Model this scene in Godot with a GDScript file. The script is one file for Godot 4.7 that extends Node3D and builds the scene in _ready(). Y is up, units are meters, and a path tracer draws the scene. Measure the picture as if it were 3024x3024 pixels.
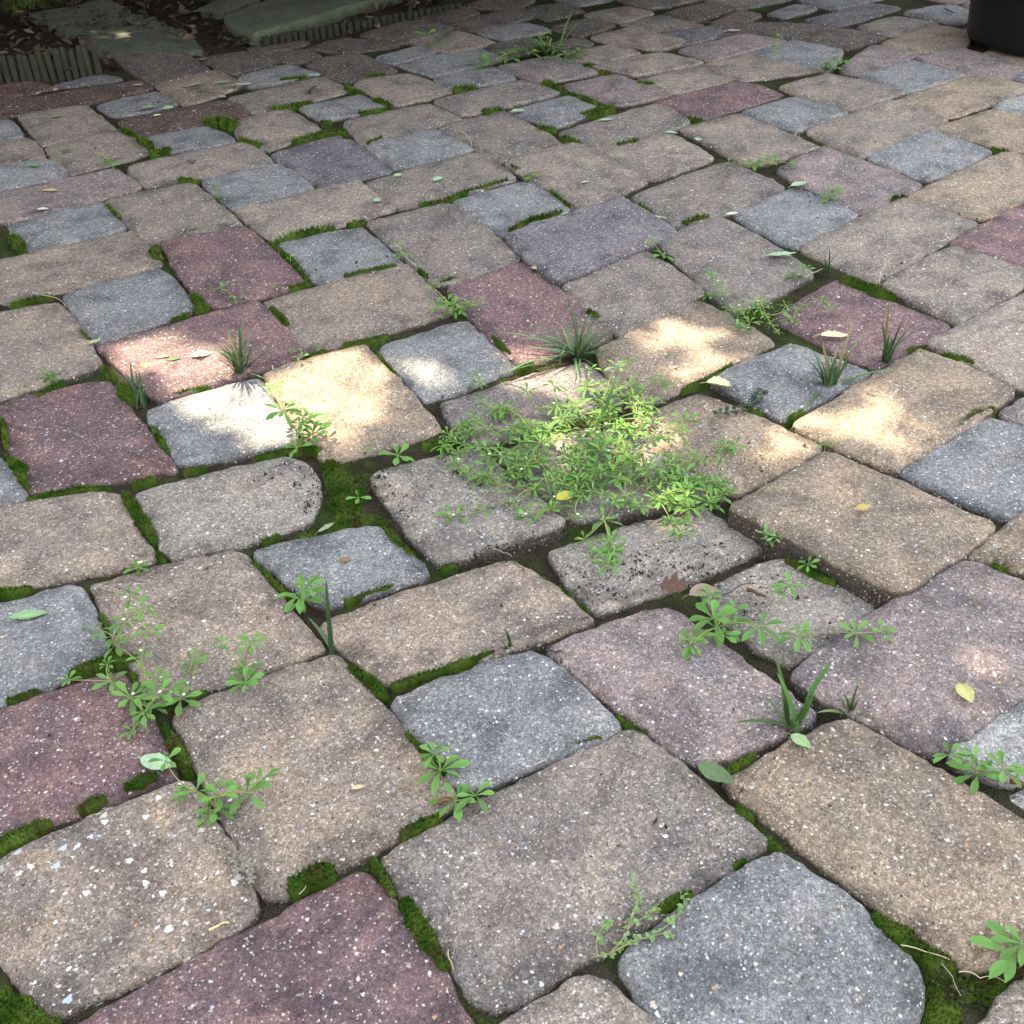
extends Node3D

# ---------------------------------------------------------------- mesh buffer
class Buf:
	var v := PackedVector3Array()
	var c := PackedColorArray()
	var uv := PackedVector2Array()
	var ix := PackedInt32Array()
	func add(p: Vector3, col := Color.WHITE, t := Vector2.ZERO) -> int:
		v.append(p); c.append(col); uv.append(t)
		return v.size() - 1
	func tri(a: int, b: int, d: int) -> void:
		ix.append(a); ix.append(b); ix.append(d)
	func quad(a: int, b: int, d: int, e: int) -> void:
		tri(a, b, d); tri(a, d, e)
	func mesh() -> ArrayMesh:
		var n := PackedVector3Array()
		n.resize(v.size())
		for i in range(0, ix.size(), 3):
			var a := v[ix[i]]
			var f := (v[ix[i + 2]] - a).cross(v[ix[i + 1]] - a)
			n[ix[i]] += f; n[ix[i + 1]] += f; n[ix[i + 2]] += f
		for i in n.size():
			n[i] = n[i].normalized() if n[i].length_squared() > 1e-30 else Vector3.UP
		var arr := []
		arr.resize(Mesh.ARRAY_MAX)
		arr[Mesh.ARRAY_VERTEX] = v; arr[Mesh.ARRAY_NORMAL] = n; arr[Mesh.ARRAY_COLOR] = c
		arr[Mesh.ARRAY_TEX_UV] = uv; arr[Mesh.ARRAY_INDEX] = ix
		var m := ArrayMesh.new()
		m.add_surface_from_arrays(Mesh.PRIMITIVE_TRIANGLES, arr)
		return m

var rng := RandomNumberGenerator.new()
var nz := FastNoiseLite.new()      # slow blotches
var nf := FastNoiseLite.new()      # fine wobble
var M: Dictionary = {}
var patio: Node3D
var joint: Buf                     # thin moss strips that fill joints
var crumbs_at: Array[Vector3] = []
var leaf_var: Array[ArrayMesh] = []
var whorl_var: Array[ArrayMesh] = []

func R(a: float, b: float) -> float:
	return rng.randf_range(a, b)

func numbered(called: String, parent: Node) -> String:
	if not parent.has_node(called):
		return called
	var key := "n_" + called
	var k: int = parent.get_meta(key, 0) + 1
	parent.set_meta(key, k)
	return "%s_%03d" % [called, k]

func put(called: String, mesh: Mesh, mat: Material, parent: Node = self) -> MeshInstance3D:
	var o := MeshInstance3D.new()
	o.name = numbered(called, parent)
	o.mesh = mesh
	o.material_override = mat
	parent.add_child(o, true)
	return o

func holder(called: String, at := Vector3.ZERO, parent: Node = self) -> Node3D:
	var o := Node3D.new()
	o.name = numbered(called, parent)
	parent.add_child(o, true)
	o.position = at
	return o

func tag(o: Node, label: String, category: String, group := "") -> void:
	o.set_meta("label", label)
	o.set_meta("category", category)
	if group != "":
		o.set_meta("group", group)

func structure(o: Node, label := "") -> void:
	o.set_meta("kind", "structure")
	if label != "":
		o.set_meta("label", label)

func mm(x: float, z: float, y := 0.0) -> Vector3:
	return Vector3(x * 0.001, y * 0.001, z * 0.001)

# ---------------------------------------------------------------- materials
func noise_image(seed_: int, freq: float, kind: int, size: int, octaves := 1, jitter := 1.0) -> PackedByteArray:
	var n := FastNoiseLite.new()
	n.seed = seed_
	n.noise_type = kind
	n.frequency = freq
	n.fractal_type = FastNoiseLite.FRACTAL_NONE if octaves == 1 else FastNoiseLite.FRACTAL_FBM
	n.fractal_octaves = octaves
	n.cellular_return_type = FastNoiseLite.RETURN_CELL_VALUE
	n.cellular_jitter = jitter
	return n.get_image(size, size, false, false, true).get_data()

func chip(rad: float, col: Color) -> Image:
	var s := int(ceil(rad)) * 2 + 3
	var im := Image.create(s, s, false, Image.FORMAT_RGBA8)
	var ph := R(0, TAU)
	var e := R(0.55, 0.95)
	for y in s:
		for x in s:
			var d := Vector2(x - s * 0.5 + 0.5, y - s * 0.5 + 0.5)
			var a := d.angle() - ph
			var r := rad * (1.0 + 0.18 * sin(a * 3.0 + ph) + 0.12 * sin(a * 5.0)) * (e / sqrt(pow(e * cos(a), 2) + pow(sin(a), 2)))
			var k := clampf(r - d.length() + 0.5, 0, 1)
			var sh := R(0.93, 1.03)
			im.set_pixel(x, y, Color(minf(col.r * sh, 1), minf(col.g * sh, 1), minf(col.b * sh, 1), k * col.a))
	return im

func concrete(seed_: int, coarse: float, contrast: float) -> Array:
	var S := 2048
	var a := noise_image(seed_, 0.36, FastNoiseLite.TYPE_CELLULAR, S)
	var b := noise_image(seed_ + 1, 0.17, FastNoiseLite.TYPE_CELLULAR, S)
	var c := noise_image(seed_ + 2, 0.035, FastNoiseLite.TYPE_SIMPLEX, S, 3)
	var d := noise_image(seed_ + 3, 0.5, FastNoiseLite.TYPE_SIMPLEX, S)
	var lut := PackedByteArray()
	lut.resize(1024)
	for i in 1024:
		lut[i] = int(255.0 * pow(i / 1023.0, 1.0 / 2.2))
	var ga := PackedInt32Array()
	var gb := PackedInt32Array()
	ga.resize(256); gb.resize(256)
	for i in 256:
		var t := i / 255.0
		ga[i] = int(contrast * (-165.0 + 250.0 * t + 230.0 * pow(t, 7)))
		gb[i] = int(contrast * (-70.0 + 120.0 * t + 290.0 * pow(t, 14)))
	var out := PackedByteArray()
	out.resize(S * S * 3)
	var hgt := PackedByteArray()
	hgt.resize(S * S)
	var o := 0
	for i in S * S:
		var v := 330 + ga[a[i]] + gb[b[i]] + (c[i] - 128) / 2 + (d[i] - 128) * 3 / 4
		v = clampi(v, 40, 1000)
		var q := lut[v]
		out[o] = q
		out[o + 1] = q
		out[o + 2] = lut[clampi(v + (a[i] - 128) / 8, 0, 1000)]
		o += 3
		hgt[i] = clampi((a[i] + b[i] + b[i] + c[i] + d[i]) / 5, 0, 255)
	var im := Image.create_from_data(S, S, false, Image.FORMAT_RGB8, out)
	var over := Image.create(S, S, false, Image.FORMAT_RGBA8)
	over.fill(Color(0.8, 0.78, 0.75, 0.0))
	var cols := [Color(0.88, 0.87, 0.84), Color(0.86, 0.82, 0.76), Color(0.80, 0.74, 0.66), Color(0.72, 0.77, 0.83), Color(0.86, 0.86, 0.87), Color(0.70, 0.67, 0.64)]
	var chips := []
	for k in 60:
		var col: Color = cols[k % 6]
		col.a = R(0.5, 0.85) if k < 28 else R(0.7, 1.0)
		var rad := R(1.4, 2.4) if k < 28 else R(2.6, 4.2) if k < 48 else R(4.6, 7.5) * (1.0 if coarse < 2.0 else 1.25)
		chips.append(chip(rad, col))
	for k in 6:
		chips.append(chip(R(2, 4.5), Color(0.78, 0.6, 0.36, 0.8)))
	for k in 14:
		chips.append(chip(R(1.3, 3.2), Color(0.2, 0.19, 0.19, 0.8)))
	var counts := [[0, 28, 14000], [28, 48, 1150 * coarse], [48, 60, 45 * coarse * coarse * coarse], [60, 66, 90], [66, 80, 2600]]
	for g in counts:
		for k in int(g[2]):
			var ch: Image = chips[rng.randi_range(g[0], g[1] - 1)]
			over.blend_rect(ch, Rect2i(Vector2i.ZERO, ch.get_size()), Vector2i(rng.randi_range(0, S - 20), rng.randi_range(0, S - 20)))
	var him := Image.create_from_data(S, S, false, Image.FORMAT_L8, hgt)
	return [ImageTexture.create_from_image(im), ImageTexture.create_from_image(him), ImageTexture.create_from_image(over)]

func mat(vertex := true, rough := 0.9, col := Color.WHITE) -> StandardMaterial3D:
	var m := StandardMaterial3D.new()
	m.vertex_color_use_as_albedo = vertex
	m.albedo_color = col
	m.roughness = rough
	m.metallic_specular = 0.35
	m.cull_mode = BaseMaterial3D.CULL_DISABLED
	return m

func make_materials() -> void:
	var t1 := concrete(11, 1.0, 0.68)
	var t2 := concrete(57, 2.1, 0.7)
	for k in 2:
		var m := mat(true, 0.86)
		m.metallic_specular = 0.4
		m.albedo_texture = [t1, t2][k][0]
		m.heightmap_enabled = true
		m.heightmap_texture = [t1, t2][k][1]
		m.heightmap_scale = 0.16
		m.detail_enabled = true
		m.detail_albedo = [t1, t2][k][2]
		m.detail_blend_mode = BaseMaterial3D.BLEND_MODE_MIX
		M["stone%d" % k] = m
	var nt := NoiseTexture2D.new()
	nt.width = 512; nt.height = 512; nt.seamless = true
	var n := FastNoiseLite.new()
	n.frequency = 0.06; n.fractal_octaves = 4
	nt.noise = n
	var soil := mat(true, 0.97)
	soil.metallic_specular = 0.2
	soil.uv1_triplanar = true
	soil.uv1_world_triplanar = true
	soil.uv1_scale = Vector3(9, 9, 9)
	soil.heightmap_enabled = true
	soil.heightmap_texture = nt
	soil.heightmap_scale = 0.6
	M.soil = soil
	var slate := mat(true, 0.8)
	slate.uv1_triplanar = true
	slate.uv1_world_triplanar = true
	slate.uv1_scale = Vector3(4, 4, 4)
	slate.heightmap_enabled = true
	slate.heightmap_texture = nt
	slate.heightmap_scale = 0.4
	var nt2 := NoiseTexture2D.new()
	nt2.width = 512; nt2.height = 512; nt2.seamless = true
	var n2 := FastNoiseLite.new()
	n2.frequency = 0.02; n2.fractal_octaves = 6; n2.seed = 5
	nt2.noise = n2
	var g := Gradient.new()
	g.set_color(0, Color(0.72, 0.74, 0.7)); g.set_color(1, Color(1, 1, 0.98))
	nt2.color_ramp = g
	slate.albedo_texture = nt2
	M.slate = slate
	M.moss = mat(true, 1.0)
	M.moss.metallic_specular = 0.1
	M.moss.backlight_enabled = true
	M.moss.backlight = Color(0.15, 0.2, 0.04)
	var lf := mat(true, 0.55)
	lf.backlight_enabled = true
	lf.backlight = Color(0.35, 0.45, 0.2)
	M.leaf = lf
	var gr := mat(true, 0.5)
	gr.backlight_enabled = true
	gr.backlight = Color(0.2, 0.3, 0.15)
	M.grass = gr
	var dry := mat(true, 0.75)
	dry.backlight_enabled = true
	dry.backlight = Color(0.2, 0.2, 0.14)
	M.dry = dry
	M.stem = mat(true, 0.7)
	M.chip = mat(true, 0.95)
	M.petal = mat(false, 0.7, Color(0.9, 0.91, 0.88))
	M.plastic = mat(false, 0.42, Color(0.055, 0.058, 0.065))
	M.bark = mat(true, 0.95)
	M.added_wall_mat = mat(false, 0.8, Color(0.42, 0.41, 0.39))

# ---------------------------------------------------------------- pavers
var TONE := {
	"T": [Color(0.812, 0.672, 0.560), Color(0.622, 0.543, 0.476), Color(0.966, 0.801, 0.633)],
	"W": [Color(0.846, 0.672, 0.532), Color(0.638, 0.538, 0.459), Color(0.980, 0.784, 0.594)],
	"U": [Color(0.840, 0.750, 0.650), Color(0.700, 0.638, 0.566), Color(0.952, 0.854, 0.742)],
	"O": [Color(0.890, 0.686, 0.498), Color(0.664, 0.538, 0.420), Color(0.986, 0.770, 0.560)],
	"B": [Color(0.650, 0.560, 0.493), Color(0.510, 0.456, 0.420), Color(0.812, 0.672, 0.546)],
	"G": [Color(0.658, 0.661, 0.672), Color(0.538, 0.540, 0.554), Color(0.756, 0.756, 0.762)],
	"L": [Color(0.924, 0.910, 0.868), Color(0.728, 0.728, 0.714), Color(1.008, 0.980, 0.896)],
	"P": [Color(0.560, 0.342, 0.347), Color(0.420, 0.286, 0.302), Color(0.756, 0.476, 0.448)],
	"K": [Color(0.734, 0.588, 0.560), Color(0.532, 0.470, 0.470), Color(0.938, 0.686, 0.622)],
	"V": [Color(0.490, 0.448, 0.482), Color(0.392, 0.364, 0.398), Color(0.560, 0.504, 0.532)],
	"D": [Color(0.350, 0.286, 0.246), Color(0.280, 0.235, 0.210), Color(0.420, 0.336, 0.280)],  # dirty brown far stones, their deep shade painted into the tone as well
	"R": [Color(0.336, 0.207, 0.168), Color(0.252, 0.179, 0.157), Color(0.420, 0.280, 0.196)],
	"sp": [Color(0.742, 0.594, 0.490), Color(0.574, 0.482, 0.420), Color(0.896, 0.700, 0.504)],
}

func outline(q: PackedVector2Array, rmin: float, rmax: float, seg: float) -> PackedVector2Array:
	var n := q.size()
	var out := PackedVector2Array()
	var rad := PackedFloat32Array()
	for i in n:
		var l := minf(q[i].distance_to(q[(i + 1) % n]), q[i].distance_to(q[(i + n - 1) % n]))
		rad.append(minf(R(rmin, rmax), l * 0.33))
	for i in n:
		var p := q[i]
		var a := p + (q[(i + n - 1) % n] - p).normalized() * rad[i]
		var b := p + (q[(i + 1) % n] - p).normalized() * rad[i]
		for k in 6:
			var t := k / 5.0
			var m := p.lerp((a + b) * 0.5, 0.12)
			out.append(a.lerp(m, t).lerp(m.lerp(b, t), t))
		var e := q[(i + 1) % n] + (p - q[(i + 1) % n]).normalized() * rad[(i + 1) % n]
		var cnt := int(b.distance_to(e) / seg)
		var bul := R(0.0008, 0.0052) * minf(1.0, b.distance_to(e) / 0.1)
		var nor := (e - b).normalized().rotated(-PI / 2)
		for k in range(1, cnt):
			var t := float(k) / cnt
			out.append(b.lerp(e, t) + nor * bul * 4.0 * t * (1.0 - t))
	return out

func paver(tone: String, lift: float, pts: Array, tilt := Vector2.ZERO, into: Buf = null) -> void:
	var q := PackedVector2Array()
	for i in range(0, pts.size(), 2):
		q.append(Vector2(pts[i], pts[i + 1]) * 0.001)
	var cen := Vector2.ZERO
	for p in q:
		cen += p
	cen /= q.size()
	var far := clampf((-cen.y - 0.9) / 2.0, 0.0, 1.0)
	var o := outline(q, lerpf(0.008, 0.014, far), lerpf(0.021, 0.032, far), lerpf(0.007, 0.016, far))
	var n := o.size()
	var T: Array = TONE[tone]
	var sd := R(0, 1000)
	var wob := PackedVector2Array()
	var nrm := PackedVector2Array()
	for i in n:
		var d := (o[(i + 1) % n] - o[(i + n - 1) % n]).normalized()
		nrm.append(Vector2(d.y, -d.x))
	for i in n:
		var p := o[i] * 1000.0
		wob.append(o[i] + nrm[i] * (nf.get_noise_2d(p.x * 0.9 + sd, p.y * 0.9) * 0.0026 + nf.get_noise_2d(p.x * 3.5, p.y * 3.5 + sd) * 0.0017))
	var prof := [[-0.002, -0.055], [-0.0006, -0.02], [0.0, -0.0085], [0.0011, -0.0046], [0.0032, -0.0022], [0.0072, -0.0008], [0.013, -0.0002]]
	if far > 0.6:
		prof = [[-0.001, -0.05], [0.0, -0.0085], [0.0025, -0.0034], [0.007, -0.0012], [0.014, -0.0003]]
	var shrink := [0.87, 0.72, 0.55, 0.36, 0.18]
	var B := Buf.new()
	var rot := R(0, TAU)
	var off := Vector2(R(0.27, 0.73), R(0.27, 0.73))
	var mixo := R(-0.25, 0.25)
	var val := R(0.93, 1.07)
	var c0: Color = T[0]
	var c1: Color = T[1]
	var c2: Color = T[2]
	var rings := prof.size() + shrink.size()
	for k in rings:
		for i in n:
			var p: Vector2
			var y := 0.0
			var ext := 0.0
			if k < prof.size():
				p = wob[i] - nrm[i] * prof[k][0]
				y = prof[k][1] + nf.get_noise_2d(p.x * 1500.0 + sd, p.y * 1500.0) * 0.0009
				ext = -y * 0.8
			else:
				var f: float = shrink[k - prof.size()]
				p = cen + (wob[i] - nrm[i] * 0.013 - cen) * f
				y = 0.0012 * (1.0 - f)
			var w := p * 1000.0
			y += nf.get_noise_2d(w.x * 0.55 + sd, w.y * 0.55) * 0.0016 + nf.get_noise_2d(w.x * 2.2 + sd, w.y * 2.2) * 0.0006
			y += lift + (p - cen).dot(tilt)
			var g := clampf(nz.get_noise_2d(w.x * 0.55 + sd * 7.0, w.y * 0.55) * 1.5 + 0.5 + mixo, 0, 1)
			var g2 := clampf(nz.get_noise_2d(w.x * 1.5 - sd * 5.0, w.y * 1.5) * 2.2 - 0.25, 0, 1)
			var col := c0.lerp(c1, g).lerp(c2, g2 * 0.75)
			var edge := 1.0
			if k >= 3 and k < prof.size():
				edge = 0.86 + 0.16 * clampf(nf.get_noise_2d(w.x * 0.8, w.y * 0.8 + sd) * 3.0, -0.8, 1.0)
			var stain := smoothstep(0.08, 0.5, nz.get_noise_2d(w.x * 1.1 + sd * 3.0, w.y * 1.1 - sd))
			col = col.lerp(col * Color(0.56, 0.56, 0.59), stain * 0.8)
			var light := smoothstep(0.2, 0.55, nz.get_noise_2d(w.x * 0.8 - sd * 2.0, w.y * 0.8 + sd * 4.0))
			col = col.lerp(col * Color(1.22, 1.15, 1.08), light * 0.7)
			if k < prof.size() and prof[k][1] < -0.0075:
				col = col.lerp(Color(0.16, 0.13, 0.095) if prof[k][1] > -0.012 else Color(0.075, 0.06, 0.045), 0.85)  # sides: joint dirt, with the shade of the gap painted in
			col = col * (val * edge * (1.0 + 0.10 * nz.get_noise_2d(w.x * 4.0, w.y * 4.0 + sd)))
			var u := ((p - cen) + nrm[i] * ext).rotated(rot) / lerpf(0.8, 0.95, far) + off
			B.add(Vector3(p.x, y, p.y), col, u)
	var ci := B.add(Vector3(cen.x, lift + 0.0012, cen.y), B.c[(rings - 1) * n], off)
	for k in rings - 1:
		for i in n:
			var j := (i + 1) % n
			B.quad(k * n + i, k * n + j, (k + 1) * n + j, (k + 1) * n + i)
	for i in n:
		B.tri((rings - 1) * n + i, (rings - 1) * n + (i + 1) % n, ci)
	for k in 9:
		var j := rng.randi_range(0, n - 1)
		var e := wob[j] + nrm[j] * R(0.0, 0.005)
		crumbs_at.append(Vector3(e.x, 0.0, e.y))
	if into != null:
		var f := into.v.size()
		into.v.append_array(B.v); into.c.append_array(B.c); into.uv.append_array(B.uv)
		for i in B.ix:
			into.ix.append(i + f)
		return
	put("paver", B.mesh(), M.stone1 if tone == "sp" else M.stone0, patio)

# ---------------------------------------------------------------- moss
func moss_color(p: Vector3) -> Color:
	var g := clampf(nf.get_noise_2d(p.x * 900.0, p.z * 900.0) * 1.3 + 0.5, 0, 1)
	var c := Color(0.036, 0.080, 0.012).lerp(Color(0.090, 0.142, 0.026), g)
	var b := clampf(nz.get_noise_2d(p.x * 2500.0, p.z * 2500.0) * 2.5 - 0.35, 0, 1)
	return c.lerp(Color(0.075, 0.065, 0.025), b * 0.7)

# a cushion swept along a line of [x, z, half width] in mm
func moss_into(B: Buf, line: Array, rise: float, fuzz: float, base := -0.02) -> void:
	var pts: Array[Vector3] = []
	for i in range(0, line.size(), 3):
		pts.append(Vector3(line[i], line[i + 1], line[i + 2]) * 0.001)
	if pts.size() == 1:
		var p := pts[0]
		pts = [p - Vector3(p.z * 0.4, 0, 0), p + Vector3(p.z * 0.4, 0, 0)]
	var step := 0.004 if -pts[0].y < 1.3 else 0.008
	var path: Array[Vector3] = []
	for i in pts.size() - 1:
		var a := pts[i]
		var b := pts[i + 1]
		var k := maxi(2, int(Vector2(a.x, a.y).distance_to(Vector2(b.x, b.y)) / step))
		for j in k:
			path.append(a.lerp(b, float(j) / k))
	path.append(pts[-1])
	var cap := PackedFloat32Array()
	for i in path.size():
		cap.append(1.0)
	var wcap := pts[0].z
	var d0 := (Vector2(pts[0].x - pts[1].x, pts[0].y - pts[1].y)).normalized()
	var d1 := (Vector2(pts[-1].x - pts[-2].x, pts[-1].y - pts[-2].y)).normalized()
	for j in range(1, 6):
		var t := j / 5.0
		cap.insert(0, sqrt(maxf(0.0, 1.0 - t * t)))
		cap.append(cap[0])
		path.push_front(Vector3(pts[0].x + d0.x * wcap * t, pts[0].y + d0.y * wcap * t, pts[0].z * sqrt(maxf(0.0, 1.0 - t * t)) + 0.0004))
		path.push_back(Vector3(pts[-1].x + d1.x * pts[-1].z * t, pts[-1].y + d1.y * pts[-1].z * t, pts[-1].z * sqrt(maxf(0.0, 1.0 - t * t)) + 0.0004))
	var cols := 9
	for i in path.size():
		path[i].z *= 0.45 + 0.75 * pow(sin(PI * (0.06 + 0.88 * i / maxf(1.0, path.size() - 1.0))), 0.7)
	var first := B.v.size()
	var sd := R(0, 500)
	for i in path.size():
		var a := path[maxi(i - 1, 0)]
		var b := path[mini(i + 1, path.size() - 1)]
		var d := Vector2(b.x - a.x, b.y - a.y).normalized()
		var s := Vector2(-d.y, d.x)
		for j in cols:
			var t := -1.0 + 2.0 * j / (cols - 1)
			var w := path[i].z * (1.0 + 0.8 * nf.get_noise_2d(i * 11.0 + sd, 300.0 * signf(t)))
			var x := path[i].x + s.x * w * t
			var z := path[i].y + s.y * w * t
			var hgt := rise * (0.7 + 0.6 * nf.get_noise_2d(x * 700.0 + sd, z * 700.0)) * lerpf(0.4, 1.0, clampf(w / 0.008, 0.0, 1.0))
			var y := base + (hgt - base) * pow(maxf(0.0, 1.0 - pow(absf(t), 2.4)), 0.55) * pow(cap[i], 0.8)
			y += nf.get_noise_2d(x * 3500.0, z * 3500.0) * 0.0012
			var p := Vector3(x, y, z)
			B.add(p, moss_color(p) * 0.8)
	for i in path.size() - 1:
		for j in cols - 1:
			var a := first + i * cols + j
			B.quad(a, a + cols, a + cols + 1, a + 1)
	# short upright shoots
	var near := -pts[0].y < 1.6
	for i in path.size() - 1:
		var w := path[i].z
		var dens := (2.2 if near else 0.8) * fuzz
		var cnt := int(w * 2.0 * Vector2(path[i].x, path[i].y).distance_to(Vector2(path[i + 1].x, path[i + 1].y)) * 1.0e6 * dens * 0.42 + R(0, 1))
		for k in cnt:
			var a := first + i * cols + rng.randi_range(0, cols - 2)
			var p := B.v[a].lerp(B.v[a + cols + 1], rng.randf()).lerp(B.v[a + 1], rng.randf() * 0.6)
			if p.y < -0.013:
				continue
			var l := R(0.0022, 0.0048) * (1.0 if near else 1.7)
			var hw := R(0.0004, 0.0008) * (1.0 if near else 2.2)
			var yaw := R(0, TAU)
			var e := Vector3(cos(yaw), 0, sin(yaw)) * hw
			var tip := p + Vector3(R(-1, 1) * 0.6, 1.0, R(-1, 1) * 0.6) * l
			var cc := moss_color(p) * R(0.6, 1.6)
			var i0 := B.add(p - e, cc * 0.8)
			B.add(p + e, cc * 0.8)
			B.add(tip, cc * 1.15)
			B.tri(i0, i0 + 2, i0 + 1)

func cushion(label: String, rise: float, line: Array) -> void:
	var B := Buf.new()
	var n := line.size() / 3
	var at := mm(line[(n / 2) * 3], line[(n / 2) * 3 + 1])
	moss_into(B, line, rise * 0.001, 1.0)
	for i in B.v.size():
		B.v[i] -= at
	var o := put("moss_cushion", B.mesh(), M.moss)
	o.position = at
	tag(o, label, "moss", "moss cushions growing in the joints")

func strip(rise: float, line: Array) -> void:
	moss_into(joint, line, rise * 0.001, 0.8)

# ---------------------------------------------------------------- leaves and stems
const SPAT := [0.10, 0.17, 0.36, 0.72, 1.0, 0.84, 0.0]
const OVAL := [0.06, 0.5, 0.86, 1.0, 0.82, 0.45, 0.0]
const BLADE := [0.75, 0.95, 1.0, 0.9, 0.7, 0.42, 0.0]

func leaf_into(B: Buf, xf: Transform3D, ln: float, wd: float, up: float, droop: float, col: Color, prof: Array, twist := 0.0, fold := 0.18) -> void:
	var n := prof.size()
	var f := B.v.size()
	for i in n:
		var t := i / float(n - 1)
		var hw: float = wd * 0.5 * prof[i]
		var x := ln * t
		var y := ln * (up * t - droop * t * t)
		var tw := twist * t
		for s in [-1.0, 0.0, 1.0]:
			var side := Vector3(0, absf(s) * hw * fold * 2.0, s * hw).rotated(Vector3.RIGHT, tw)
			var shade := 0.88 if s == 0.0 else 1.0
			B.add(xf * (Vector3(x, y, 0) + side), col * (shade * (0.9 + 0.2 * t)))
	for i in n - 1:
		for s in 2:
			var a := f + i * 3 + s
			B.quad(a, a + 3, a + 4, a + 1)

func stem_into(B: Buf, pts: Array, r0: float, r1: float, col: Color) -> void:
	var f := B.v.size()
	var n := pts.size()
	for i in n:
		var d: Vector3 = (pts[mini(i + 1, n - 1)] - pts[maxi(i - 1, 0)]).normalized()
		var u := d.cross(Vector3(0.3, 1, 0.2)).normalized()
		var w := d.cross(u)
		var r := lerpf(r0, r1, float(i) / maxf(1, n - 1))
		for k in 5:
			var a := TAU * k / 5
			B.add(pts[i] + (u * cos(a) + w * sin(a)) * r, col)
	for i in n - 1:
		for k in 5:
			B.quad(f + i * 5 + k, f + i * 5 + (k + 1) % 5, f + (i + 1) * 5 + (k + 1) % 5, f + (i + 1) * 5 + k)

func arc(a: Vector3, b: Vector3, bow: float, n := 6) -> Array:
	var out := []
	var side := (b - a).cross(Vector3.UP).normalized() * R(-0.12, 0.12) * a.distance_to(b)
	for i in n + 1:
		var t := i / float(n)
		out.append(a.lerp(b, t) + (Vector3.UP * bow + side) * 4.0 * t * (1.0 - t))
	return out

func make_leaves() -> void:
	for k in 6:
		var B := Buf.new()
		leaf_into(B, Transform3D.IDENTITY, 1.0, R(0.26, 0.34), R(0.12, 0.4), R(0.15, 0.5), Color(0.115, 0.245, 0.055) * R(0.75, 1.25), SPAT, R(-0.3, 0.3))
		leaf_var.append(B.mesh())
	for k in 9:
		var B := Buf.new()
		var n := rng.randi_range(5, 8)
		var ph := R(0, TAU)
		for i in n:
			var a := ph + TAU * i / n + R(-0.35, 0.35)
			leaf_into(B, Transform3D(Basis(Vector3.UP, a), Vector3.ZERO), R(0.65, 1.1), R(0.16, 0.25), R(0.0, 0.5), R(0.15, 0.5), Color(0.118, 0.245, 0.052) * R(0.6, 1.3), SPAT, R(-0.4, 0.4))
		for i in 4:
			leaf_into(B, Transform3D(Basis(Vector3.UP, R(0, TAU)), Vector3.ZERO), R(0.25, 0.5), 0.1, R(0.5, 1.3), 0.2, Color(0.2, 0.37, 0.08), SPAT)
		whorl_var.append(B.mesh())

# whorl list: [x, z, height, size] in mm; the first entry is the root
func weed(called: String, label: String, category: String, whorls: Array, fine: bool, n_leaf := 6, flowers := 0) -> Node3D:
	var root := mm(whorls[0][0], whorls[0][1])
	var o := holder(called, root)
	tag(o, label, category)
	var S := Buf.new()
	var spots: Array[Vector3] = [Vector3(0, -0.006, 0)]
	for k in whorls.size():
		var w: Array = whorls[k]
		var at := mm(w[0], w[1], w[2]) - root
		if k > 0 or w[2] > 3:
			var best := 0
			var bd := 1e9
			for j in spots.size():
				var d := spots[j].distance_to(at) + (0.35 * spots[j].length())
				if d < bd and spots[j].length() < at.length() + 0.001:
					bd = d; best = j
			stem_into(S, arc(spots[best], at, R(0.0, 0.004)), 0.0007, 0.00045, Color(0.26, 0.25, 0.10) * R(0.8, 1.2))
		spots.append(at)
		var size: float = w[3] * 0.001
		if fine:
			var c := put("leaf_whorl", whorl_var[rng.randi_range(0, 8)], M.leaf, o)
			c.transform = Transform3D(Basis.from_euler(Vector3(R(-0.3, 0.3), R(0, TAU), R(-0.3, 0.3))).scaled(Vector3.ONE * size * R(0.95, 1.5)), at)
		else:
			var c := holder("leaf_whorl", at, o)
			c.rotation = Vector3(R(-0.2, 0.2), R(0, TAU), R(-0.2, 0.2))
			var cnt := n_leaf + rng.randi_range(-1, 1)
			for i in cnt:
				var l := put("leaf", leaf_var[rng.randi_range(0, 5)], M.leaf, c)
				var s := size * R(0.85, 1.3)
				l.transform = Transform3D(Basis.from_euler(Vector3(R(-0.2, 0.2), TAU * i / cnt + R(-0.3, 0.3), R(-0.15, 0.3))).scaled(Vector3.ONE * s), Vector3.ZERO)
	if S.ix.size() > 0:
		put("stem", S.mesh(), M.stem, o)
	if flowers > 0:
		for k in flowers:
			var F := Buf.new()
			var at := spots[rng.randi_range(1, spots.size() - 1)] + Vector3(R(-4, 4), R(2, 6), R(-4, 4)) * 0.001
			for i in 5:
				leaf_into(F, Transform3D(Basis(Vector3.UP, TAU * i / 5), at), 0.0018, 0.0010, 0.5, 0.2, Color.WHITE, OVAL)
			put("flower", F.mesh(), M.petal, o)
	return o

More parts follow.
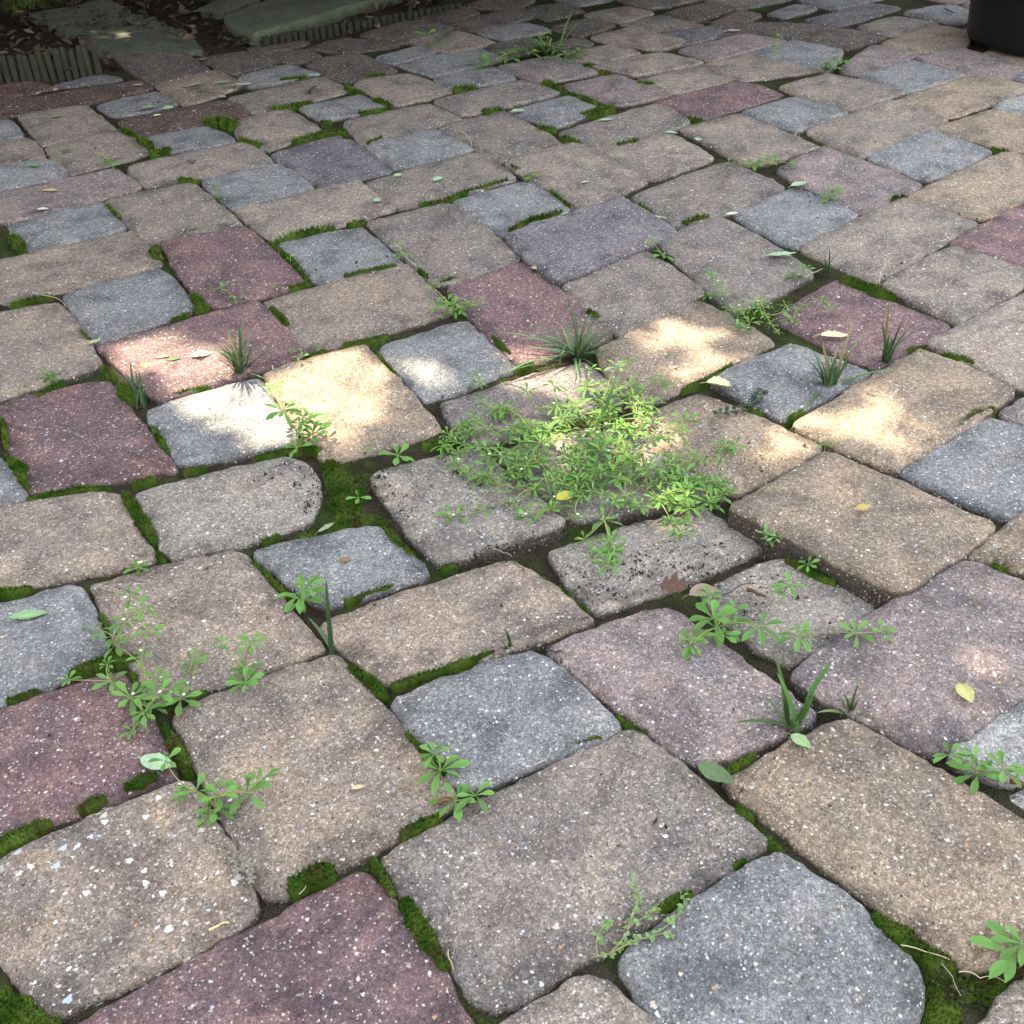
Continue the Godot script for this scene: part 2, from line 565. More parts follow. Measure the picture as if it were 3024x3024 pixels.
# blade list: [tip x, tip z, tip height, base dx, width, droop]
func tuft(label: String, x: float, z: float, count: int, hgt: float, spread: float, col: Color, wide: float, blades := []) -> void:
	var at := mm(x, z)
	var o := holder("grass_tuft", at)
	tag(o, label, "grass")
	for k in count + blades.size():
		var B := Buf.new()
		var a := R(0, TAU)
		var tip := Vector3(cos(a), 0, sin(a)) * spread * 0.001 * sqrt(rng.randf()) + Vector3.UP * hgt * 0.001 * R(0.45, 1.05)
		if k < blades.size():
			tip = mm(blades[k][0], blades[k][1], blades[k][2]) - at
		var base := Vector3(R(-5, 5), -6, R(-5, 5)) * 0.001
		var out := Vector3(tip.x, 0, tip.z)
		var ctrl := base.lerp(tip, 0.45) + Vector3.UP * tip.length() * R(0.12, 0.3)
		var n := 9
		var w := wide * 0.0013 * R(0.7, 1.2)
		var cc := col * R(0.7, 1.35)
		if k < count and R(0, 1) < 0.14:
			cc = Color(0.34, 0.29, 0.16) * R(0.7, 1.1)
		for i in n + 1:
			var t := i / float(n)
			var p := base.lerp(ctrl, t).lerp(ctrl.lerp(tip, t), t)
			var d := (ctrl.lerp(tip, t) - base.lerp(ctrl, t)).normalized()
			var s := d.cross(Vector3.UP if absf(d.y) < 0.95 else Vector3(0.3, 0.5, 0.9)).normalized()
			var nn := s.cross(d)
			var hw := w * 0.5 * pow(1.0 - t, 0.55) * (0.6 + 0.4 * minf(1.0, t * 5.0))
			var c := cc * (0.75 + 0.35 * t)
			B.add(p - s * hw + nn * hw * 0.5, c)
			B.add(p, c * 0.85)
			B.add(p + s * hw + nn * hw * 0.5, c)
		for i in n:
			for s in 2:
				B.quad(i * 3 + s, i * 3 + 3 + s, i * 3 + 4 + s, i * 3 + 1 + s)
		put("blade", B.mesh(), M.grass, o)

func fallen(label: String, x: float, z: float, yaw: float, ln: float, wd: float, col: Color, curl := 0.25, lift := 3.0, lobes := 0) -> void:
	var B := Buf.new()
	var rows := 12
	var colsn := 7
	var sd := R(0, 300)
	for i in rows + 1:
		var t := i / float(rows)
		var prof := pow(sin(PI * pow(t, 0.85)), 0.8)
		if lobes > 0:
			prof *= 0.3 + 0.95 * absf(sin(t * PI * lobes + 0.6))
		for j in colsn:
			var s := -1.0 + 2.0 * j / (colsn - 1)
			var hw := wd * 0.5 * prof * (1.0 + 0.1 * nf.get_noise_2d(i * 30.0 + sd, s * 50.0))
			var xx := ln * (t - 0.5)
			var y := absf(s) * hw * curl + 0.12 * ln * curl * pow(2.0 * t - 1.0, 2) + nf.get_noise_2d(xx * 14.0 + sd, s * hw * 14.0) * ln * 0.05 * (0.4 + curl)
			var c := col * (1.0 + 0.22 * nf.get_noise_2d(xx * 40.0, s * 80.0 + sd))
			if j == 3:
				c = c.lerp(col * 1.35, 0.5)
			B.add(Vector3(xx, y, s * hw) * 0.001, c)
	for i in rows:
		for j in colsn - 1:
			var a := i * colsn + j
			B.quad(a, a + colsn, a + colsn + 1, a + 1)
	var st := Buf.new()
	var o := holder("fallen_leaf", mm(x, z, lift))
	o.rotation = Vector3(R(-0.08, 0.08), deg_to_rad(yaw), R(-0.08, 0.08))
	put("leaf_blade", B.mesh(), M.dry, o)
	stem_into(st, [Vector3(-ln * 0.49, ln * 0.12 * curl, 0) * 0.001, Vector3(-ln * 0.62, ln * 0.1 * curl, ln * 0.03) * 0.001, Vector3(-ln * 0.75, 0.5, ln * 0.08) * 0.001], 0.0005 * ln / 30.0, 0.0003 * ln / 30.0, col * 0.8)
	put("leaf_stalk", st.mesh(), M.stem, o)
	tag(o, label, "leaf", "leaves fallen on the patio")

func straw(label: String, pts: Array, r: float, col: Color, called := "straw") -> void:
	var B := Buf.new()
	var at := mm(pts[0], pts[1])
	var p := []
	for i in range(0, pts.size(), 2):
		p.append(mm(pts[i], pts[i + 1], 2.2 + R(0, 2.5)) - at)
	var q := []
	for i in p.size() - 1:
		q += arc(p[i], p[i + 1], R(0, 0.002), 4)
	stem_into(B, q, r * 0.001, r * 0.0006, col)
	var o := put(called, B.mesh(), M.stem)
	o.position = at
	tag(o, label, called)

func build_pavers() -> void:
	paver("sp", 0.0017, [-427, -498, -272, -584, -187, -453, -325, -378], Vector2(0.015, -0.006))
	paver("P", 0.0013, [-330, -363, -118, -496, -27, -348, -229, -288], Vector2(-0.003, 0.015))
	paver("W", 0.0002, [-307, -655, -165, -722, -44, -547, -191, -460], Vector2(-0.006, 0.001))
	paver("B", -0.0003, [-115, -498, 96, -619, 188, -497, -30, -367], Vector2(-0.015, -0.001))
	paver("G", 0.0030, [50, -407, 186, -493, 240, -437, 243, -419, 260, -399, 260, -377, 248, -347, 225, -314, 126, -291], Vector2(0.011, -0.005))
	paver("T", 0.0015, [-39, -359, 41, -405, 147, -280, 67, -237], Vector2(0.017, -0.013))
	paver("O", 0.0010, [153, -557, 270, -620, 388, -498, 383, -434, 318, -387, 286, -388], Vector2(0.014, -0.005))
	paver("T", 0.0017, [277, -349, 297, -362, 307, -373, 323, -383, 440, -434, 486, -357, 328, -270], Vector2(0.012, 0.009))
	paver("L", -0.0007, [334, -571, 543, -710, 583, -621, 378, -534], Vector2(-0.005, 0.012))
	paver("L", -0.0030, [369, -533, 580, -617, 612, -527, 415, -472], Vector2(0.014, 0.018))
	paver("K", 0.0040, [228, -666, 438, -809, 534, -701, 328, -564], Vector2(0.011, -0.009))
	paver("K", -0.0005, [20, -716, 142, -770, 253, -618, 139, -567], Vector2(0.008, 0.014))
	paver("G", 0.0015, [-116, -658, 16, -715, 93, -614, -52, -550], Vector2(-0.009, -0.001))
	paver("W", 0.0003, [-193, -758, 0, -843, 75, -744, -114, -672], Vector2(0.009, -0.005))
	paver("W", 0.0002, [-424, -829, -279, -879, -172, -720, -323, -663], Vector2(0.011, 0.003))
	paver("G", -0.0000, [-555, -788, -432, -839, -370, -723, -478, -656], Vector2(0.016, 0.011))
	paver("P", -0.0018, [-514, -639, -355, -714, -277, -585, -433, -521], Vector2(-0.003, -0.015))
	paver("W", -0.0002, [-615, -964, -435, -992, -358, -862, -519, -822], Vector2(0.001, 0.001))
	paver("U", 0.0002, [-422, -980, -249, -1046, -218, -1015, -203, -962, -211, -910, -281, -877, -352, -860, -377, -908], Vector2(-0.001, 0.011))
	paver("G", -0.0003, [-272, -872, -143, -911, -76, -821, -186, -778], Vector2(-0.004, -0.007))
	paver("U", 0.0005, [-163, -999, -36, -1049, 62, -893, -78, -829], Vector2(-0.001, 0.012))
	paver("U", -0.0110, [30, -864, 202, -931, 261, -853, 72, -761], Vector2(-0.005, 0.005))
	paver("U", -0.0110, [174, -790, 269, -845, 346, -756, 237, -681], Vector2(0.012, 0.012))
	paver("O", 0.0120, [220, -895, 353, -996, 488, -846, 352, -745], Vector2(-0.020, 0.030))
	paver("O", 0.0080, [435, -811, 654, -956, 727, -865, 533, -749, 458, -792], Vector2(0.018, 0.012))
	paver("G", -0.0012, [416, -964, 558, -1065, 649, -959, 503, -863], Vector2(0.011, -0.004))
	paver("O", 0.0040, [323, -1057, 525, -1218, 610, -1103, 411, -954], Vector2(0.010, 0.001))
	paver("O", -0.0024, [124, -1071, 233, -1148, 357, -1011, 239, -929], Vector2(0.014, 0.013))
	paver("K", -0.0015, [-86, -1143, 101, -1233, 147, -1127, -46, -1039], Vector2(-0.008, -0.002))
	paver("O", 0.0000, [-317, -1234, -183, -1297, -72, -1081, -210, -1023], Vector2(0.003, -0.017))
	paver("U", -0.0060, [-25, -1041, 123, -1091, 234, -932, 62, -903], Vector2(0.016, -0.002))
	paver("G", -0.0006, [-448, -1159, -313, -1226, -238, -1065, -379, -1029], Vector2(0.011, 0.008))
	paver("P", 0.0019, [-554, -1323, -349, -1442, -253, -1271, -431, -1168], Vector2(0.003, 0.005))
	paver("P", -0.0022, [-643, -1198, -510, -1243, -371, -1020, -535, -988], Vector2(0.018, 0.013))
	paver("G", 0.0012, [-699, -1027, -622, -1088, -589, -1069, -551, -1025, -528, -978, -558, -962, -632, -937], Vector2(-0.016, 0.012))
	paver("W", 0.0016, [-820, -1404, -641, -1471, -522, -1267, -649, -1179], Vector2(0.006, 0.017))
	paver("G", 0.0004, [-650, -1489, -514, -1572, -432, -1422, -552, -1322], Vector2(0.004, 0.008))
	paver("W", -0.0018, [-835, -1599, -595, -1726, -514, -1578, -721, -1461], Vector2(-0.001, -0.002))
	paver("P", 0.0010, [-547, -1664, -414, -1722, -280, -1486, -414, -1409], Vector2(-0.014, 0.017))
	paver("W", -0.0009, [-347, -1438, -140, -1548, -63, -1377, -262, -1272], Vector2(0.003, 0.007))
	paver("G", -0.0018, [-173, -1291, -50, -1363, 19, -1216, -103, -1143], Vector2(-0.003, 0.007))
	paver("P", -0.0015, [-88, -1459, 34, -1542, 151, -1290, 20, -1215], Vector2(0.012, -0.002))
	paver("B", 0.0012, [-220, -1708, -79, -1773, 38, -1533, -93, -1453], Vector2(0.016, -0.006))
	paver("G", -0.0013, [-357, -1641, -219, -1697, -140, -1539, -275, -1483], Vector2(-0.002, 0.016))
	paver("V", 0.0100, [0, -1607, 202, -1751, 279, -1596, 78, -1433], Vector2(-0.006, -0.001))
	paver("B", 0.0008, [78, -1454, 217, -1556, 288, -1402, 149, -1281], Vector2(0.010, -0.004))
	paver("B", 0.0030, [233, -1583, 357, -1662, 454, -1448, 310, -1327], Vector2(-0.012, -0.001))
	paver("O", -0.0004, [112, -1250, 273, -1390, 358, -1257, 149, -1100], Vector2(-0.018, -0.009))
	paver("P", -0.0030, [357, -1326, 481, -1442, 510, -1385, 595, -1279, 457, -1171], Vector2(0.010, 0.016))
	paver("G", 0.0021, [246, -1167, 369, -1249, 454, -1163, 320, -1064], Vector2(0.007, 0.005))
	paver("T", -0.0012, [536, -1241, 778, -1408, 828, -1259, 616, -1107], Vector2(-0.003, 0.013))
	paver("K", 0.0007, [563, -1067, 782, -1212, 853, -1104, 643, -965], Vector2(0.015, 0.009))
	paver("T", -0.0018, [440, -1541, 658, -1716, 746, -1602, 528, -1413], Vector2(-0.010, -0.016))
	paver("T", 0.0002, [527, -1410, 673, -1529, 764, -1413, 592, -1273], Vector2(0.005, 0.009))
	paver("P", -0.0010, [663, -1531, 857, -1680, 940, -1575, 753, -1423], Vector2(-0.003, -0.009))
	paver("G", -0.0024, [364, -1679, 498, -1781, 575, -1651, 443, -1531], Vector2(0.014, -0.006))
	paver("B", 0.0012, [216, -1767, 408, -1908, 487, -1769, 280, -1611], Vector2(0.009, -0.009))
	paver("K", -0.0018, [475, -1853, 594, -1969, 719, -1772, 572, -1644], Vector2(-0.018, -0.013))
	paver("O", -0.0017, [657, -1722, 903, -1907, 962, -1774, 754, -1605], Vector2(0.018, -0.011))
	paver("G", 0.0013, [643, -1894, 806, -2022, 877, -1893, 718, -1771], Vector2(0.001, -0.010))
	paver("T", 0.0001, [570, -2048, 788, -2206, 864, -2078, 641, -1888], Vector2(-0.001, -0.008))
	paver("G", 0.0003, [471, -2167, 610, -2265, 694, -2144, 559, -2035], Vector2(-0.012, 0.014))
	paver("T", -0.0000, [342, -2090, 478, -2173, 590, -1958, 440, -1871], Vector2(-0.004, 0.008))
	paver("T", 0.0021, [188, -1966, 329, -2065, 396, -1923, 263, -1826], Vector2(-0.008, -0.014))
	paver("B", 0.0021, [113, -2105, 332, -2243, 383, -2111, 195, -1962], Vector2(0.017, -0.017))
	paver("P", -0.0018, [310, -2252, 521, -2388, 604, -2280, 396, -2137], Vector2(-0.017, -0.012))
	paver("G", 0.0014, [21, -2236, 158, -2327, 219, -2223, 119, -2117], Vector2(0.012, 0.004))
	paver("B", -0.0006, [-117, -2162, 19, -2249, 133, -2047, 5, -1947], Vector2(-0.016, 0.000))
	paver("T", 0.0014, [4, -1943, 147, -2043, 266, -1836, 131, -1721], Vector2(-0.010, -0.013))
	paver("G", -0.0015, [-83, -1779, 58, -1870, 129, -1733, 3, -1626], Vector2(-0.009, -0.002))
	paver("B", 0.0007, [-239, -1879, -31, -2022, 42, -1867, -164, -1747], Vector2(-0.005, 0.005))
	paver("G", 0.0005, [-255, -2079, -109, -2155, -36, -2018, -183, -1933], Vector2(0.007, 0.006))
	paver("V", -0.0020, [-432, -2057, -294, -2150, -177, -1940, -315, -1868], Vector2(0.008, -0.013))
	paver("T", -0.0023, [-452, -1794, -242, -1901, -161, -1762, -356, -1638], Vector2(0.003, -0.016))
	paver("G", -0.0003, [-534, -1929, -401, -2002, -313, -1871, -447, -1783], Vector2(-0.011, -0.009))
	paver("T", -0.0002, [-687, -1855, -541, -1931, -412, -1716, -555, -1648], Vector2(0.001, 0.016))
	paver("G", -0.0023, [-823, -1766, -682, -1861, -604, -1724, -751, -1640], Vector2(0.010, 0.009))
	paver("K", 0.0010, [-929, -1890, -700, -2013, -620, -1900, -825, -1762], Vector2(0.006, 0.005))
	paver("G", -0.0003, [-1004, -2027, -837, -2084, -772, -1977, -893, -1914], Vector2(-0.002, 0.004))
	paver("T", -0.0017, [-883, -2148, -746, -2240, -652, -2087, -786, -1982], Vector2(-0.004, -0.015))
	paver("T", -0.0008, [-689, -2016, -477, -2133, -399, -1998, -632, -1905], Vector2(-0.017, -0.007))
	paver("T", 0.0014, [-1043, -2163, -922, -2213, -843, -2073, -963, -2030], Vector2(0.006, 0.011))
	paver("G", 0.0022, [-1080, -2292, -1001, -2329, -928, -2203, -1024, -2172], Vector2(-0.002, -0.012))
	paver("T", -0.0000, [-1000, -2349, -867, -2412, -753, -2235, -882, -2145], Vector2(-0.015, -0.004))
	paver("G", -0.0021, [-858, -2411, -736, -2493, -657, -2379, -785, -2307], Vector2(0.015, 0.010))
	paver("R", 0.0021, [-778, -2292, -560, -2394, -489, -2285, -700, -2167], Vector2(0.016, -0.004))
	paver("G", 0.0009, [-690, -2172, -577, -2236, -491, -2127, -623, -2074], Vector2(-0.008, 0.010))
	paver("T", -0.0011, [-531, -2262, -422, -2322, -328, -2164, -435, -2068, -504, -2146], Vector2(0.006, -0.011))
	paver("T", -0.0023, [-576, -2414, -376, -2559, -299, -2425, -502, -2296], Vector2(-0.007, -0.001))
	paver("O", -0.0015, [-763, -2540, -629, -2636, -541, -2503, -651, -2366], Vector2(-0.001, -0.014))
	paver("T", -0.0012, [-316, -2478, -190, -2556, -76, -2395, -203, -2296], Vector2(-0.010, 0.008))
	paver("G", 0.0011, [-413, -2321, -284, -2395, -204, -2292, -349, -2222], Vector2(-0.010, 0.001))
	paver("B", -0.0006, [-309, -2218, -133, -2328, -56, -2211, -251, -2060], Vector2(-0.008, 0.013))
	paver("B", 0.0022, [-131, -2322, 67, -2453, 148, -2338, -65, -2209], Vector2(-0.003, 0.011))
	paver("K", -0.0011, [135, -2404, 271, -2474, 373, -2296, 247, -2233], Vector2(0.013, 0.013))
	paver("G", 0.0019, [-139, -2487, 2, -2552, 63, -2444, -92, -2397], Vector2(0.017, -0.005))
	paver("G", -0.0016, [-229, -2619, -25, -2736, 33, -2614, -132, -2495], Vector2(0.003, 0.017))
	paver("G", 0.0013, [-280, -2662, -164, -2766, -119, -2695, -227, -2598], Vector2(-0.014, 0.009))
	paver("D", 0.0019, [-443, -2646, -318, -2720, -204, -2560, -324, -2476], Vector2(-0.005, -0.016))
	paver("G", 0.0021, [-583, -2555, -469, -2650, -375, -2546, -525, -2462], Vector2(0.014, 0.013))
	paver("D", 0.0040, [-904, -2755, -789, -2867, -634, -2608, -750, -2512], Vector2(0.006, -0.001))
	paver("D", -0.0020, [-457, -2776, -366, -2879, -208, -2780, -324, -2722], Vector2(0.003, 0.003))
	paver("T", 0.0019, [-214, -2809, -79, -2876, 25, -2749, -99, -2671], Vector2(-0.011, 0.003))
	paver("D", -0.0006, [-126, -2958, 74, -3085, 138, -2997, -48, -2863], Vector2(0.008, -0.007))
	paver("T", -0.0009, [293, -2404, 442, -2499, 518, -2383, 368, -2295], Vector2(-0.009, 0.003))
	paver("T", -0.0021, [435, -2503, 579, -2588, 707, -2419, 522, -2372], Vector2(0.015, -0.006))
	paver("T", 0.0008, [580, -2324, 709, -2408, 838, -2245, 689, -2139], Vector2(0.017, 0.013))
	paver("G", 0.0015, [754, -2361, 913, -2470, 991, -2342, 825, -2236], Vector2(-0.012, -0.005))
	paver("K", 0.0002, [909, -2479, 1037, -2553, 1149, -2358, 1048, -2294], Vector2(-0.007, -0.018))
	paver("O", -0.0022, [780, -2208, 1006, -2362, 1097, -2245, 857, -2079], Vector2(0.016, -0.008))
	paver("O", -0.0005, [801, -2031, 975, -2138, 1050, -2023, 914, -1876], Vector2(0.010, 0.011))
	paver("D", 0.0021, [-709, -2730, -586, -2780, -483, -2671, -578, -2565], Vector2(0.010, 0.017))
	paver("D", 0.0004, [-551, -2729, -445, -2778, -384, -2688, -465, -2646], Vector2(-0.010, 0.000))
	paver("D", -0.0016, [-601, -2802, -485, -2893, -431, -2831, -543, -2742], Vector2(-0.002, -0.001))
	paver("D", 0.0022, [-334, -2880, -218, -3003, -80, -2912, -119, -2864, -207, -2775], Vector2(0.009, 0.003))
	paver("D", 0.0005, [-215, -3022, -85, -3138, -16, -3046, -121, -2958], Vector2(0.006, -0.016))
	paver("G", -0.0012, [-41, -2870, 95, -2941, 157, -2853, 27, -2769], Vector2(-0.004, -0.001))
	paver("D", -0.0007, [-22, -2736, 96, -2808, 140, -2700, 30, -2604], Vector2(-0.011, 0.010))
	paver("K", -0.0014, [-3, -2573, 143, -2628, 242, -2475, 103, -2417], Vector2(0.017, -0.011))
	paver("D", 0.0010, [101, -2688, 203, -2783, 249, -2719, 161, -2620], Vector2(-0.013, 0.011))
	paver("T", 0.0015, [155, -2616, 278, -2703, 346, -2605, 220, -2528], Vector2(0.014, 0.001))
	paver("T", 0.0024, [211, -2519, 380, -2611, 481, -2516, 305, -2435], Vector2(-0.008, -0.010))
	paver("K", 0.0020, [416, -2616, 594, -2733, 694, -2656, 478, -2516], Vector2(-0.004, -0.008))
	paver("G", 0.0015, [568, -2578, 703, -2661, 794, -2561, 711, -2401], Vector2(0.017, -0.001))
	paver("K", -0.0001, [732, -2421, 865, -2613, 956, -2512, 760, -2357], Vector2(-0.000, 0.015))
	paver("L", 0.0022, [945, -2128, 1086, -2222, 1134, -2101, 1003, -2058], Vector2(-0.015, 0.010))
	paver("O", 0.0002, [871, -2612, 1062, -2748, 1114, -2669, 1063, -2542, 948, -2511], Vector2(0.016, 0.002))
	paver("V", -0.0002, [750, -2830, 965, -2977, 1034, -2918, 830, -2762], Vector2(-0.013, -0.008))
	paver("B", -0.0004, [862, -2753, 990, -2845, 1077, -2753, 921, -2651], Vector2(-0.008, -0.006))
	paver("G", -0.0004, [1001, -2869, 1154, -2944, 1204, -2844, 1110, -2729, 1073, -2756], Vector2(-0.010, 0.012))
	paver("D", -0.0004, [703, -2671, 837, -2760, 922, -2654, 866, -2613, 788, -2565], Vector2(0.018, 0.005))
	paver("D", -0.0002, [516, -2727, 635, -2842, 766, -2809, 838, -2743, 704, -2663], Vector2(0.003, -0.013))
	paver("G", -0.0006, [681, -2912, 783, -3008, 840, -2954, 720, -2859], Vector2(-0.007, -0.000))
	paver("D", 0.0001, [522, -2832, 627, -2961, 684, -2905, 637, -2845, 522, -2740], Vector2(0.004, -0.015))
	paver("T", -0.0012, [227, -2986, 354, -3066, 431, -2979, 322, -2878], Vector2(-0.009, -0.005))
	paver("T", 0.0003, [223, -2768, 350, -2850, 467, -2688, 381, -2624, 277, -2707], Vector2(0.007, -0.007))
	paver("B", -0.0013, [312, -2871, 437, -2962, 535, -2833, 407, -2784, 349, -2853], Vector2(-0.011, 0.006))
	paver("V", -0.0017, [400, -2785, 537, -2831, 571, -2746, 428, -2655], Vector2(0.009, -0.008))
	paver("D", -0.0022, [78, -3080, 201, -3139, 253, -3030, 138, -2935], Vector2(-0.013, 0.006))
	paver("D", 0.0000, [136, -2870, 249, -2963, 319, -2872, 213, -2777], Vector2(0.004, 0.012))
	paver("D", 0.0020, [428, -2958, 559, -3049, 629, -2969, 485, -2858], Vector2(-0.000, -0.015))
	paver("D", 0.0017, [-82, -3117, 8, -3216, 129, -3166, 66, -3064], Vector2(-0.002, -0.008))
	paver("R", -0.0005, [-1158, -2562, -1047, -2617, -963, -2542, -1069, -2485], Vector2(-0.016, 0.014))
	paver("R", -0.0023, [-1141, -2453, -1018, -2508, -945, -2387, -1053, -2337], Vector2(-0.007, 0.000))
	paver("R", -0.0011, [-1025, -2486, -794, -2580, -740, -2505, -943, -2371], Vector2(0.017, 0.001))
	paver("V", -0.0014, [-994, -2566, -898, -2647, -822, -2589, -965, -2544], Vector2(0.012, 0.017))
	paver("P", -0.0009, [996, -1732, 917, -1864, 1048, -1941, 1125, -1812])
	paver("V", 0.0001, [-730, -1025, -806, -1154, -682, -1231, -600, -1105])
	paver("V", -0.0006, [1139, -2185, 1057, -2314, 1251, -2429, 1332, -2306])
	paver("O", -0.0004, [1139, -2368, 1061, -2495, 1257, -2615, 1331, -2484])
	paver("T", 0.0016, [1168, -2566, 1090, -2690, 1214, -2773, 1294, -2643])
	paver("G", -0.0008, [1298, -2648, 1224, -2777, 1415, -2896, 1495, -2765])
	paver("O", 0.0002, [1249, -2797, 1167, -2921, 1298, -3000, 1377, -2876])
	paver("T", -0.0009, [1381, -2877, 1303, -3006, 1428, -3087, 1509, -2956])
	paver("K", -0.0010, [1164, -2927, 1085, -3055, 1282, -3172, 1358, -3046])
	paver("K", 0.0019, [1367, -3048, 1289, -3179, 1483, -3302, 1561, -3169])
	paver("G", -0.0004, [858, -2918, 784, -3048, 974, -3168, 1053, -3039])
	paver("G", -0.0004, [1060, -3042, 981, -3172, 1108, -3246, 1186, -3124])
	paver("B", 0.0015, [625, -2956, 551, -3080, 740, -3200, 823, -3076])
	paver("K", -0.0015, [827, -3081, 746, -3203, 940, -3328, 1021, -3201])
	paver("B", 0.0017, [411, -3000, 331, -3130, 528, -3250, 607, -3121])
	paver("K", -0.0014, [610, -3123, 532, -3254, 724, -3376, 805, -3245])
	paver("G", -0.0016, [234, -3075, 153, -3203, 283, -3279, 359, -3152])
	paver("T", 0.0004, [364, -3156, 285, -3284, 478, -3401, 561, -3278])
	paver("B", -0.0017, [107, -3174, 31, -3307, 158, -3381, 238, -3258])
	paver("V", -0.0014, [241, -3258, 161, -3385, 354, -3507, 433, -3379])
	paver("G", 0.0014, [24, -3305, -52, -3433, 139, -3553, 217, -3427])
	paver("B", -0.0012, [-784, -1415, -837, -1500, -786, -1532, -733, -1447])
	paver("T", -0.0005, [-21, -3239, -74, -3324, -23, -3355, 30, -3270])
	var far_stones := Buf.new()
	paver("B", 0.0014, [2143, 453, 2063, 326, 2253, 208, 2332, 333], Vector2.ZERO, far_stones)
	paver("P", 0.0012, [1862, 446, 1784, 319, 1980, 196, 2055, 323], Vector2.ZERO, far_stones)
	paver("T", -0.0016, [2063, 322, 1985, 197, 2179, 73, 2256, 203], Vector2.ZERO, far_stones)
	paver("B", -0.0019, [2262, 196, 2186, 68, 2312, -6, 2393, 120], Vector2.ZERO, far_stones)
	paver("B", -0.0014, [1557, 457, 1476, 329, 1670, 209, 1751, 337], Vector2.ZERO, far_stones)
	paver("T", 0.0002, [1757, 333, 1674, 203, 1871, 84, 1948, 213], Vector2.ZERO, far_stones)
	paver("O", 0.0020, [1957, 207, 1874, 84, 2070, -37, 2148, 91], Vector2.ZERO, far_stones)
	paver("K", -0.0012, [2152, 88, 2074, -43, 2270, -164, 2345, -34], Vector2.ZERO, far_stones)
	paver("K", -0.0008, [1280, 447, 1201, 321, 1395, 199, 1473, 326], Vector2.ZERO, far_stones)
	paver("G", -0.0011, [1476, 323, 1401, 193, 1593, 73, 1673, 204], Vector2.ZERO, far_stones)
	paver("V", -0.0005, [1680, 202, 1598, 73, 1728, -8, 1806, 123], Vector2.ZERO, far_stones)
	paver("G", -0.0002, [1808, 115, 1731, -12, 1923, -130, 2003, -4], Vector2.ZERO, far_stones)
	paver("V", 0.0015, [2010, -9, 1929, -131, 2125, -255, 2207, -129], Vector2.ZERO, far_stones)
	paver("B", 0.0013, [2210, -129, 2129, -258, 2254, -339, 2339, -211], Vector2.ZERO, far_stones)
	paver("B", 0.0002, [941, 471, 865, 347, 1060, 227, 1136, 352], Vector2.ZERO, far_stones)
	paver("B", -0.0003, [1143, 350, 1063, 223, 1190, 144, 1272, 271], Vector2.ZERO, far_stones)
	paver("G", -0.0009, [1277, 267, 1195, 141, 1389, 19, 1470, 149], Vector2.ZERO, far_stones)
	paver("B", 0.0019, [1477, 142, 1396, 16, 1593, -103, 1668, 23], Vector2.ZERO, far_stones)
	paver("V", -0.0002, [1675, 17, 1596, -109, 1789, -229, 1870, -98], Vector2.ZERO, far_stones)
	paver("V", 0.0003, [1872, -105, 1796, -231, 1921, -310, 1999, -181], Vector2.ZERO, far_stones)
	paver("T", -0.0010, [2009, -185, 1928, -312, 2056, -394, 2134, -267], Vector2.ZERO, far_stones)
	paver("B", 0.0004, [2139, -270, 2060, -394, 2255, -516, 2334, -390], Vector2.ZERO, far_stones)
	paver("O", -0.0012, [663, 468, 587, 339, 778, 221, 854, 345], Vector2.ZERO, far_stones)
	paver("G", -0.0014, [860, 345, 785, 218, 909, 135, 989, 264], Vector2.ZERO, far_stones)
	paver("P", 0.0000, [995, 258, 918, 131, 1110, 12, 1191, 142], Vector2.ZERO, far_stones)
	paver("P", -0.0008, [1193, 138, 1117, 9, 1312, -113, 1386, 14], Vector2.ZERO, far_stones)
	paver("B", 0.0010, [1393, 10, 1315, -114, 1442, -191, 1523, -67], Vector2.ZERO, far_stones)
	paver("G", 0.0013, [1527, -69, 1447, -195, 1574, -274, 1652, -149], Vector2.ZERO, far_stones)
	paver("G", -0.0007, [1657, -149, 1578, -280, 1774, -400, 1852, -272], Vector2.ZERO, far_stones)
	paver("G", -0.0007, [1858, -276, 1779, -402, 1910, -482, 1984, -354], Vector2.ZERO, far_stones)
	paver("B", 0.0007, [1993, -358, 1911, -484, 2105, -608, 2186, -476], Vector2.ZERO, far_stones)
	paver("K", 0.0005, [2193, -482, 2115, -610, 2239, -686, 2315, -562], Vector2.ZERO, far_stones)
	paver("K", -0.0019, [396, 452, 318, 325, 513, 205, 588, 329], Vector2.ZERO, far_stones)
	paver("T", 0.0016, [595, 327, 519, 200, 645, 123, 721, 248], Vector2.ZERO, far_stones)
	paver("T", 0.0014, [726, 244, 647, 116, 845, -6, 924, 126], Vector2.ZERO, far_stones)
	paver("O", -0.0019, [930, 118, 850, -9, 976, -83, 1055, 42], Vector2.ZERO, far_stones)
	paver("G", -0.0005, [1060, 37, 983, -91, 1108, -167, 1189, -39], Vector2.ZERO, far_stones)
	paver("P", -0.0003, [1192, -43, 1114, -172, 1243, -247, 1318, -121], Vector2.ZERO, far_stones)
	paver("B", 0.0017, [1325, -126, 1245, -252, 1373, -334, 1451, -202], Vector2.ZERO, far_stones)
	paver("B", 0.0010, [1460, -207, 1381, -337, 1571, -458, 1654, -326], Vector2.ZERO, far_stones)
	paver("P", 0.0005, [1660, -332, 1581, -460, 1773, -578, 1854, -450], Vector2.ZERO, far_stones)
	paver("O", -0.0011, [1858, -453, 1780, -582, 1903, -663, 1983, -533], Vector2.ZERO, far_stones)
	paver("T", -0.0016, [1992, -540, 1912, -668, 2105, -783, 2185, -660], Vector2.ZERO, far_stones)
	paver("G", 0.0006, [2191, -663, 2108, -787, 2303, -908, 2385, -780], Vector2.ZERO, far_stones)
	paver("P", 0.0015, [85, 462, 2, 339, 199, 217, 277, 346], Vector2.ZERO, far_stones)
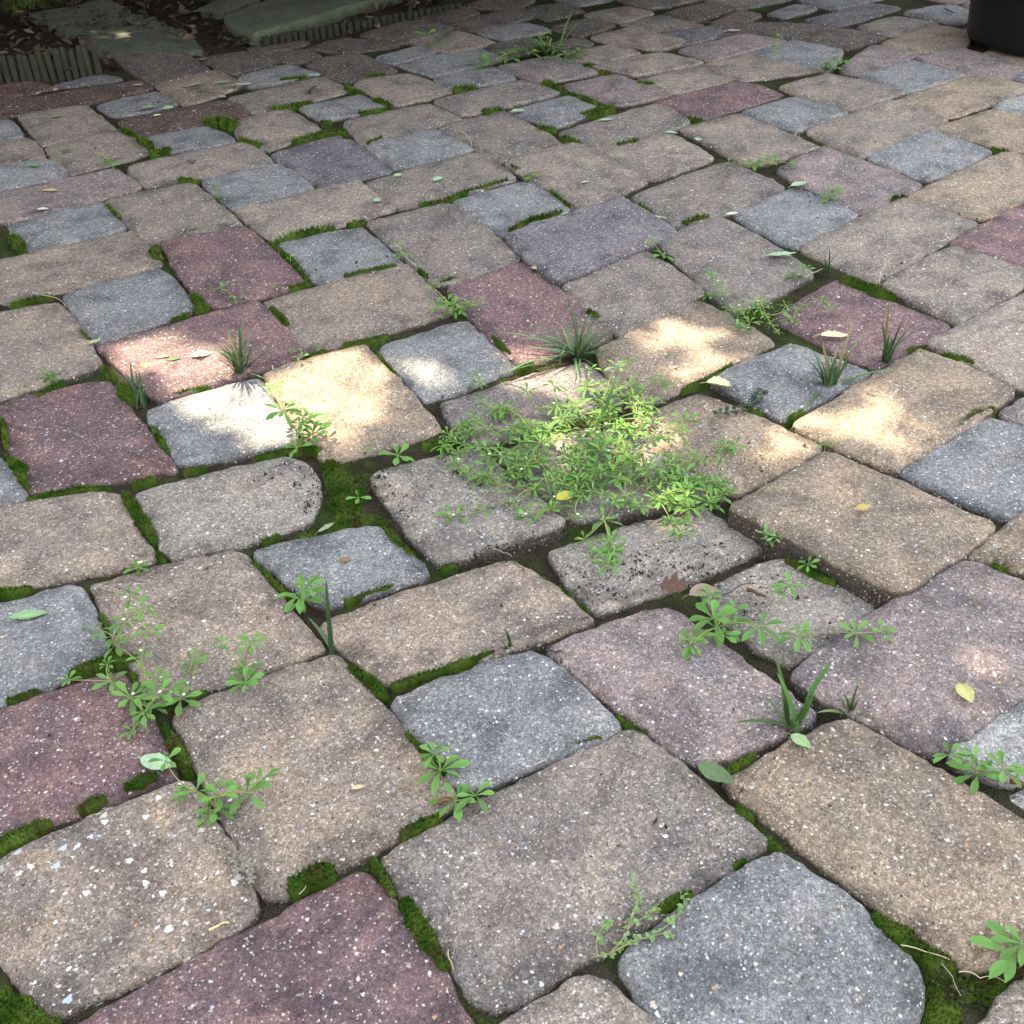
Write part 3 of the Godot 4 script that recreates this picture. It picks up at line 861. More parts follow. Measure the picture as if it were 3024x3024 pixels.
	paver("B", -0.0020, [282, 340, 203, 212, 332, 132, 408, 263], Vector2.ZERO, far_stones)
	paver("P", 0.0016, [415, 261, 338, 133, 527, 9, 610, 141], Vector2.ZERO, far_stones)
	paver("O", 0.0019, [617, 137, 538, 7, 663, -74, 744, 58], Vector2.ZERO, far_stones)
	paver("K", 0.0015, [749, 50, 668, -78, 864, -194, 944, -66], Vector2.ZERO, far_stones)
	paver("B", -0.0011, [947, -70, 868, -197, 1061, -318, 1141, -191], Vector2.ZERO, far_stones)
	paver("P", -0.0016, [1144, -196, 1066, -320, 1264, -444, 1342, -314], Vector2.ZERO, far_stones)
	paver("V", 0.0017, [1346, -317, 1264, -446, 1396, -527, 1475, -398], Vector2.ZERO, far_stones)
	paver("O", 0.0015, [1478, -405, 1400, -531, 1591, -651, 1669, -524], Vector2.ZERO, far_stones)
	paver("T", 0.0002, [1676, -526, 1596, -652, 1791, -771, 1871, -646], Vector2.ZERO, far_stones)
	paver("P", -0.0013, [1879, -649, 1800, -777, 1926, -859, 2005, -728], Vector2.ZERO, far_stones)
	paver("O", 0.0017, [2009, -733, 1930, -858, 2060, -940, 2139, -811], Vector2.ZERO, far_stones)
	paver("G", -0.0018, [2142, -812, 2061, -940, 2259, -1062, 2337, -937], Vector2.ZERO, far_stones)
	paver("B", -0.0007, [-177, 443, -258, 316, -133, 237, -54, 368], Vector2.ZERO, far_stones)
	paver("T", 0.0016, [-44, 364, -126, 233, 70, 118, 147, 245], Vector2.ZERO, far_stones)
	paver("T", 0.0001, [151, 237, 73, 114, 268, -8, 345, 119], Vector2.ZERO, far_stones)
	paver("T", 0.0003, [352, 115, 273, -15, 401, -94, 481, 37], Vector2.ZERO, far_stones)
	paver("B", 0.0017, [485, 33, 408, -92, 602, -212, 679, -89], Vector2.ZERO, far_stones)
	paver("P", 0.0003, [684, -94, 607, -218, 797, -339, 877, -214], Vector2.ZERO, far_stones)
	paver("K", -0.0014, [885, -216, 809, -343, 1002, -462, 1080, -333], Vector2.ZERO, far_stones)
	paver("B", -0.0008, [1082, -341, 1004, -466, 1197, -587, 1279, -460], Vector2.ZERO, far_stones)
	paver("T", -0.0006, [1283, -465, 1207, -593, 1332, -668, 1411, -543], Vector2.ZERO, far_stones)
	paver("P", 0.0002, [1416, -544, 1339, -670, 1529, -796, 1610, -663], Vector2.ZERO, far_stones)
	paver("T", -0.0011, [1615, -671, 1538, -799, 1730, -917, 1811, -789], Vector2.ZERO, far_stones)
	paver("G", 0.0018, [1817, -794, 1737, -918, 1865, -999, 1945, -873], Vector2.ZERO, far_stones)
	paver("P", -0.0006, [1948, -874, 1870, -1001, 1996, -1082, 2075, -951], Vector2.ZERO, far_stones)
	paver("T", -0.0018, [2084, -959, 2001, -1087, 2129, -1161, 2210, -1035], Vector2.ZERO, far_stones)
	paver("B", 0.0006, [2217, -1042, 2138, -1167, 2328, -1290, 2406, -1161], Vector2.ZERO, far_stones)
	paver("G", -0.0019, [-475, 446, -554, 322, -364, 201, -285, 331], Vector2.ZERO, far_stones)
	paver("T", -0.0012, [-278, 324, -355, 200, -226, 117, -147, 248], Vector2.ZERO, far_stones)
	paver("T", 0.0004, [-147, 245, -226, 114, -99, 34, -18, 165], Vector2.ZERO, far_stones)
	paver("K", -0.0005, [-13, 163, -88, 30, 38, -45, 116, 79], Vector2.ZERO, far_stones)
	paver("P", 0.0006, [120, 80, 41, -51, 171, -127, 249, -4], Vector2.ZERO, far_stones)
	paver("T", 0.0018, [255, -7, 176, -132, 370, -253, 447, -126], Vector2.ZERO, far_stones)
	paver("K", -0.0007, [455, -126, 375, -257, 503, -336, 581, -207], Vector2.ZERO, far_stones)
	paver("B", 0.0003, [586, -211, 507, -338, 636, -418, 712, -290], Vector2.ZERO, far_stones)
	paver("G", -0.0002, [721, -291, 639, -423, 831, -543, 909, -410], Vector2.ZERO, far_stones)
	paver("G", -0.0019, [920, -416, 837, -545, 1031, -665, 1115, -539], Vector2.ZERO, far_stones)
	paver("T", -0.0004, [1119, -539, 1037, -669, 1234, -791, 1312, -660], Vector2.ZERO, far_stones)
	paver("V", -0.0003, [1320, -665, 1240, -794, 1433, -912, 1513, -786], Vector2.ZERO, far_stones)
	paver("V", -0.0015, [1516, -789, 1440, -914, 1632, -1034, 1711, -909], Vector2.ZERO, far_stones)
	paver("O", -0.0012, [1720, -912, 1640, -1040, 1829, -1161, 1912, -1032], Vector2.ZERO, far_stones)
	paver("V", 0.0013, [1914, -1036, 1836, -1166, 2030, -1285, 2109, -1156], Vector2.ZERO, far_stones)
	paver("B", 0.0005, [2116, -1159, 2038, -1287, 2230, -1410, 2308, -1280], Vector2.ZERO, far_stones)
	paver("K", 0.0001, [-792, 465, -870, 335, -677, 216, -601, 342], Vector2.ZERO, far_stones)
	paver("P", -0.0009, [-596, 339, -674, 214, -476, 90, -396, 219], Vector2.ZERO, far_stones)
	paver("P", 0.0018, [-396, 218, -471, 90, -276, -31, -198, 93], Vector2.ZERO, far_stones)
	paver("T", -0.0004, [-192, 94, -272, -37, -80, -157, -2, -27], Vector2.ZERO, far_stones)
	paver("B", 0.0008, [6, -31, -73, -157, 51, -235, 134, -109], Vector2.ZERO, far_stones)
	paver("P", -0.0001, [664, -442, 587, -569, 779, -688, 862, -561], Vector2.ZERO, far_stones)
	paver("T", -0.0018, [865, -562, 784, -693, 981, -812, 1058, -683], Vector2.ZERO, far_stones)
	paver("B", -0.0010, [1068, -689, 986, -819, 1182, -938, 1259, -809], Vector2.ZERO, far_stones)
	paver("V", 0.0018, [1263, -815, 1184, -939, 1312, -1017, 1394, -894], Vector2.ZERO, far_stones)
	paver("B", 0.0016, [1397, -895, 1319, -1024, 1442, -1099, 1522, -972], Vector2.ZERO, far_stones)
	paver("B", 0.0020, [1533, -977, 1449, -1107, 1645, -1227, 1722, -1099], Vector2.ZERO, far_stones)
	paver("V", -0.0017, [1731, -1100, 1651, -1230, 1847, -1349, 1922, -1224], Vector2.ZERO, far_stones)
	paver("T", -0.0001, [1927, -1226, 1851, -1355, 2046, -1475, 2121, -1348], Vector2.ZERO, far_stones)
	paver("B", 0.0017, [2128, -1350, 2052, -1476, 2179, -1558, 2254, -1429], Vector2.ZERO, far_stones)
	paver("V", 0.0017, [-1083, 463, -1162, 333, -972, 214, -893, 341], Vector2.ZERO, far_stones)
	paver("T", -0.0014, [-884, 338, -964, 215, -769, 93, -692, 221], Vector2.ZERO, far_stones)
	paver("G", -0.0003, [-685, 216, -765, 88, -572, -31, -491, 97], Vector2.ZERO, far_stones)
	paver("V", 0.0011, [-487, 91, -564, -37, -369, -156, -294, -31], Vector2.ZERO, far_stones)
	paver("T", -0.0020, [-289, -31, -367, -162, -236, -237, -158, -110], Vector2.ZERO, far_stones)
	paver("B", 0.0016, [-151, -113, -231, -239, -107, -320, -24, -191], Vector2.ZERO, far_stones)
	paver("K", 0.0001, [608, -585, 531, -715, 656, -792, 732, -666], Vector2.ZERO, far_stones)
	paver("G", -0.0001, [742, -669, 664, -794, 854, -919, 936, -790], Vector2.ZERO, far_stones)
	paver("K", 0.0018, [943, -795, 863, -922, 1053, -1039, 1135, -916], Vector2.ZERO, far_stones)
	paver("G", 0.0011, [1141, -917, 1058, -1044, 1190, -1121, 1268, -997], Vector2.ZERO, far_stones)
	paver("T", 0.0009, [1274, -999, 1194, -1124, 1320, -1203, 1402, -1077], Vector2.ZERO, far_stones)
	paver("K", -0.0004, [1405, -1082, 1328, -1210, 1453, -1289, 1534, -1161], Vector2.ZERO, far_stones)
	paver("K", 0.0015, [1537, -1166, 1456, -1289, 1652, -1414, 1733, -1286], Vector2.ZERO, far_stones)
	paver("O", 0.0013, [1740, -1285, 1660, -1413, 1851, -1537, 1930, -1405], Vector2.ZERO, far_stones)
	paver("B", 0.0013, [1934, -1410, 1858, -1537, 2054, -1658, 2130, -1534], Vector2.ZERO, far_stones)
	paver("B", -0.0014, [2138, -1534, 2058, -1663, 2251, -1784, 2330, -1655], Vector2.ZERO, far_stones)
	paver("T", -0.0006, [-1383, 464, -1459, 336, -1267, 220, -1188, 345], Vector2.ZERO, far_stones)
	paver("B", -0.0008, [-1184, 340, -1263, 215, -1069, 94, -987, 221], Vector2.ZERO, far_stones)
	paver("K", -0.0014, [-982, 217, -1059, 90, -933, 14, -854, 142], Vector2.ZERO, far_stones)
	paver("T", 0.0003, [-852, 134, -930, 7, -736, -113, -655, 18], Vector2.ZERO, far_stones)
	paver("T", 0.0014, [-650, 10, -730, -113, -534, -237, -454, -106], Vector2.ZERO, far_stones)
	paver("T", 0.0003, [-452, -112, -530, -241, -402, -320, -323, -189], Vector2.ZERO, far_stones)
	paver("B", -0.0008, [734, -850, 655, -975, 782, -1054, 863, -927], Vector2.ZERO, far_stones)
	paver("O", 0.0004, [869, -930, 788, -1059, 914, -1135, 996, -1011], Vector2.ZERO, far_stones)
	paver("O", 0.0014, [1000, -1010, 925, -1142, 1116, -1262, 1198, -1132], Vector2.ZERO, far_stones)
	paver("V", 0.0008, [1200, -1138, 1119, -1262, 1314, -1382, 1394, -1258], Vector2.ZERO, far_stones)
	paver("B", 0.0011, [1398, -1257, 1323, -1387, 1447, -1468, 1527, -1340], Vector2.ZERO, far_stones)
	paver("P", -0.0011, [1535, -1343, 1454, -1470, 1580, -1546, 1660, -1422], Vector2.ZERO, far_stones)
	paver("G", -0.0019, [1664, -1426, 1584, -1549, 1779, -1674, 1863, -1546], Vector2.ZERO, far_stones)
	paver("B", 0.0006, [1868, -1551, 1789, -1675, 1912, -1757, 1990, -1628], Vector2.ZERO, far_stones)
	paver("K", -0.0001, [1997, -1632, 1916, -1759, 2044, -1839, 2124, -1708], Vector2.ZERO, far_stones)
	paver("T", 0.0009, [2129, -1715, 2052, -1841, 2244, -1963, 2322, -1833], Vector2.ZERO, far_stones)
	paver("B", 0.0005, [-1683, 470, -1762, 343, -1570, 224, -1490, 354], Vector2.ZERO, far_stones)
	paver("T", -0.0018, [-1481, 350, -1561, 222, -1437, 142, -1354, 268], Vector2.ZERO, far_stones)
	paver("P", -0.0001, [-1352, 265, -1428, 139, -1237, 16, -1160, 145], Vector2.ZERO, far_stones)
	paver("O", 0.0018, [-1150, 140, -1232, 14, -1105, -65, -1025, 61], Vector2.ZERO, far_stones)
	paver("T", 0.0014, [-1020, 58, -1097, -64, -902, -185, -824, -61], Vector2.ZERO, far_stones)
	paver("O", -0.0015, [-818, -65, -898, -189, -771, -272, -694, -145], Vector2.ZERO, far_stones)
	paver("B", 0.0008, [-685, -149, -765, -275, -640, -353, -563, -222], Vector2.ZERO, far_stones)
	paver("G", -0.0009, [-554, -229, -635, -358, -439, -476, -363, -346], Vector2.ZERO, far_stones)
	paver("T", 0.0010, [852, -1103, 774, -1229, 899, -1304, 979, -1179], Vector2.ZERO, far_stones)
	paver("O", -0.0007, [983, -1182, 904, -1308, 1097, -1429, 1176, -1301], Vector2.ZERO, far_stones)
	paver("B", 0.0009, [1182, -1305, 1105, -1434, 1299, -1555, 1377, -1430], Vector2.ZERO, far_stones)
	paver("P", 0.0019, [1384, -1432, 1305, -1561, 1430, -1634, 1509, -1509], Vector2.ZERO, far_stones)
	paver("B", -0.0011, [1518, -1511, 1436, -1639, 1562, -1718, 1642, -1593], Vector2.ZERO, far_stones)
	paver("G", -0.0002, [1647, -1594, 1572, -1726, 1697, -1801, 1777, -1675], Vector2.ZERO, far_stones)
	paver("B", -0.0009, [1784, -1679, 1701, -1807, 1894, -1924, 1978, -1800], Vector2.ZERO, far_stones)
	paver("B", 0.0011, [1984, -1800, 1905, -1928, 2097, -2051, 2173, -1922], Vector2.ZERO, far_stones)
	paver("G", -0.0009, [2180, -1926, 2103, -2053, 2294, -2175, 2375, -2044], Vector2.ZERO, far_stones)
	paver("G", 0.0003, [-1955, 463, -2034, 336, -1841, 215, -1765, 340], Vector2.ZERO, far_stones)
	paver("T", -0.0018, [-1759, 337, -1834, 211, -1709, 133, -1630, 258], Vector2.ZERO, far_stones)
	paver("P", -0.0011, [-1623, 257, -1702, 127, -1508, 7, -1429, 136], Vector2.ZERO, far_stones)
	paver("B", -0.0014, [-1422, 128, -1504, 2, -1377, -76, -1299, 54], Vector2.ZERO, far_stones)
	paver("T", 0.0000, [-1290, 47, -1370, -80, -1243, -159, -1166, -31], Vector2.ZERO, far_stones)
	paver("T", -0.0009, [-1162, -37, -1240, -163, -1110, -242, -1035, -114], Vector2.ZERO, far_stones)
	paver("G", -0.0007, [-1028, -116, -1103, -241, -979, -319, -903, -197], Vector2.ZERO, far_stones)
	paver("G", -0.0001, [-897, -197, -975, -325, -780, -444, -701, -317], Vector2.ZERO, far_stones)
	paver("B", -0.0000, [-692, -320, -774, -449, -646, -525, -566, -403], Vector2.ZERO, far_stones)
	paver("V", -0.0003, [-560, -407, -643, -533, -516, -609, -434, -481], Vector2.ZERO, far_stones)
	paver("O", -0.0015, [842, -1280, 769, -1403, 896, -1485, 969, -1355], Vector2.ZERO, far_stones)
	paver("O", -0.0012, [980, -1359, 897, -1486, 1024, -1565, 1107, -1440], Vector2.ZERO, far_stones)
	paver("P", -0.0003, [1110, -1441, 1030, -1572, 1156, -1650, 1239, -1521], Vector2.ZERO, far_stones)
	paver("T", -0.0003, [1245, -1524, 1161, -1653, 1291, -1729, 1372, -1605], Vector2.ZERO, far_stones)
	paver("G", -0.0003, [1373, -1605, 1298, -1737, 1487, -1853, 1571, -1729], Vector2.ZERO, far_stones)
	paver("B", 0.0006, [1575, -1732, 1498, -1861, 1624, -1935, 1700, -1811], Vector2.ZERO, far_stones)
	paver("B", -0.0012, [1709, -1815, 1629, -1940, 1757, -2017, 1837, -1890], Vector2.ZERO, far_stones)
	paver("V", 0.0003, [1839, -1893, 1764, -2021, 1955, -2140, 2032, -2017], Vector2.ZERO, far_stones)
	paver("B", -0.0002, [2037, -2021, 1959, -2148, 2155, -2268, 2235, -2140], Vector2.ZERO, far_stones)
	paver("K", -0.0013, [2239, -2142, 2159, -2269, 2356, -2389, 2435, -2266], Vector2.ZERO, far_stones)
	paver("B", 0.0013, [-1946, 269, -2019, 143, -1830, 26, -1747, 151], Vector2.ZERO, far_stones)
	paver("B", 0.0002, [-1746, 150, -1824, 17, -1693, -62, -1616, 69], Vector2.ZERO, far_stones)
	paver("V", -0.0001, [-1608, 67, -1691, -64, -1493, -180, -1419, -58], Vector2.ZERO, far_stones)
	paver("G", 0.0008, [-1411, -60, -1489, -184, -1362, -268, -1287, -139], Vector2.ZERO, far_stones)
	paver("G", 0.0005, [-1278, -144, -1360, -270, -1232, -347, -1152, -219], Vector2.ZERO, far_stones)
	paver("B", -0.0020, [-1148, -226, -1222, -349, -1096, -428, -1020, -303], Vector2.ZERO, far_stones)
	paver("G", -0.0014, [-1014, -303, -1092, -434, -895, -554, -822, -424], Vector2.ZERO, far_stones)
	paver("B", -0.0017, [-814, -432, -891, -555, -768, -637, -685, -511], Vector2.ZERO, far_stones)
	paver("B", 0.0011, [-679, -509, -758, -637, -630, -716, -552, -592], Vector2.ZERO, far_stones)
	paver("V", 0.0015, [964, -1534, 883, -1657, 1012, -1739, 1094, -1613], Vector2.ZERO, far_stones)
	paver("T", 0.0008, [1099, -1613, 1018, -1743, 1144, -1821, 1225, -1694], Vector2.ZERO, far_stones)
	paver("G", -0.0015, [1231, -1698, 1153, -1822, 1275, -1902, 1359, -1778], Vector2.ZERO, far_stones)
	paver("K", -0.0019, [1365, -1777, 1281, -1908, 1409, -1986, 1487, -1859], Vector2.ZERO, far_stones)
	paver("T", -0.0006, [1493, -1862, 1414, -1989, 1610, -2107, 1686, -1982], Vector2.ZERO, far_stones)
	paver("B", -0.0010, [1694, -1985, 1615, -2112, 1740, -2193, 1820, -2067], Vector2.ZERO, far_stones)
	paver("O", -0.0009, [1828, -2068, 1746, -2196, 1872, -2273, 1951, -2144], Vector2.ZERO, far_stones)
	paver("B", 0.0019, [1957, -2149, 1880, -2279, 2006, -2355, 2087, -2228], Vector2.ZERO, far_stones)
	paver("T", -0.0018, [2093, -2233, 2015, -2362, 2138, -2436, 2217, -2313], Vector2.ZERO, far_stones)
	paver("T", 0.0002, [2225, -2314, 2142, -2444, 2341, -2562, 2419, -2434], Vector2.ZERO, far_stones)
	paver("O", -0.0018, [-1945, 92, -2023, -38, -1832, -155, -1749, -30], Vector2.ZERO, far_stones)
	paver("O", -0.0012, [-1743, -33, -1822, -163, -1632, -283, -1551, -151], Vector2.ZERO, far_stones)
	paver("V", -0.0019, [-1546, -158, -1625, -282, -1429, -406, -1350, -277], Vector2.ZERO, far_stones)
	paver("O", -0.0012, [-1344, -281, -1423, -408, -1299, -489, -1217, -362], Vector2.ZERO, far_stones)
	paver("T", -0.0011, [-1214, -363, -1294, -489, -1100, -613, -1020, -482], Vector2.ZERO, far_stones)
	paver("B", -0.0014, [-1012, -490, -1093, -617, -895, -735, -818, -607], Vector2.ZERO, far_stones)
	paver("G", -0.0007, [-816, -613, -894, -739, -764, -815, -687, -692], Vector2.ZERO, far_stones)
	paver("B", 0.0009, [-678, -695, -759, -823, -636, -902, -553, -773], Vector2.ZERO, far_stones)
	paver("T", 0.0008, [1129, -1815, 1053, -1946, 1180, -2022, 1260, -1894], Vector2.ZERO, far_stones)
	paver("G", 0.0018, [1263, -1899, 1182, -2029, 1376, -2150, 1458, -2019], Vector2.ZERO, far_stones)
	paver("B", 0.0014, [1463, -2024, 1387, -2153, 1512, -2229, 1590, -2099], Vector2.ZERO, far_stones)
	paver("B", -0.0014, [1598, -2106, 1516, -2235, 1711, -2355, 1790, -2224], Vector2.ZERO, far_stones)
	paver("K", -0.0004, [1795, -2229, 1714, -2356, 1845, -2434, 1921, -2307], Vector2.ZERO, far_stones)
	paver("B", -0.0014, [1928, -2312, 1849, -2439, 2043, -2559, 2120, -2431], Vector2.ZERO, far_stones)
	paver("G", -0.0005, [2125, -2438, 2048, -2564, 2177, -2643, 2255, -2513], Vector2.ZERO, far_stones)
	paver("G", -0.0004, [2258, -2516, 2179, -2647, 2309, -2723, 2385, -2600], Vector2.ZERO, far_stones)
	paver("G", -0.0011, [-1925, -105, -2004, -231, -1810, -348, -1730, -225], Vector2.ZERO, far_stones)
	paver("T", 0.0012, [-1722, -226, -1803, -352, -1612, -473, -1531, -346], Vector2.ZERO, far_stones)
	paver("V", 0.0009, [-1525, -350, -1602, -478, -1475, -558, -1396, -432], Vector2.ZERO, far_stones)
	paver("B", -0.0010, [-1391, -435, -1471, -559, -1279, -681, -1197, -552], Vector2.ZERO, far_stones)
	paver("V", -0.0002, [-1189, -556, -1273, -686, -1079, -805, -1000, -677], Vector2.ZERO, far_stones)
	paver("T", 0.0014, [-992, -681, -1071, -806, -942, -889, -867, -762], Vector2.ZERO, far_stones)
	paver("G", 0.0012, [-859, -764, -937, -893, -744, -1010, -667, -886], Vector2.ZERO, far_stones)
	paver("G", 0.0002, [1194, -2040, 1115, -2164, 1310, -2285, 1385, -2158], Vector2.ZERO, far_stones)
	paver("P", -0.0007, [1395, -2160, 1314, -2287, 1507, -2410, 1583, -2282], Vector2.ZERO, far_stones)
	paver("G", 0.0013, [1594, -2285, 1515, -2415, 1638, -2492, 1718, -2364], Vector2.ZERO, far_stones)
	paver("G", 0.0003, [1723, -2370, 1644, -2497, 1771, -2576, 1848, -2448], Vector2.ZERO, far_stones)
	paver("B", -0.0010, [1854, -2450, 1775, -2579, 1974, -2697, 2053, -2572], Vector2.ZERO, far_stones)
	paver("T", 0.0010, [2056, -2571, 1975, -2703, 2169, -2822, 2253, -2693], Vector2.ZERO, far_stones)
	paver("B", 0.0006, [2271, -2709, 2192, -2834, 2319, -2911, 2397, -2788], Vector2.ZERO, far_stones)
	paver("V", 0.0006, [-1922, -283, -2001, -411, -1807, -534, -1729, -406], Vector2.ZERO, far_stones)
	paver("K", 0.0013, [-1724, -407, -1801, -535, -1676, -612, -1598, -484], Vector2.ZERO, far_stones)
	paver("B", 0.0006, [-1590, -491, -1668, -620, -1475, -739, -1401, -611], Vector2.ZERO, far_stones)
	paver("T", -0.0016, [-1394, -612, -1473, -743, -1276, -860, -1198, -736], Vector2.ZERO, far_stones)
	paver("T", 0.0014, [-1190, -740, -1275, -866, -1146, -942, -1064, -815], Vector2.ZERO, far_stones)
	paver("B", 0.0010, [-1062, -818, -1138, -947, -947, -1065, -868, -940], Vector2.ZERO, far_stones)
	paver("O", -0.0005, [-860, -943, -939, -1072, -811, -1152, -735, -1022], Vector2.ZERO, far_stones)
	paver("G", -0.0017, [1336, -2307, 1259, -2436, 1450, -2554, 1530, -2431], Vector2.ZERO, far_stones)
	paver("V", 0.0009, [1536, -2432, 1459, -2560, 1585, -2636, 1665, -2513], Vector2.ZERO, far_stones)
	paver("T", 0.0013, [1667, -2515, 1591, -2643, 1785, -2763, 1864, -2633], Vector2.ZERO, far_stones)
	paver("B", 0.0011, [1869, -2639, 1788, -2766, 1984, -2889, 2060, -2760], Vector2.ZERO, far_stones)
	paver("P", 0.0008, [2071, -2763, 1988, -2892, 2187, -3013, 2262, -2885], Vector2.ZERO, far_stones)
	paver("O", 0.0011, [-1948, -450, -2026, -578, -1831, -700, -1752, -569], Vector2.ZERO, far_stones)
	paver("P", 0.0013, [-1748, -576, -1829, -700, -1703, -781, -1622, -654], Vector2.ZERO, far_stones)
	paver("T", 0.0019, [-1613, -658, -1696, -783, -1571, -862, -1488, -734], Vector2.ZERO, far_stones)
	paver("T", 0.0005, [-1486, -740, -1564, -864, -1367, -984, -1292, -858], Vector2.ZERO, far_stones)
	paver("T", -0.0018, [-1282, -865, -1361, -988, -1167, -1110, -1090, -984], Vector2.ZERO, far_stones)
	paver("B", 0.0009, [-1082, -988, -1162, -1115, -1034, -1192, -960, -1062], Vector2.ZERO, far_stones)
	paver("V", 0.0015, [-955, -1068, -1030, -1194, -901, -1274, -823, -1147], Vector2.ZERO, far_stones)
	paver("T", -0.0010, [-819, -1149, -895, -1280, -813, -1329, -735, -1205], Vector2.ZERO, far_stones)
	paver("V", 0.0011, [1337, -2493, 1261, -2617, 1386, -2699, 1463, -2567], Vector2.ZERO, far_stones)
	paver("T", -0.0004, [1474, -2570, 1391, -2702, 1519, -2778, 1598, -2653], Vector2.ZERO, far_stones)
	paver("G", -0.0001, [1604, -2654, 1523, -2783, 1654, -2859, 1731, -2731], Vector2.ZERO, far_stones)
	paver("P", 0.0004, [1735, -2739, 1658, -2866, 1784, -2943, 1861, -2815], Vector2.ZERO, far_stones)
	paver("V", -0.0004, [1870, -2820, 1788, -2946, 1982, -3066, 2062, -2941], Vector2.ZERO, far_stones)
	paver("P", -0.0008, [2068, -2944, 1991, -3071, 2186, -3191, 2263, -3065], Vector2.ZERO, far_stones)
	paver("P", 0.0001, [-1919, -652, -1995, -779, -1805, -898, -1727, -770], Vector2.ZERO, far_stones)
	paver("G", 0.0011, [-1716, -777, -1799, -904, -1602, -1021, -1525, -893], Vector2.ZERO, far_stones)
	paver("O", -0.0013, [-1516, -899, -1596, -1027, -1472, -1102, -1393, -975], Vector2.ZERO, far_stones)
	paver("K", 0.0016, [-1383, -979, -1465, -1110, -1274, -1229, -1189, -1100], Vector2.ZERO, far_stones)
	paver("K", 0.0019, [-1186, -1102, -1266, -1230, -1073, -1354, -993, -1228], Vector2.ZERO, far_stones)
	paver("P", 0.0011, [-985, -1231, -1063, -1355, -873, -1477, -796, -1351], Vector2.ZERO, far_stones)
	paver("V", 0.0007, [1501, -2774, 1420, -2900, 1546, -2976, 1625, -2849], Vector2.ZERO, far_stones)
	paver("T", -0.0018, [1633, -2852, 1554, -2981, 1749, -3099, 1823, -2971], Vector2.ZERO, far_stones)
	paver("O", 0.0005, [1832, -2980, 1755, -3106, 1880, -3180, 1960, -3055], Vector2.ZERO, far_stones)
	paver("G", -0.0010, [1967, -3061, 1883, -3187, 2078, -3310, 2156, -3179], Vector2.ZERO, far_stones)
	paver("T", -0.0002, [2163, -3184, 2085, -3313, 2279, -3431, 2356, -3302], Vector2.ZERO, far_stones)
	paver("G", 0.0009, [-1942, -818, -2021, -941, -1827, -1064, -1752, -934], Vector2.ZERO, far_stones)
	paver("G", -0.0018, [-1742, -938, -1822, -1065, -1630, -1189, -1550, -1061], Vector2.ZERO, far_stones)
	paver("B", 0.0017, [-1545, -1061, -1626, -1189, -1498, -1272, -1419, -1143], Vector2.ZERO, far_stones)
	paver("B", 0.0008, [-1411, -1145, -1488, -1273, -1295, -1391, -1216, -1264], Vector2.ZERO, far_stones)
	paver("O", 0.0005, [-1211, -1268, -1292, -1396, -1096, -1519, -1017, -1390], Vector2.ZERO, far_stones)
	paver("G", -0.0007, [-1010, -1392, -1091, -1523, -968, -1599, -886, -1471], Vector2.ZERO, far_stones)
	paver("T", -0.0012, [-882, -1478, -961, -1606, -874, -1655, -797, -1530], Vector2.ZERO, far_stones)
	paver("G", -0.0013, [1515, -2962, 1432, -3086, 1564, -3165, 1642, -3042], Vector2.ZERO, far_stones)
	paver("O", -0.0000, [1647, -3044, 1566, -3172, 1759, -3289, 1842, -3165], Vector2.ZERO, far_stones)
	paver("G", 0.0008, [1847, -3168, 1769, -3292, 1896, -3374, 1974, -3244], Vector2.ZERO, far_stones)
	paver("B", 0.0010, [1979, -3248, 1897, -3380, 2025, -3456, 2103, -3329], Vector2.ZERO, far_stones)
	paver("T", -0.0006, [2110, -3329, 2034, -3462, 2160, -3540, 2237, -3410], Vector2.ZERO, far_stones)
	paver("B", -0.0010, [2247, -3417, 2162, -3539, 2292, -3622, 2370, -3495], Vector2.ZERO, far_stones)
	paver("B", 0.0019, [-1951, -990, -2031, -1119, -1834, -1243, -1756, -1111], Vector2.ZERO, far_stones)
	paver("T", -0.0002, [-1753, -1116, -1829, -1244, -1702, -1321, -1624, -1193], Vector2.ZERO, far_stones)
	paver("B", 0.0016, [-1617, -1199, -1699, -1324, -1503, -1449, -1425, -1321], Vector2.ZERO, far_stones)
	paver("O", 0.0013, [-1421, -1325, -1500, -1449, -1372, -1527, -1292, -1399], Vector2.ZERO, far_stones)
	paver("K", 0.0013, [-1286, -1403, -1365, -1532, -1174, -1653, -1090, -1526], Vector2.ZERO, far_stones)
	paver("V", 0.0017, [-1087, -1530, -1168, -1654, -1042, -1735, -958, -1610], Vector2.ZERO, far_stones)
	paver("B", -0.0012, [-956, -1612, -1030, -1739, -906, -1819, -828, -1693], Vector2.ZERO, far_stones)
	paver("B", 0.0012, [1568, -3173, 1489, -3301, 1680, -3421, 1760, -3297], Vector2.ZERO, far_stones)
	paver("B", -0.0014, [1765, -3298, 1685, -3427, 1812, -3502, 1890, -3376], Vector2.ZERO, far_stones)
	paver("P", 0.0004, [1898, -3378, 1820, -3511, 1944, -3585, 2026, -3460], Vector2.ZERO, far_stones)
	paver("G", -0.0014, [2031, -3466, 1951, -3594, 2081, -3670, 2160, -3545], Vector2.ZERO, far_stones)
	paver("K", -0.0010, [2165, -3545, 2084, -3672, 2213, -3754, 2288, -3624], Vector2.ZERO, far_stones)
	paver("O", -0.0015, [-1921, -1193, -1999, -1320, -1873, -1402, -1796, -1274], Vector2.ZERO, far_stones)
	paver("T", 0.0007, [-1789, -1276, -1867, -1403, -1676, -1520, -1595, -1396], Vector2.ZERO, far_stones)
	paver("G", 0.0002, [-1585, -1397, -1670, -1529, -1474, -1649, -1394, -1517], Vector2.ZERO, far_stones)
	paver("G", 0.0003, [-1386, -1523, -1468, -1651, -1342, -1730, -1265, -1602], Vector2.ZERO, far_stones)
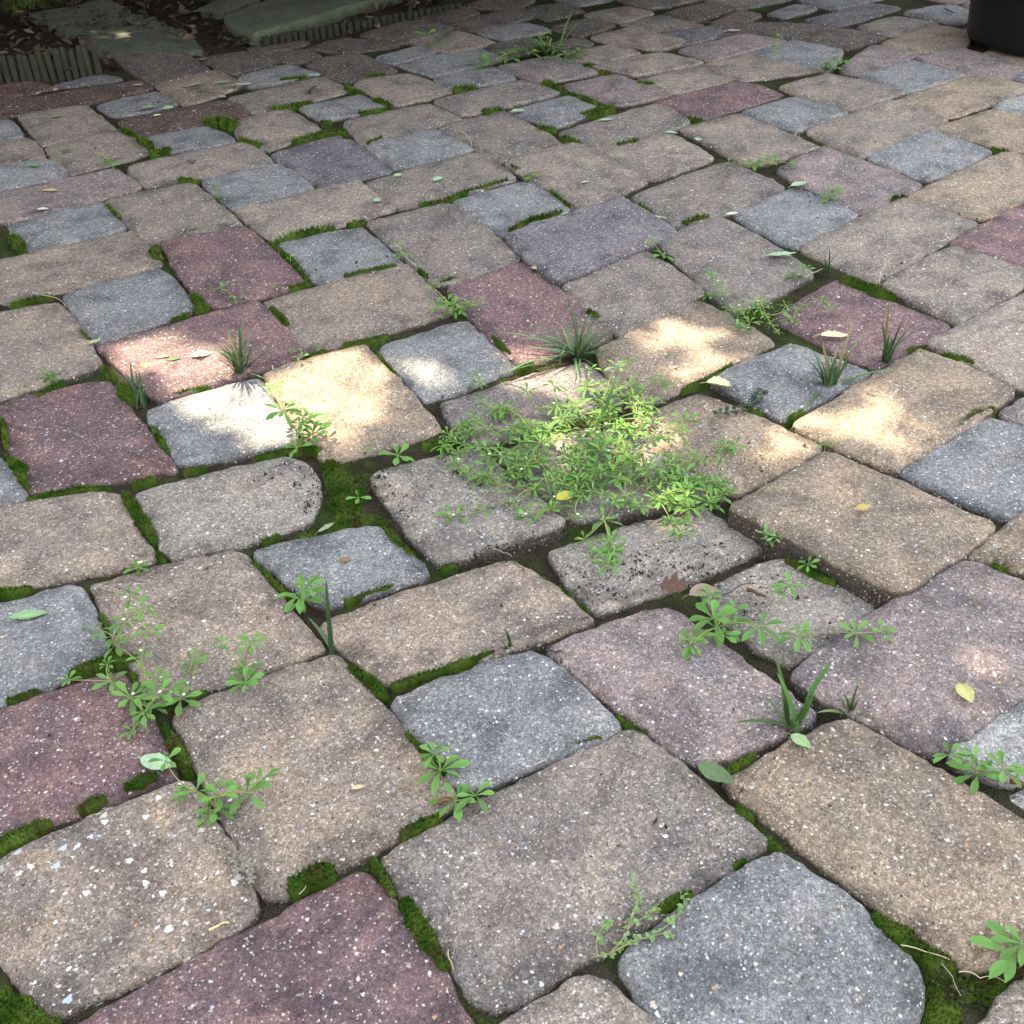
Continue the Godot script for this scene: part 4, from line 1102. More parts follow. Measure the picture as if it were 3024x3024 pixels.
	paver("T", 0.0016, [-1258, -1607, -1333, -1732, -1210, -1812, -1129, -1685], Vector2.ZERO, far_stones)
	paver("P", -0.0001, [-1122, -1690, -1205, -1814, -1010, -1932, -928, -1805], Vector2.ZERO, far_stones)
	paver("K", -0.0000, [1190, -3127, 1117, -3252, 1239, -3332, 1319, -3205], Vector2.ZERO, far_stones)
	paver("T", -0.0004, [1328, -3204, 1249, -3336, 1441, -3453, 1522, -3324], Vector2.ZERO, far_stones)
	paver("K", 0.0001, [1527, -3331, 1446, -3458, 1641, -3576, 1717, -3450], Vector2.ZERO, far_stones)
	paver("K", -0.0002, [1724, -3454, 1646, -3579, 1842, -3703, 1921, -3574], Vector2.ZERO, far_stones)
	paver("G", 0.0010, [1926, -3578, 1844, -3709, 2038, -3823, 2121, -3697], Vector2.ZERO, far_stones)
	paver("K", -0.0012, [2124, -3701, 2044, -3830, 2238, -3949, 2316, -3822], Vector2.ZERO, far_stones)
	paver("K", -0.0005, [-1950, -1355, -2030, -1484, -1837, -1601, -1755, -1475], Vector2.ZERO, far_stones)
	paver("T", 0.0013, [-1752, -1480, -1827, -1605, -1634, -1729, -1557, -1598], Vector2.ZERO, far_stones)
	paver("B", -0.0017, [-1552, -1603, -1629, -1730, -1504, -1812, -1423, -1684], Vector2.ZERO, far_stones)
	paver("T", -0.0020, [-1421, -1684, -1499, -1816, -1368, -1891, -1291, -1764], Vector2.ZERO, far_stones)
	paver("B", 0.0016, [-1283, -1767, -1363, -1893, -1172, -2015, -1089, -1886], Vector2.ZERO, far_stones)
	paver("B", 0.0017, [-1086, -1893, -1166, -2019, -1039, -2100, -962, -1972], Vector2.ZERO, far_stones)
	paver("B", -0.0005, [1029, -3202, 946, -3331, 1143, -3452, 1223, -3321], Vector2.ZERO, far_stones)
	paver("G", 0.0013, [1225, -3327, 1147, -3454, 1274, -3533, 1351, -3405], Vector2.ZERO, far_stones)
	paver("T", 0.0000, [1357, -3407, 1277, -3535, 1407, -3613, 1485, -3490], Vector2.ZERO, far_stones)
	paver("G", 0.0006, [1493, -3494, 1414, -3618, 1540, -3700, 1616, -3569], Vector2.ZERO, far_stones)
	paver("P", -0.0015, [1621, -3572, 1545, -3699, 1737, -3820, 1819, -3696], Vector2.ZERO, far_stones)
	paver("O", 0.0009, [1825, -3697, 1746, -3823, 1936, -3944, 2018, -3819], Vector2.ZERO, far_stones)
	paver("B", -0.0018, [2023, -3821, 1942, -3947, 2137, -4066, 2218, -3939], Vector2.ZERO, far_stones)
	paver("G", 0.0001, [-1949, -1540, -2026, -1665, -1834, -1787, -1754, -1660], Vector2.ZERO, far_stones)
	paver("P", -0.0009, [-1746, -1661, -1826, -1790, -1697, -1868, -1620, -1744], Vector2.ZERO, far_stones)
	paver("B", -0.0008, [-1617, -1744, -1693, -1874, -1502, -1991, -1420, -1867], Vector2.ZERO, far_stones)
	paver("P", 0.0012, [-1413, -1870, -1494, -1998, -1298, -2118, -1220, -1988], Vector2.ZERO, far_stones)
	paver("B", -0.0012, [-1218, -1994, -1292, -2120, -1100, -2243, -1022, -2116], Vector2.ZERO, far_stones)
	paver("P", 0.0003, [812, -3252, 730, -3380, 925, -3499, 1005, -3373], Vector2.ZERO, far_stones)
	paver("V", -0.0015, [1008, -3377, 933, -3501, 1126, -3621, 1204, -3497], Vector2.ZERO, far_stones)
	paver("T", 0.0012, [1210, -3496, 1132, -3623, 1259, -3704, 1338, -3579], Vector2.ZERO, far_stones)
	paver("G", 0.0014, [1345, -3579, 1262, -3711, 1392, -3784, 1467, -3661], Vector2.ZERO, far_stones)
	paver("G", -0.0001, [1478, -3660, 1399, -3792, 1524, -3870, 1604, -3738], Vector2.ZERO, far_stones)
	paver("B", 0.0019, [1607, -3743, 1530, -3872, 1657, -3948, 1738, -3825], Vector2.ZERO, far_stones)
	paver("V", -0.0000, [1741, -3826, 1659, -3954, 1856, -4075, 1932, -3946], Vector2.ZERO, far_stones)
	paver("G", -0.0001, [-1943, -1723, -2021, -1851, -1826, -1970, -1747, -1843], Vector2.ZERO, far_stones)
	paver("B", -0.0000, [-1738, -1846, -1820, -1975, -1692, -2051, -1612, -1929], Vector2.ZERO, far_stones)
	paver("V", -0.0003, [-1606, -1933, -1689, -2059, -1562, -2134, -1480, -2007], Vector2.ZERO, far_stones)
	paver("G", -0.0007, [-1474, -2013, -1553, -2143, -1359, -2261, -1281, -2135], Vector2.ZERO, far_stones)
	paver("G", 0.0008, [-1275, -2135, -1353, -2262, -1230, -2343, -1148, -2213], Vector2.ZERO, far_stones)
	paver("T", -0.0012, [566, -3281, 488, -3407, 611, -3483, 693, -3359], Vector2.ZERO, far_stones)
	paver("B", -0.0003, [701, -3364, 622, -3486, 815, -3608, 891, -3479], Vector2.ZERO, far_stones)
	paver("V", 0.0004, [898, -3484, 821, -3615, 947, -3688, 1022, -3563], Vector2.ZERO, far_stones)
	paver("G", -0.0008, [1028, -3565, 953, -3698, 1144, -3813, 1222, -3689], Vector2.ZERO, far_stones)
	paver("V", 0.0017, [1229, -3692, 1150, -3820, 1343, -3941, 1422, -3813], Vector2.ZERO, far_stones)
	paver("B", 0.0001, [1428, -3817, 1354, -3945, 1542, -4065, 1624, -3938], Vector2.ZERO, far_stones)
	paver("V", -0.0007, [-1954, -1895, -2030, -2026, -1839, -2145, -1761, -2021], Vector2.ZERO, far_stones)
	paver("B", 0.0012, [-1754, -2021, -1832, -2150, -1706, -2229, -1629, -2100], Vector2.ZERO, far_stones)
	paver("B", 0.0012, [-1619, -2102, -1702, -2229, -1504, -2354, -1425, -2222], Vector2.ZERO, far_stones)
	paver("B", -0.0016, [-1420, -2226, -1501, -2353, -1304, -2473, -1226, -2349], Vector2.ZERO, far_stones)
	paver("O", 0.0011, [-1219, -2350, -1300, -2480, -1219, -2529, -1138, -2402], Vector2.ZERO, far_stones)
	paver("B", 0.0009, [439, -3385, 361, -3508, 555, -3634, 636, -3502], Vector2.ZERO, far_stones)
	paver("G", 0.0006, [640, -3506, 560, -3633, 753, -3757, 835, -3627], Vector2.ZERO, far_stones)
	paver("O", -0.0005, [842, -3629, 759, -3758, 889, -3838, 965, -3710], Vector2.ZERO, far_stones)
	paver("B", 0.0013, [975, -3714, 897, -3844, 1088, -3962, 1167, -3830], Vector2.ZERO, far_stones)
	paver("V", -0.0004, [1174, -3837, 1091, -3964, 1285, -4084, 1366, -3958], Vector2.ZERO, far_stones)
	paver("B", 0.0009, [-1947, -2081, -2027, -2210, -1835, -2330, -1753, -2204], Vector2.ZERO, far_stones)
	paver("P", 0.0018, [-1750, -2203, -1828, -2331, -1634, -2456, -1555, -2324], Vector2.ZERO, far_stones)
	paver("B", -0.0020, [-1549, -2330, -1627, -2458, -1499, -2538, -1422, -2407], Vector2.ZERO, far_stones)
	paver("G", 0.0012, [-1415, -2412, -1494, -2542, -1367, -2616, -1291, -2492], Vector2.ZERO, far_stones)
	paver("P", -0.0008, [225, -3430, 143, -3560, 339, -3677, 416, -3548], Vector2.ZERO, far_stones)
	paver("B", 0.0019, [425, -3556, 345, -3682, 472, -3760, 554, -3634], Vector2.ZERO, far_stones)
	paver("T", 0.0001, [557, -3637, 480, -3765, 674, -3883, 750, -3754], Vector2.ZERO, far_stones)
	paver("B", 0.0012, [754, -3759, 677, -3888, 806, -3966, 884, -3841], Vector2.ZERO, far_stones)
	paver("V", 0.0017, [891, -3843, 813, -3970, 937, -4047, 1015, -3924], Vector2.ZERO, far_stones)
	paver("B", 0.0005, [-1937, -2266, -2020, -2398, -1825, -2515, -1745, -2390], Vector2.ZERO, far_stones)
	paver("P", -0.0019, [-1739, -2395, -1820, -2521, -1624, -2639, -1544, -2515], Vector2.ZERO, far_stones)
	paver("O", 0.0019, [-1541, -2517, -1620, -2641, -1427, -2764, -1345, -2637], Vector2.ZERO, far_stones)
	paver("O", -0.0011, [37, -3494, -44, -3622, 85, -3698, 160, -3570], Vector2.ZERO, far_stones)
	paver("O", -0.0015, [169, -3576, 92, -3705, 215, -3781, 297, -3655], Vector2.ZERO, far_stones)
	paver("B", -0.0011, [301, -3661, 220, -3785, 348, -3862, 428, -3737], Vector2.ZERO, far_stones)
	paver("O", 0.0002, [434, -3743, 355, -3867, 548, -3987, 627, -3860], Vector2.ZERO, far_stones)
	paver("B", 0.0018, [631, -3865, 557, -3995, 748, -4111, 824, -3987], Vector2.ZERO, far_stones)
	paver("B", -0.0014, [-1952, -2440, -2033, -2569, -1835, -2688, -1758, -2561], Vector2.ZERO, far_stones)
	paver("T", -0.0019, [-1750, -2566, -1831, -2691, -1639, -2813, -1558, -2683], Vector2.ZERO, far_stones)
	paver("K", 0.0007, [-1554, -2689, -1629, -2816, -1507, -2895, -1426, -2767], Vector2.ZERO, far_stones)
	paver("K", -0.0002, [42, -3679, -39, -3805, 158, -3924, 233, -3802], Vector2.ZERO, far_stones)
	paver("B", -0.0007, [239, -3804, 161, -3930, 356, -4050, 435, -3922], Vector2.ZERO, far_stones)
	paver("T", -0.0019, [-1942, -2630, -2019, -2758, -1826, -2878, -1747, -2752], Vector2.ZERO, far_stones)
	paver("K", -0.0019, [-1744, -2751, -1822, -2883, -1626, -3001, -1544, -2875], Vector2.ZERO, far_stones)
	paver("O", 0.0010, [42, -3861, -39, -3987, 152, -4107, 233, -3977], Vector2.ZERO, far_stones)
	paver("T", 0.0016, [-1792, -2902, -1873, -3032, -1678, -3148, -1600, -3021], Vector2.ZERO, far_stones)
	paver("P", 0.0015, [139, -127, 86, -212, 213, -291, 266, -206], Vector2.ZERO, far_stones)
	paver("T", 0.0012, [496, -349, 443, -434, 570, -513, 623, -428], Vector2.ZERO, far_stones)
	paver("P", -0.0003, [-1139, -2253, -1192, -2338, -1107, -2391, -1054, -2306], Vector2.ZERO, far_stones)
	paver("B", 0.0013, [287, -220, 235, -305, 286, -336, 338, -251], Vector2.ZERO, far_stones)
	paver("O", -0.0006, [-32, -204, -85, -289, -34, -320, 19, -235], Vector2.ZERO, far_stones)
	paver("T", -0.0004, [-322, -206, -375, -291, -324, -323, -271, -238], Vector2.ZERO, far_stones)
	paver("P", 0.0009, [-538, -620, -590, -705, -539, -736, -487, -651], Vector2.ZERO, far_stones)
	put("outlying_paver", far_stones.mesh(), M.stone0, patio).set_meta("kind", "stuff")

# ---------------------------------------------------------------- setting
func bed_edge() -> PackedVector2Array:
	return PackedVector2Array([Vector2(-1.715, -3.243), Vector2(-1.265, -2.549), Vector2(-1.043, -2.596), Vector2(-0.889, -2.626), Vector2(-0.885, -2.698), Vector2(-0.902, -2.772), Vector2(-0.794, -2.882), Vector2(-0.698, -2.740), Vector2(-0.588, -2.786), Vector2(-0.487, -2.885), Vector2(-0.364, -2.875), Vector2(-0.329, -2.894), Vector2(-0.218, -3.016), Vector2(-0.173, -3.086), Vector2(-0.050, -3.400), Vector2(-0.020, -4.400), Vector2(-2.400, -4.400), Vector2(-2.400, -2.300)])

func lawn_edge() -> PackedVector2Array:
	return PackedVector2Array([Vector2(-1.574, -3.253), Vector2(-1.341, -3.253), Vector2(-1.261, -3.274), Vector2(-1.213, -3.338), Vector2(-1.222, -3.428), Vector2(-1.378, -3.849), Vector2(-2.120, -4.000)])

func terrain() -> void:
	var B := Buf.new()
	var bed := bed_edge()
	var st := 0.014
	var nx := 340
	var nzz := 350
	for j in nzz:
		for i in nx:
			var x := -2.3 + i * st
			var z := -4.5 + j * st
			var a := nf.get_noise_2d(x * 420.0, z * 420.0)
			var b := nf.get_noise_2d(x * 1600.0, z * 1600.0)
			var g := clampf(nz.get_noise_2d(x * 900.0, z * 900.0) * 1.8 + 0.35, 0, 1)
			var y := lerpf(-0.0090, -0.0085, smoothstep(-1.2, -2.0, z)) - 0.011 * smoothstep(0.30, 0.12, Vector2((x - 0.20) * 0.8, z + 0.79).length()) + a * lerpf(0.004, 0.0022, smoothstep(-1.0, -1.8, z)) + b * lerpf(0.0018, 0.001, smoothstep(-1.0, -1.8, z))
			var col := Color(0.055, 0.044, 0.033).lerp(Color(0.045, 0.075, 0.016), g * 0.75) * (1.0 + 0.5 * b)
			var sg := Geometry2D.get_closest_point_to_segment(Vector2(x, z), Vector2(0.229, -0.891), Vector2(0.351, -0.760))
			y -= 0.016 * smoothstep(0.035, 0.008, sg.distance_to(Vector2(x, z)))
			if Geometry2D.is_point_in_polygon(Vector2(x, z), bed):
				y = -0.006 + a * 0.014 + b * 0.004
				col = Color(0.055, 0.042, 0.03) * (1.0 + 0.6 * b)
			B.add(Vector3(x, y, z), col)
	for j in nzz - 1:
		for i in nx - 1:
			var k := j * nx + i
			B.quad(k, k + 1, k + nx + 1, k + nx)
	structure(put("soil", B.mesh(), M.soil))
	var P := PlaneMesh.new()
	P.size = Vector2(120, 120)
	var gm := mat(false, 1.0, Color(0.2, 0.24, 0.1))
	var g := put("ground", P, gm)
	g.position.y = -0.07
	structure(g)

func slab(called: String, pts: Array, y: float, thick: float, tilt: Vector2, col: Color, parent: Node) -> void:
	var q := PackedVector2Array()
	var cen := Vector2.ZERO
	for i in range(0, pts.size(), 2):
		q.append(Vector2(pts[i], pts[i + 1]) * 0.001)
		cen += q[-1]
	cen /= q.size()
	var o := outline(q, 0.006, 0.02, 0.02)
	var n := o.size()
	var B := Buf.new()
	var prof := [[0.0, -thick], [-0.003, -thick * 0.5], [0.0, -0.006], [0.004, -0.001]]
	var sd := R(0, 900)
	for k in 7:
		for i in n:
			var d := (o[(i + 1) % n] - o[(i + n - 1) % n]).normalized()
			var nr := Vector2(d.y, -d.x)
			var p := o[i] + nr * nf.get_noise_2d(o[i].x * 600.0 + sd, o[i].y * 600.0) * 0.005
			var yy := 0.0
			if k < 4:
				p -= nr * prof[k][0]; yy = prof[k][1]
			else:
				p = cen + (p - nr * 0.004 - cen) * [0.8, 0.5, 0.22][k - 4]
			yy += nf.get_noise_2d(p.x * 220.0 + sd, p.y * 220.0) * 0.004
			var c := col * (1.0 + 0.3 * nz.get_noise_2d(p.x * 700.0, p.y * 700.0 + sd))
			B.add(Vector3(p.x, y + yy + (p - cen).dot(tilt), p.y), c)
	var ci := B.add(Vector3(cen.x, y, cen.y), col)
	for k in 6:
		for i in n:
			B.quad(k * n + i, k * n + (i + 1) % n, (k + 1) * n + (i + 1) % n, (k + 1) * n + i)
	for i in n:
		B.tri(6 * n + i, 6 * n + (i + 1) % n, ci)
	put(called, B.mesh(), M.slate, parent)

func edging(label: String, a: Vector3, b: Vector3, count: int, h0: float, h1: float, col: Color) -> void:
	var o := holder("log_edging", a)
	tag(o, label, "garden edging")
	for i in count:
		var t := (i + 0.5) / count
		var at := (b - a) * t + Vector3(0, -0.02, 0)
		var h := lerpf(h0, h1, t) * R(0.93, 1.06) + 0.02
		var r := a.distance_to(b) / count * 0.5 * R(0.9, 1.02)
		var B := Buf.new()
		var sides := 10
		var prof := [[1.0, 0.0], [1.0, 0.3], [0.97, 0.55], [1.0, 0.8], [0.9, 0.92], [0.62, 0.985], [0.25, 1.0]]
		var sd := R(0, 99)
		for k in prof.size():
			for s in sides:
				var an := TAU * s / sides
				var rr: float = r * prof[k][0] * (1.0 + 0.12 * nf.get_noise_2d(an * 60.0 + sd, k * 40.0))
				B.add(Vector3(cos(an) * rr, h * prof[k][1], sin(an) * rr * 1.25), col * R(0.8, 1.2))
		var top := B.add(Vector3(0, h * 1.004, 0), col)
		for k in prof.size() - 1:
			for s in sides:
				B.quad(k * sides + s, k * sides + (s + 1) % sides, (k + 1) * sides + (s + 1) % sides, (k + 1) * sides + s)
		for s in sides:
			B.tri((prof.size() - 1) * sides + s, (prof.size() - 1) * sides + (s + 1) % sides, top)
		var p := put("picket", B.mesh(), M.bark, o)
		p.position = at
		p.rotation = Vector3(R(-0.08, 0.02), R(-0.3, 0.3), R(-0.06, 0.06))

func lathe(prof: Array, sides: int) -> ArrayMesh:
	var B := Buf.new()
	for k in prof.size():
		for s in sides:
			var an := TAU * s / sides
			B.add(Vector3(cos(an) * prof[k][0], prof[k][1], sin(an) * prof[k][0]))
	for k in prof.size() - 1:
		for s in sides:
			B.quad(k * sides + s, k * sides + (s + 1) % sides, (k + 1) * sides + (s + 1) % sides, (k + 1) * sides + s)
	return B.mesh()

func planter(at: Vector3) -> void:
	var o := holder("planter_pot", at)
	tag(o, "low round black plastic planter standing on the pavers", "planter")
	put("pot_body", lathe([[0.0, 0.001], [0.168, 0.001], [0.176, 0.004], [0.180, 0.012], [0.188, 0.112], [0.190, 0.116]], 72), M.plastic, o)
	put("rim", lathe([[0.189, 0.110], [0.194, 0.112], [0.196, 0.118], [0.194, 0.123], [0.188, 0.124], [0.184, 0.120], [0.182, 0.09]], 72), M.plastic, o)
	var B := Buf.new()
	for k in 9:
		for s in 40:
			var an := TAU * s / 40
			var r := 0.184 * (1.0 - k / 8.0)
			var p := Vector3(cos(an) * r, 0.104, sin(an) * r)
			p.y += nf.get_noise_2d(p.x * 900.0, p.z * 900.0) * 0.006
			B.add(p, Color(0.22, 0.23, 0.2) * (1.0 + 0.4 * nf.get_noise_2d(p.x * 2500.0, p.z * 2500.0)))
	for k in 8:
		for s in 40:
			B.quad(k * 40 + s, k * 40 + (s + 1) % 40, (k + 1) * 40 + (s + 1) % 40, (k + 1) * 40 + s)
	put("potting_soil", B.mesh(), M.soil, o)

func litter() -> void:
	var B := Buf.new()
	var bed := bed_edge()
	var cols := [Color(0.12, 0.085, 0.06), Color(0.08, 0.06, 0.045), Color(0.2, 0.15, 0.11), Color(0.05, 0.04, 0.035), Color(0.3, 0.25, 0.2)]
	var n := 0
	while n < 2600:
		var p := Vector2(R(-2.1, 0.2), R(-4.3, -2.4))
		if not Geometry2D.is_point_in_polygon(p, bed):
			continue
		n += 1
		if Geometry2D.is_point_in_polygon(p, lawn_edge()):
			continue
		var e := Basis.from_euler(Vector3(R(-0.6, 0.6), R(0, TAU), R(-0.6, 0.6)))
		leaf_into(B, Transform3D(e, Vector3(p.x, R(0.0, 0.012), p.y)), R(0.012, 0.04), R(0.006, 0.02), R(-0.1, 0.3), R(0, 0.4), cols[mini(4, int(absf(rng.randfn(0, 1.6))))] * R(0.7, 1.2), OVAL if n % 3 else BLADE, R(-1, 1))
	var o := put("leaf_litter", B.mesh(), M.dry)
	o.set_meta("kind", "stuff")
	tag(o, "dry brown leaf and bark litter on the shaded garden bed", "leaf litter")

func lawn_patch() -> void:
	var B := Buf.new()
	for k in 16000:
		var p := Vector3(R(-2.2, -1.0), 0.0, R(-4.3, -2.9))
		if not Geometry2D.is_point_in_polygon(Vector2(p.x + R(-0.03, 0.03), p.z + R(-0.03, 0.03)), lawn_edge()):
			continue
		var h := R(0.008, 0.03)
		var a := R(0, TAU)
		var s := Vector3(cos(a), 0, sin(a)) * R(0.0008, 0.0016)
		var tip := p + Vector3(R(-0.6, 0.6), 1, R(-0.6, 0.6)) * h
		var c := Color(0.12, 0.22, 0.035) * R(0.6, 1.4)
		var i := B.add(p - s, c * 0.7)
		B.add(p + s, c * 0.7)
		B.add(tip, c)
		B.tri(i, i + 2, i + 1)
	var o := put("grass", B.mesh(), M.grass)
	o.set_meta("kind", "stuff")
	tag(o, "short bright grass growing beyond the stepping stones", "grass")

# ---------------------------------------------------------------- the tree whose crown shades the patio
func tree(sun: Vector3) -> Array:
	var base := Vector3(-3.4, -0.07, -7.2)
	var o := holder("shade_tree", base)
	tag(o, "leafy tree behind the garden bed that shades the patio", "tree")
	var T := Buf.new()
	stem_into(T, [Vector3(0, 0, 0), Vector3(0.05, 0.5, 0.05), Vector3(0.1, 1.4, 0.15), Vector3(0.2, 2.3, 0.4), Vector3(0.45, 3.2, 0.8)], 0.17, 0.11, Color(0.13, 0.1, 0.08))
	put("trunk", T.mesh(), M.bark, o)
	for k in 9:
		var L := Buf.new()
		var e := Vector3(R(-0.3, 3.2), R(3.2, 4.2), R(0.8, 5.2))
		stem_into(L, arc(Vector3(0.3, 2.7, 0.6), e, R(0.1, 0.4), 8), 0.07, 0.012, Color(0.13, 0.1, 0.08))
		put("limb", L.mesh(), M.bark, o)
	var holes := []
	for h in [
		[1.00, -397, -1156, -367, -1187, -307, -1206, -270, -1179, -272, -1229, -250, -1260, -216, -1268, -179, -1234, -160, -1180, -163, -1107, -187, -1066, -245, -1060, -294, -1064, -331, -1096, -361, -1123],
		[1.00, -516, -1317, -475, -1340, -443, -1325, -410, -1304, -458, -1298, -492, -1292],
		[1.00, -516, -1264, -445, -1268, -434, -1254, -488, -1248],
		[1.00, -435, -1227, -363, -1239, -356, -1220, -424, -1205],
		[1.00, -418, -1274, -374, -1300, -366, -1271, -409, -1263],
		[0.85, -153, -1262, -111, -1242, -66, -1211, -50, -1184, -102, -1182, -138, -1231],
		[0.95, 11, -1270, 53, -1252, 73, -1226, 21, -1225],
		[1.00, 4, -1195, 58, -1214, 105, -1177, 82, -1137, 28, -1154],
		[0.95, 161, -1267, 214, -1328, 275, -1310, 312, -1260, 287, -1200, 198, -1160, 175, -1184, 198, -1231],
		[0.84, 349, -1060, 451, -1095, 491, -1054, 458, -997, 395, -985],
		[0.88, 294, -1059, 347, -1077, 352, -1021, 282, -975],
		[0.90, 26, -1081, 121, -1108, 179, -1068, 196, -981, 136, -966, 53, -1013],
		[0.60, 100, -893, 201, -904, 229, -850, 146, -822],
		[0.50, 338, -686, 438, -741, 461, -712, 433, -641, 350, -610],
		[0.72, -1182, -3302, -1173, -3374, -1051, -3455, -982, -3339, -989, -3267, -1072, -3223],
		[0.85, -1020, -2994, -924, -2978, -899, -2934, -902, -2895, -996, -2910],
		[0.90, -895, -3058, -824, -3045, -812, -3012, -880, -3013],
		[0.95, -769, -3264, -720, -3354, -647, -3321, -698, -3191],
		[0.95, -1669, -3341, -1352, -3285, -1267, -3293, -1221, -3358, -1227, -3429, -1424, -3781, -2162, -4092],
	]:
		var q := PackedVector2Array()
		for i in range(1, h.size(), 2):
			q.append(Vector2(h[i], h[i + 1]) * 0.001)
		var grown := Geometry2D.offset_polygon(q, 0.022)
		holes.append([h[0], grown[0] if grown.size() else q])
	var LB := Buf.new()
	leaf_into(LB, Transform3D.IDENTITY, 1.0, 0.58, 0.1, 0.3, Color(0.08, 0.15, 0.035), OVAL)
	var mm_ := MultiMesh.new()
	mm_.transform_format = MultiMesh.TRANSFORM_3D
	mm_.mesh = LB.mesh()
	var xs: Array[Transform3D] = []
	var lr := RandomNumberGenerator.new()
	lr.seed = 4711
	for k in 115000:
		var g := Vector2(lr.randf_range(-2.1, 2.1), lr.randf_range(-4.6, 0.5))
		var y := lr.randf_range(2.3, 3.4)
		var keep := 1.0
		for h in holes:
			if Geometry2D.is_point_in_polygon(g, h[1]):
				keep = minf(keep, 1.0 - h[0])
		var edge := minf(minf(g.x + 2.1, 2.1 - g.x), minf(g.y + 4.6, 0.5 - g.y))
		if edge < 0.3 and lr.randf() > edge / 0.3 + 0.1:
			continue
		if lr.randf() > keep:
			continue
		var p := Vector3(g.x, 0, g.y) + sun * (y / sun.y)
		var b := Basis.from_euler(Vector3(lr.randf_range(-0.9, 0.9), lr.randf_range(0, TAU), lr.randf_range(-0.9, 0.9)))
		var sc := lr.randf_range(0.055, 0.09)
		xs.append(Transform3D(b.scaled(Vector3.ONE * sc), p - base - b.x * sc * 0.5))
	mm_.instance_count = xs.size()
	for i in xs.size():
		mm_.set_instance_transform(i, xs[i])
	var c := MultiMeshInstance3D.new()
	c.name = "crown"
	c.multimesh = mm_
	c.material_override = M.leaf
	c.set_meta("kind", "stuff")
	o.add_child(c, true)
	return holes

func added_wall() -> void:  # unseen wall added to block low sky light from behind the camera
	var o := holder("added_wall", Vector3(-0.8, -0.05, 2.4))
	tag(o, "unseen wall added behind the camera to block low sky light", "wall")
	for k in 19:
		var b := BoxMesh.new()
		b.size = Vector3(7.0, 0.158, 0.02)
		var p := put("added_board", b, M.added_wall_mat, o)
		p.position = Vector3(0, 0.09 + 0.15 * k, 0.0)
		p.rotation.x = -0.06
	var w := BoxMesh.new()
	w.size = Vector3(7.0, 2.95, 0.15)
	put("wall_core", w, M.added_wall_mat, o).position = Vector3(0, 1.475, 0.1)

func vine(label: String, runs: Array, col: Color, size: float) -> void:
	var at := mm(runs[0][0][0], runs[0][0][1])
	var o := holder("creeping_vine", at)
	tag(o, label, "weed")
	var S := Buf.new()
	var Lf := Buf.new()
	for r in runs:
		var p := []
		for q in r:
			p.append(mm(q[0], q[1], q[2]) - at)
		var fine := []
		for i in p.size() - 1:
			fine += arc(p[i], p[i + 1], R(0, 0.003), 6)
		stem_into(S, fine, 0.0006, 0.0004, Color(0.25, 0.22, 0.12))
		for i in range(3, fine.size(), 2):
			for s in 2:
				var b := Basis.from_euler(Vector3(R(-0.4, 0.4), R(0, TAU), R(-0.3, 0.3)))
				leaf_into(Lf, Transform3D(b, fine[i]), size * 0.001 * R(0.6, 1.2), size * 0.0006, 0.3, 0.3, col * R(0.75, 1.3), OVAL)
	put("stem", S.mesh(), M.stem, o)
	var l := put("foliage", Lf.mesh(), M.leaf, o)
	l.set_meta("kind", "stuff")

var CB := Buf.new()

func crumbs(x: float, z: float, rx: float, rz: float, n: int) -> void:
	for k in n:
		var a := R(0, TAU)
		var r := sqrt(rng.randf())
		var p := mm(x + rx * r * cos(a), z + rz * r * sin(a), 1.0)
		p.y = -0.0098 if Vector2((p.x - 0.2) * 0.8, p.z + 0.79).length() < 0.16 else 0.001
		var s := R(0.0005, 0.0014) * (1.0 if R(0, 1) < 0.85 else 1.8)
		var e := Basis.from_euler(Vector3(R(0, 6), R(0, 6), R(0, 6))) * Basis.from_scale(Vector3(s, s * R(0.4, 0.9), s * R(0.8, 2.2)))
		var c := Color(0.045, 0.034, 0.026) * R(0.6, 1.7)
		var f := CB.v.size()
		for q in [Vector3(1, 0, 0), Vector3(-1, 0, 0), Vector3(0, 1, 0), Vector3(0, -1, 0), Vector3(0, 0, 1), Vector3(0, 0, -1)]:
			CB.add(p + e * q, c)
		for t in [[0, 2, 4], [4, 2, 1], [1, 2, 5], [5, 2, 0], [4, 3, 0], [1, 3, 4], [5, 3, 1], [0, 3, 5]]:
			CB.tri(f + t[0], f + t[2], f + t[1])

func crumbs_done() -> void:
	for q in crumbs_at:
		crumbs(q.x * 1000.0, q.z * 1000.0, 3.0, 3.0, 2)
		for k in 16:
			var i := CB.v.size() - 1 - (k % 12)
			if CB.v[i].y > -0.004:
				CB.v[i].y -= 0.0055
	var o := put("soil_crumbs", CB.mesh(), M.chip)
	o.set_meta("kind", "stuff")
	tag(o, "dark soil crumbs scattered over the central pavers", "soil")

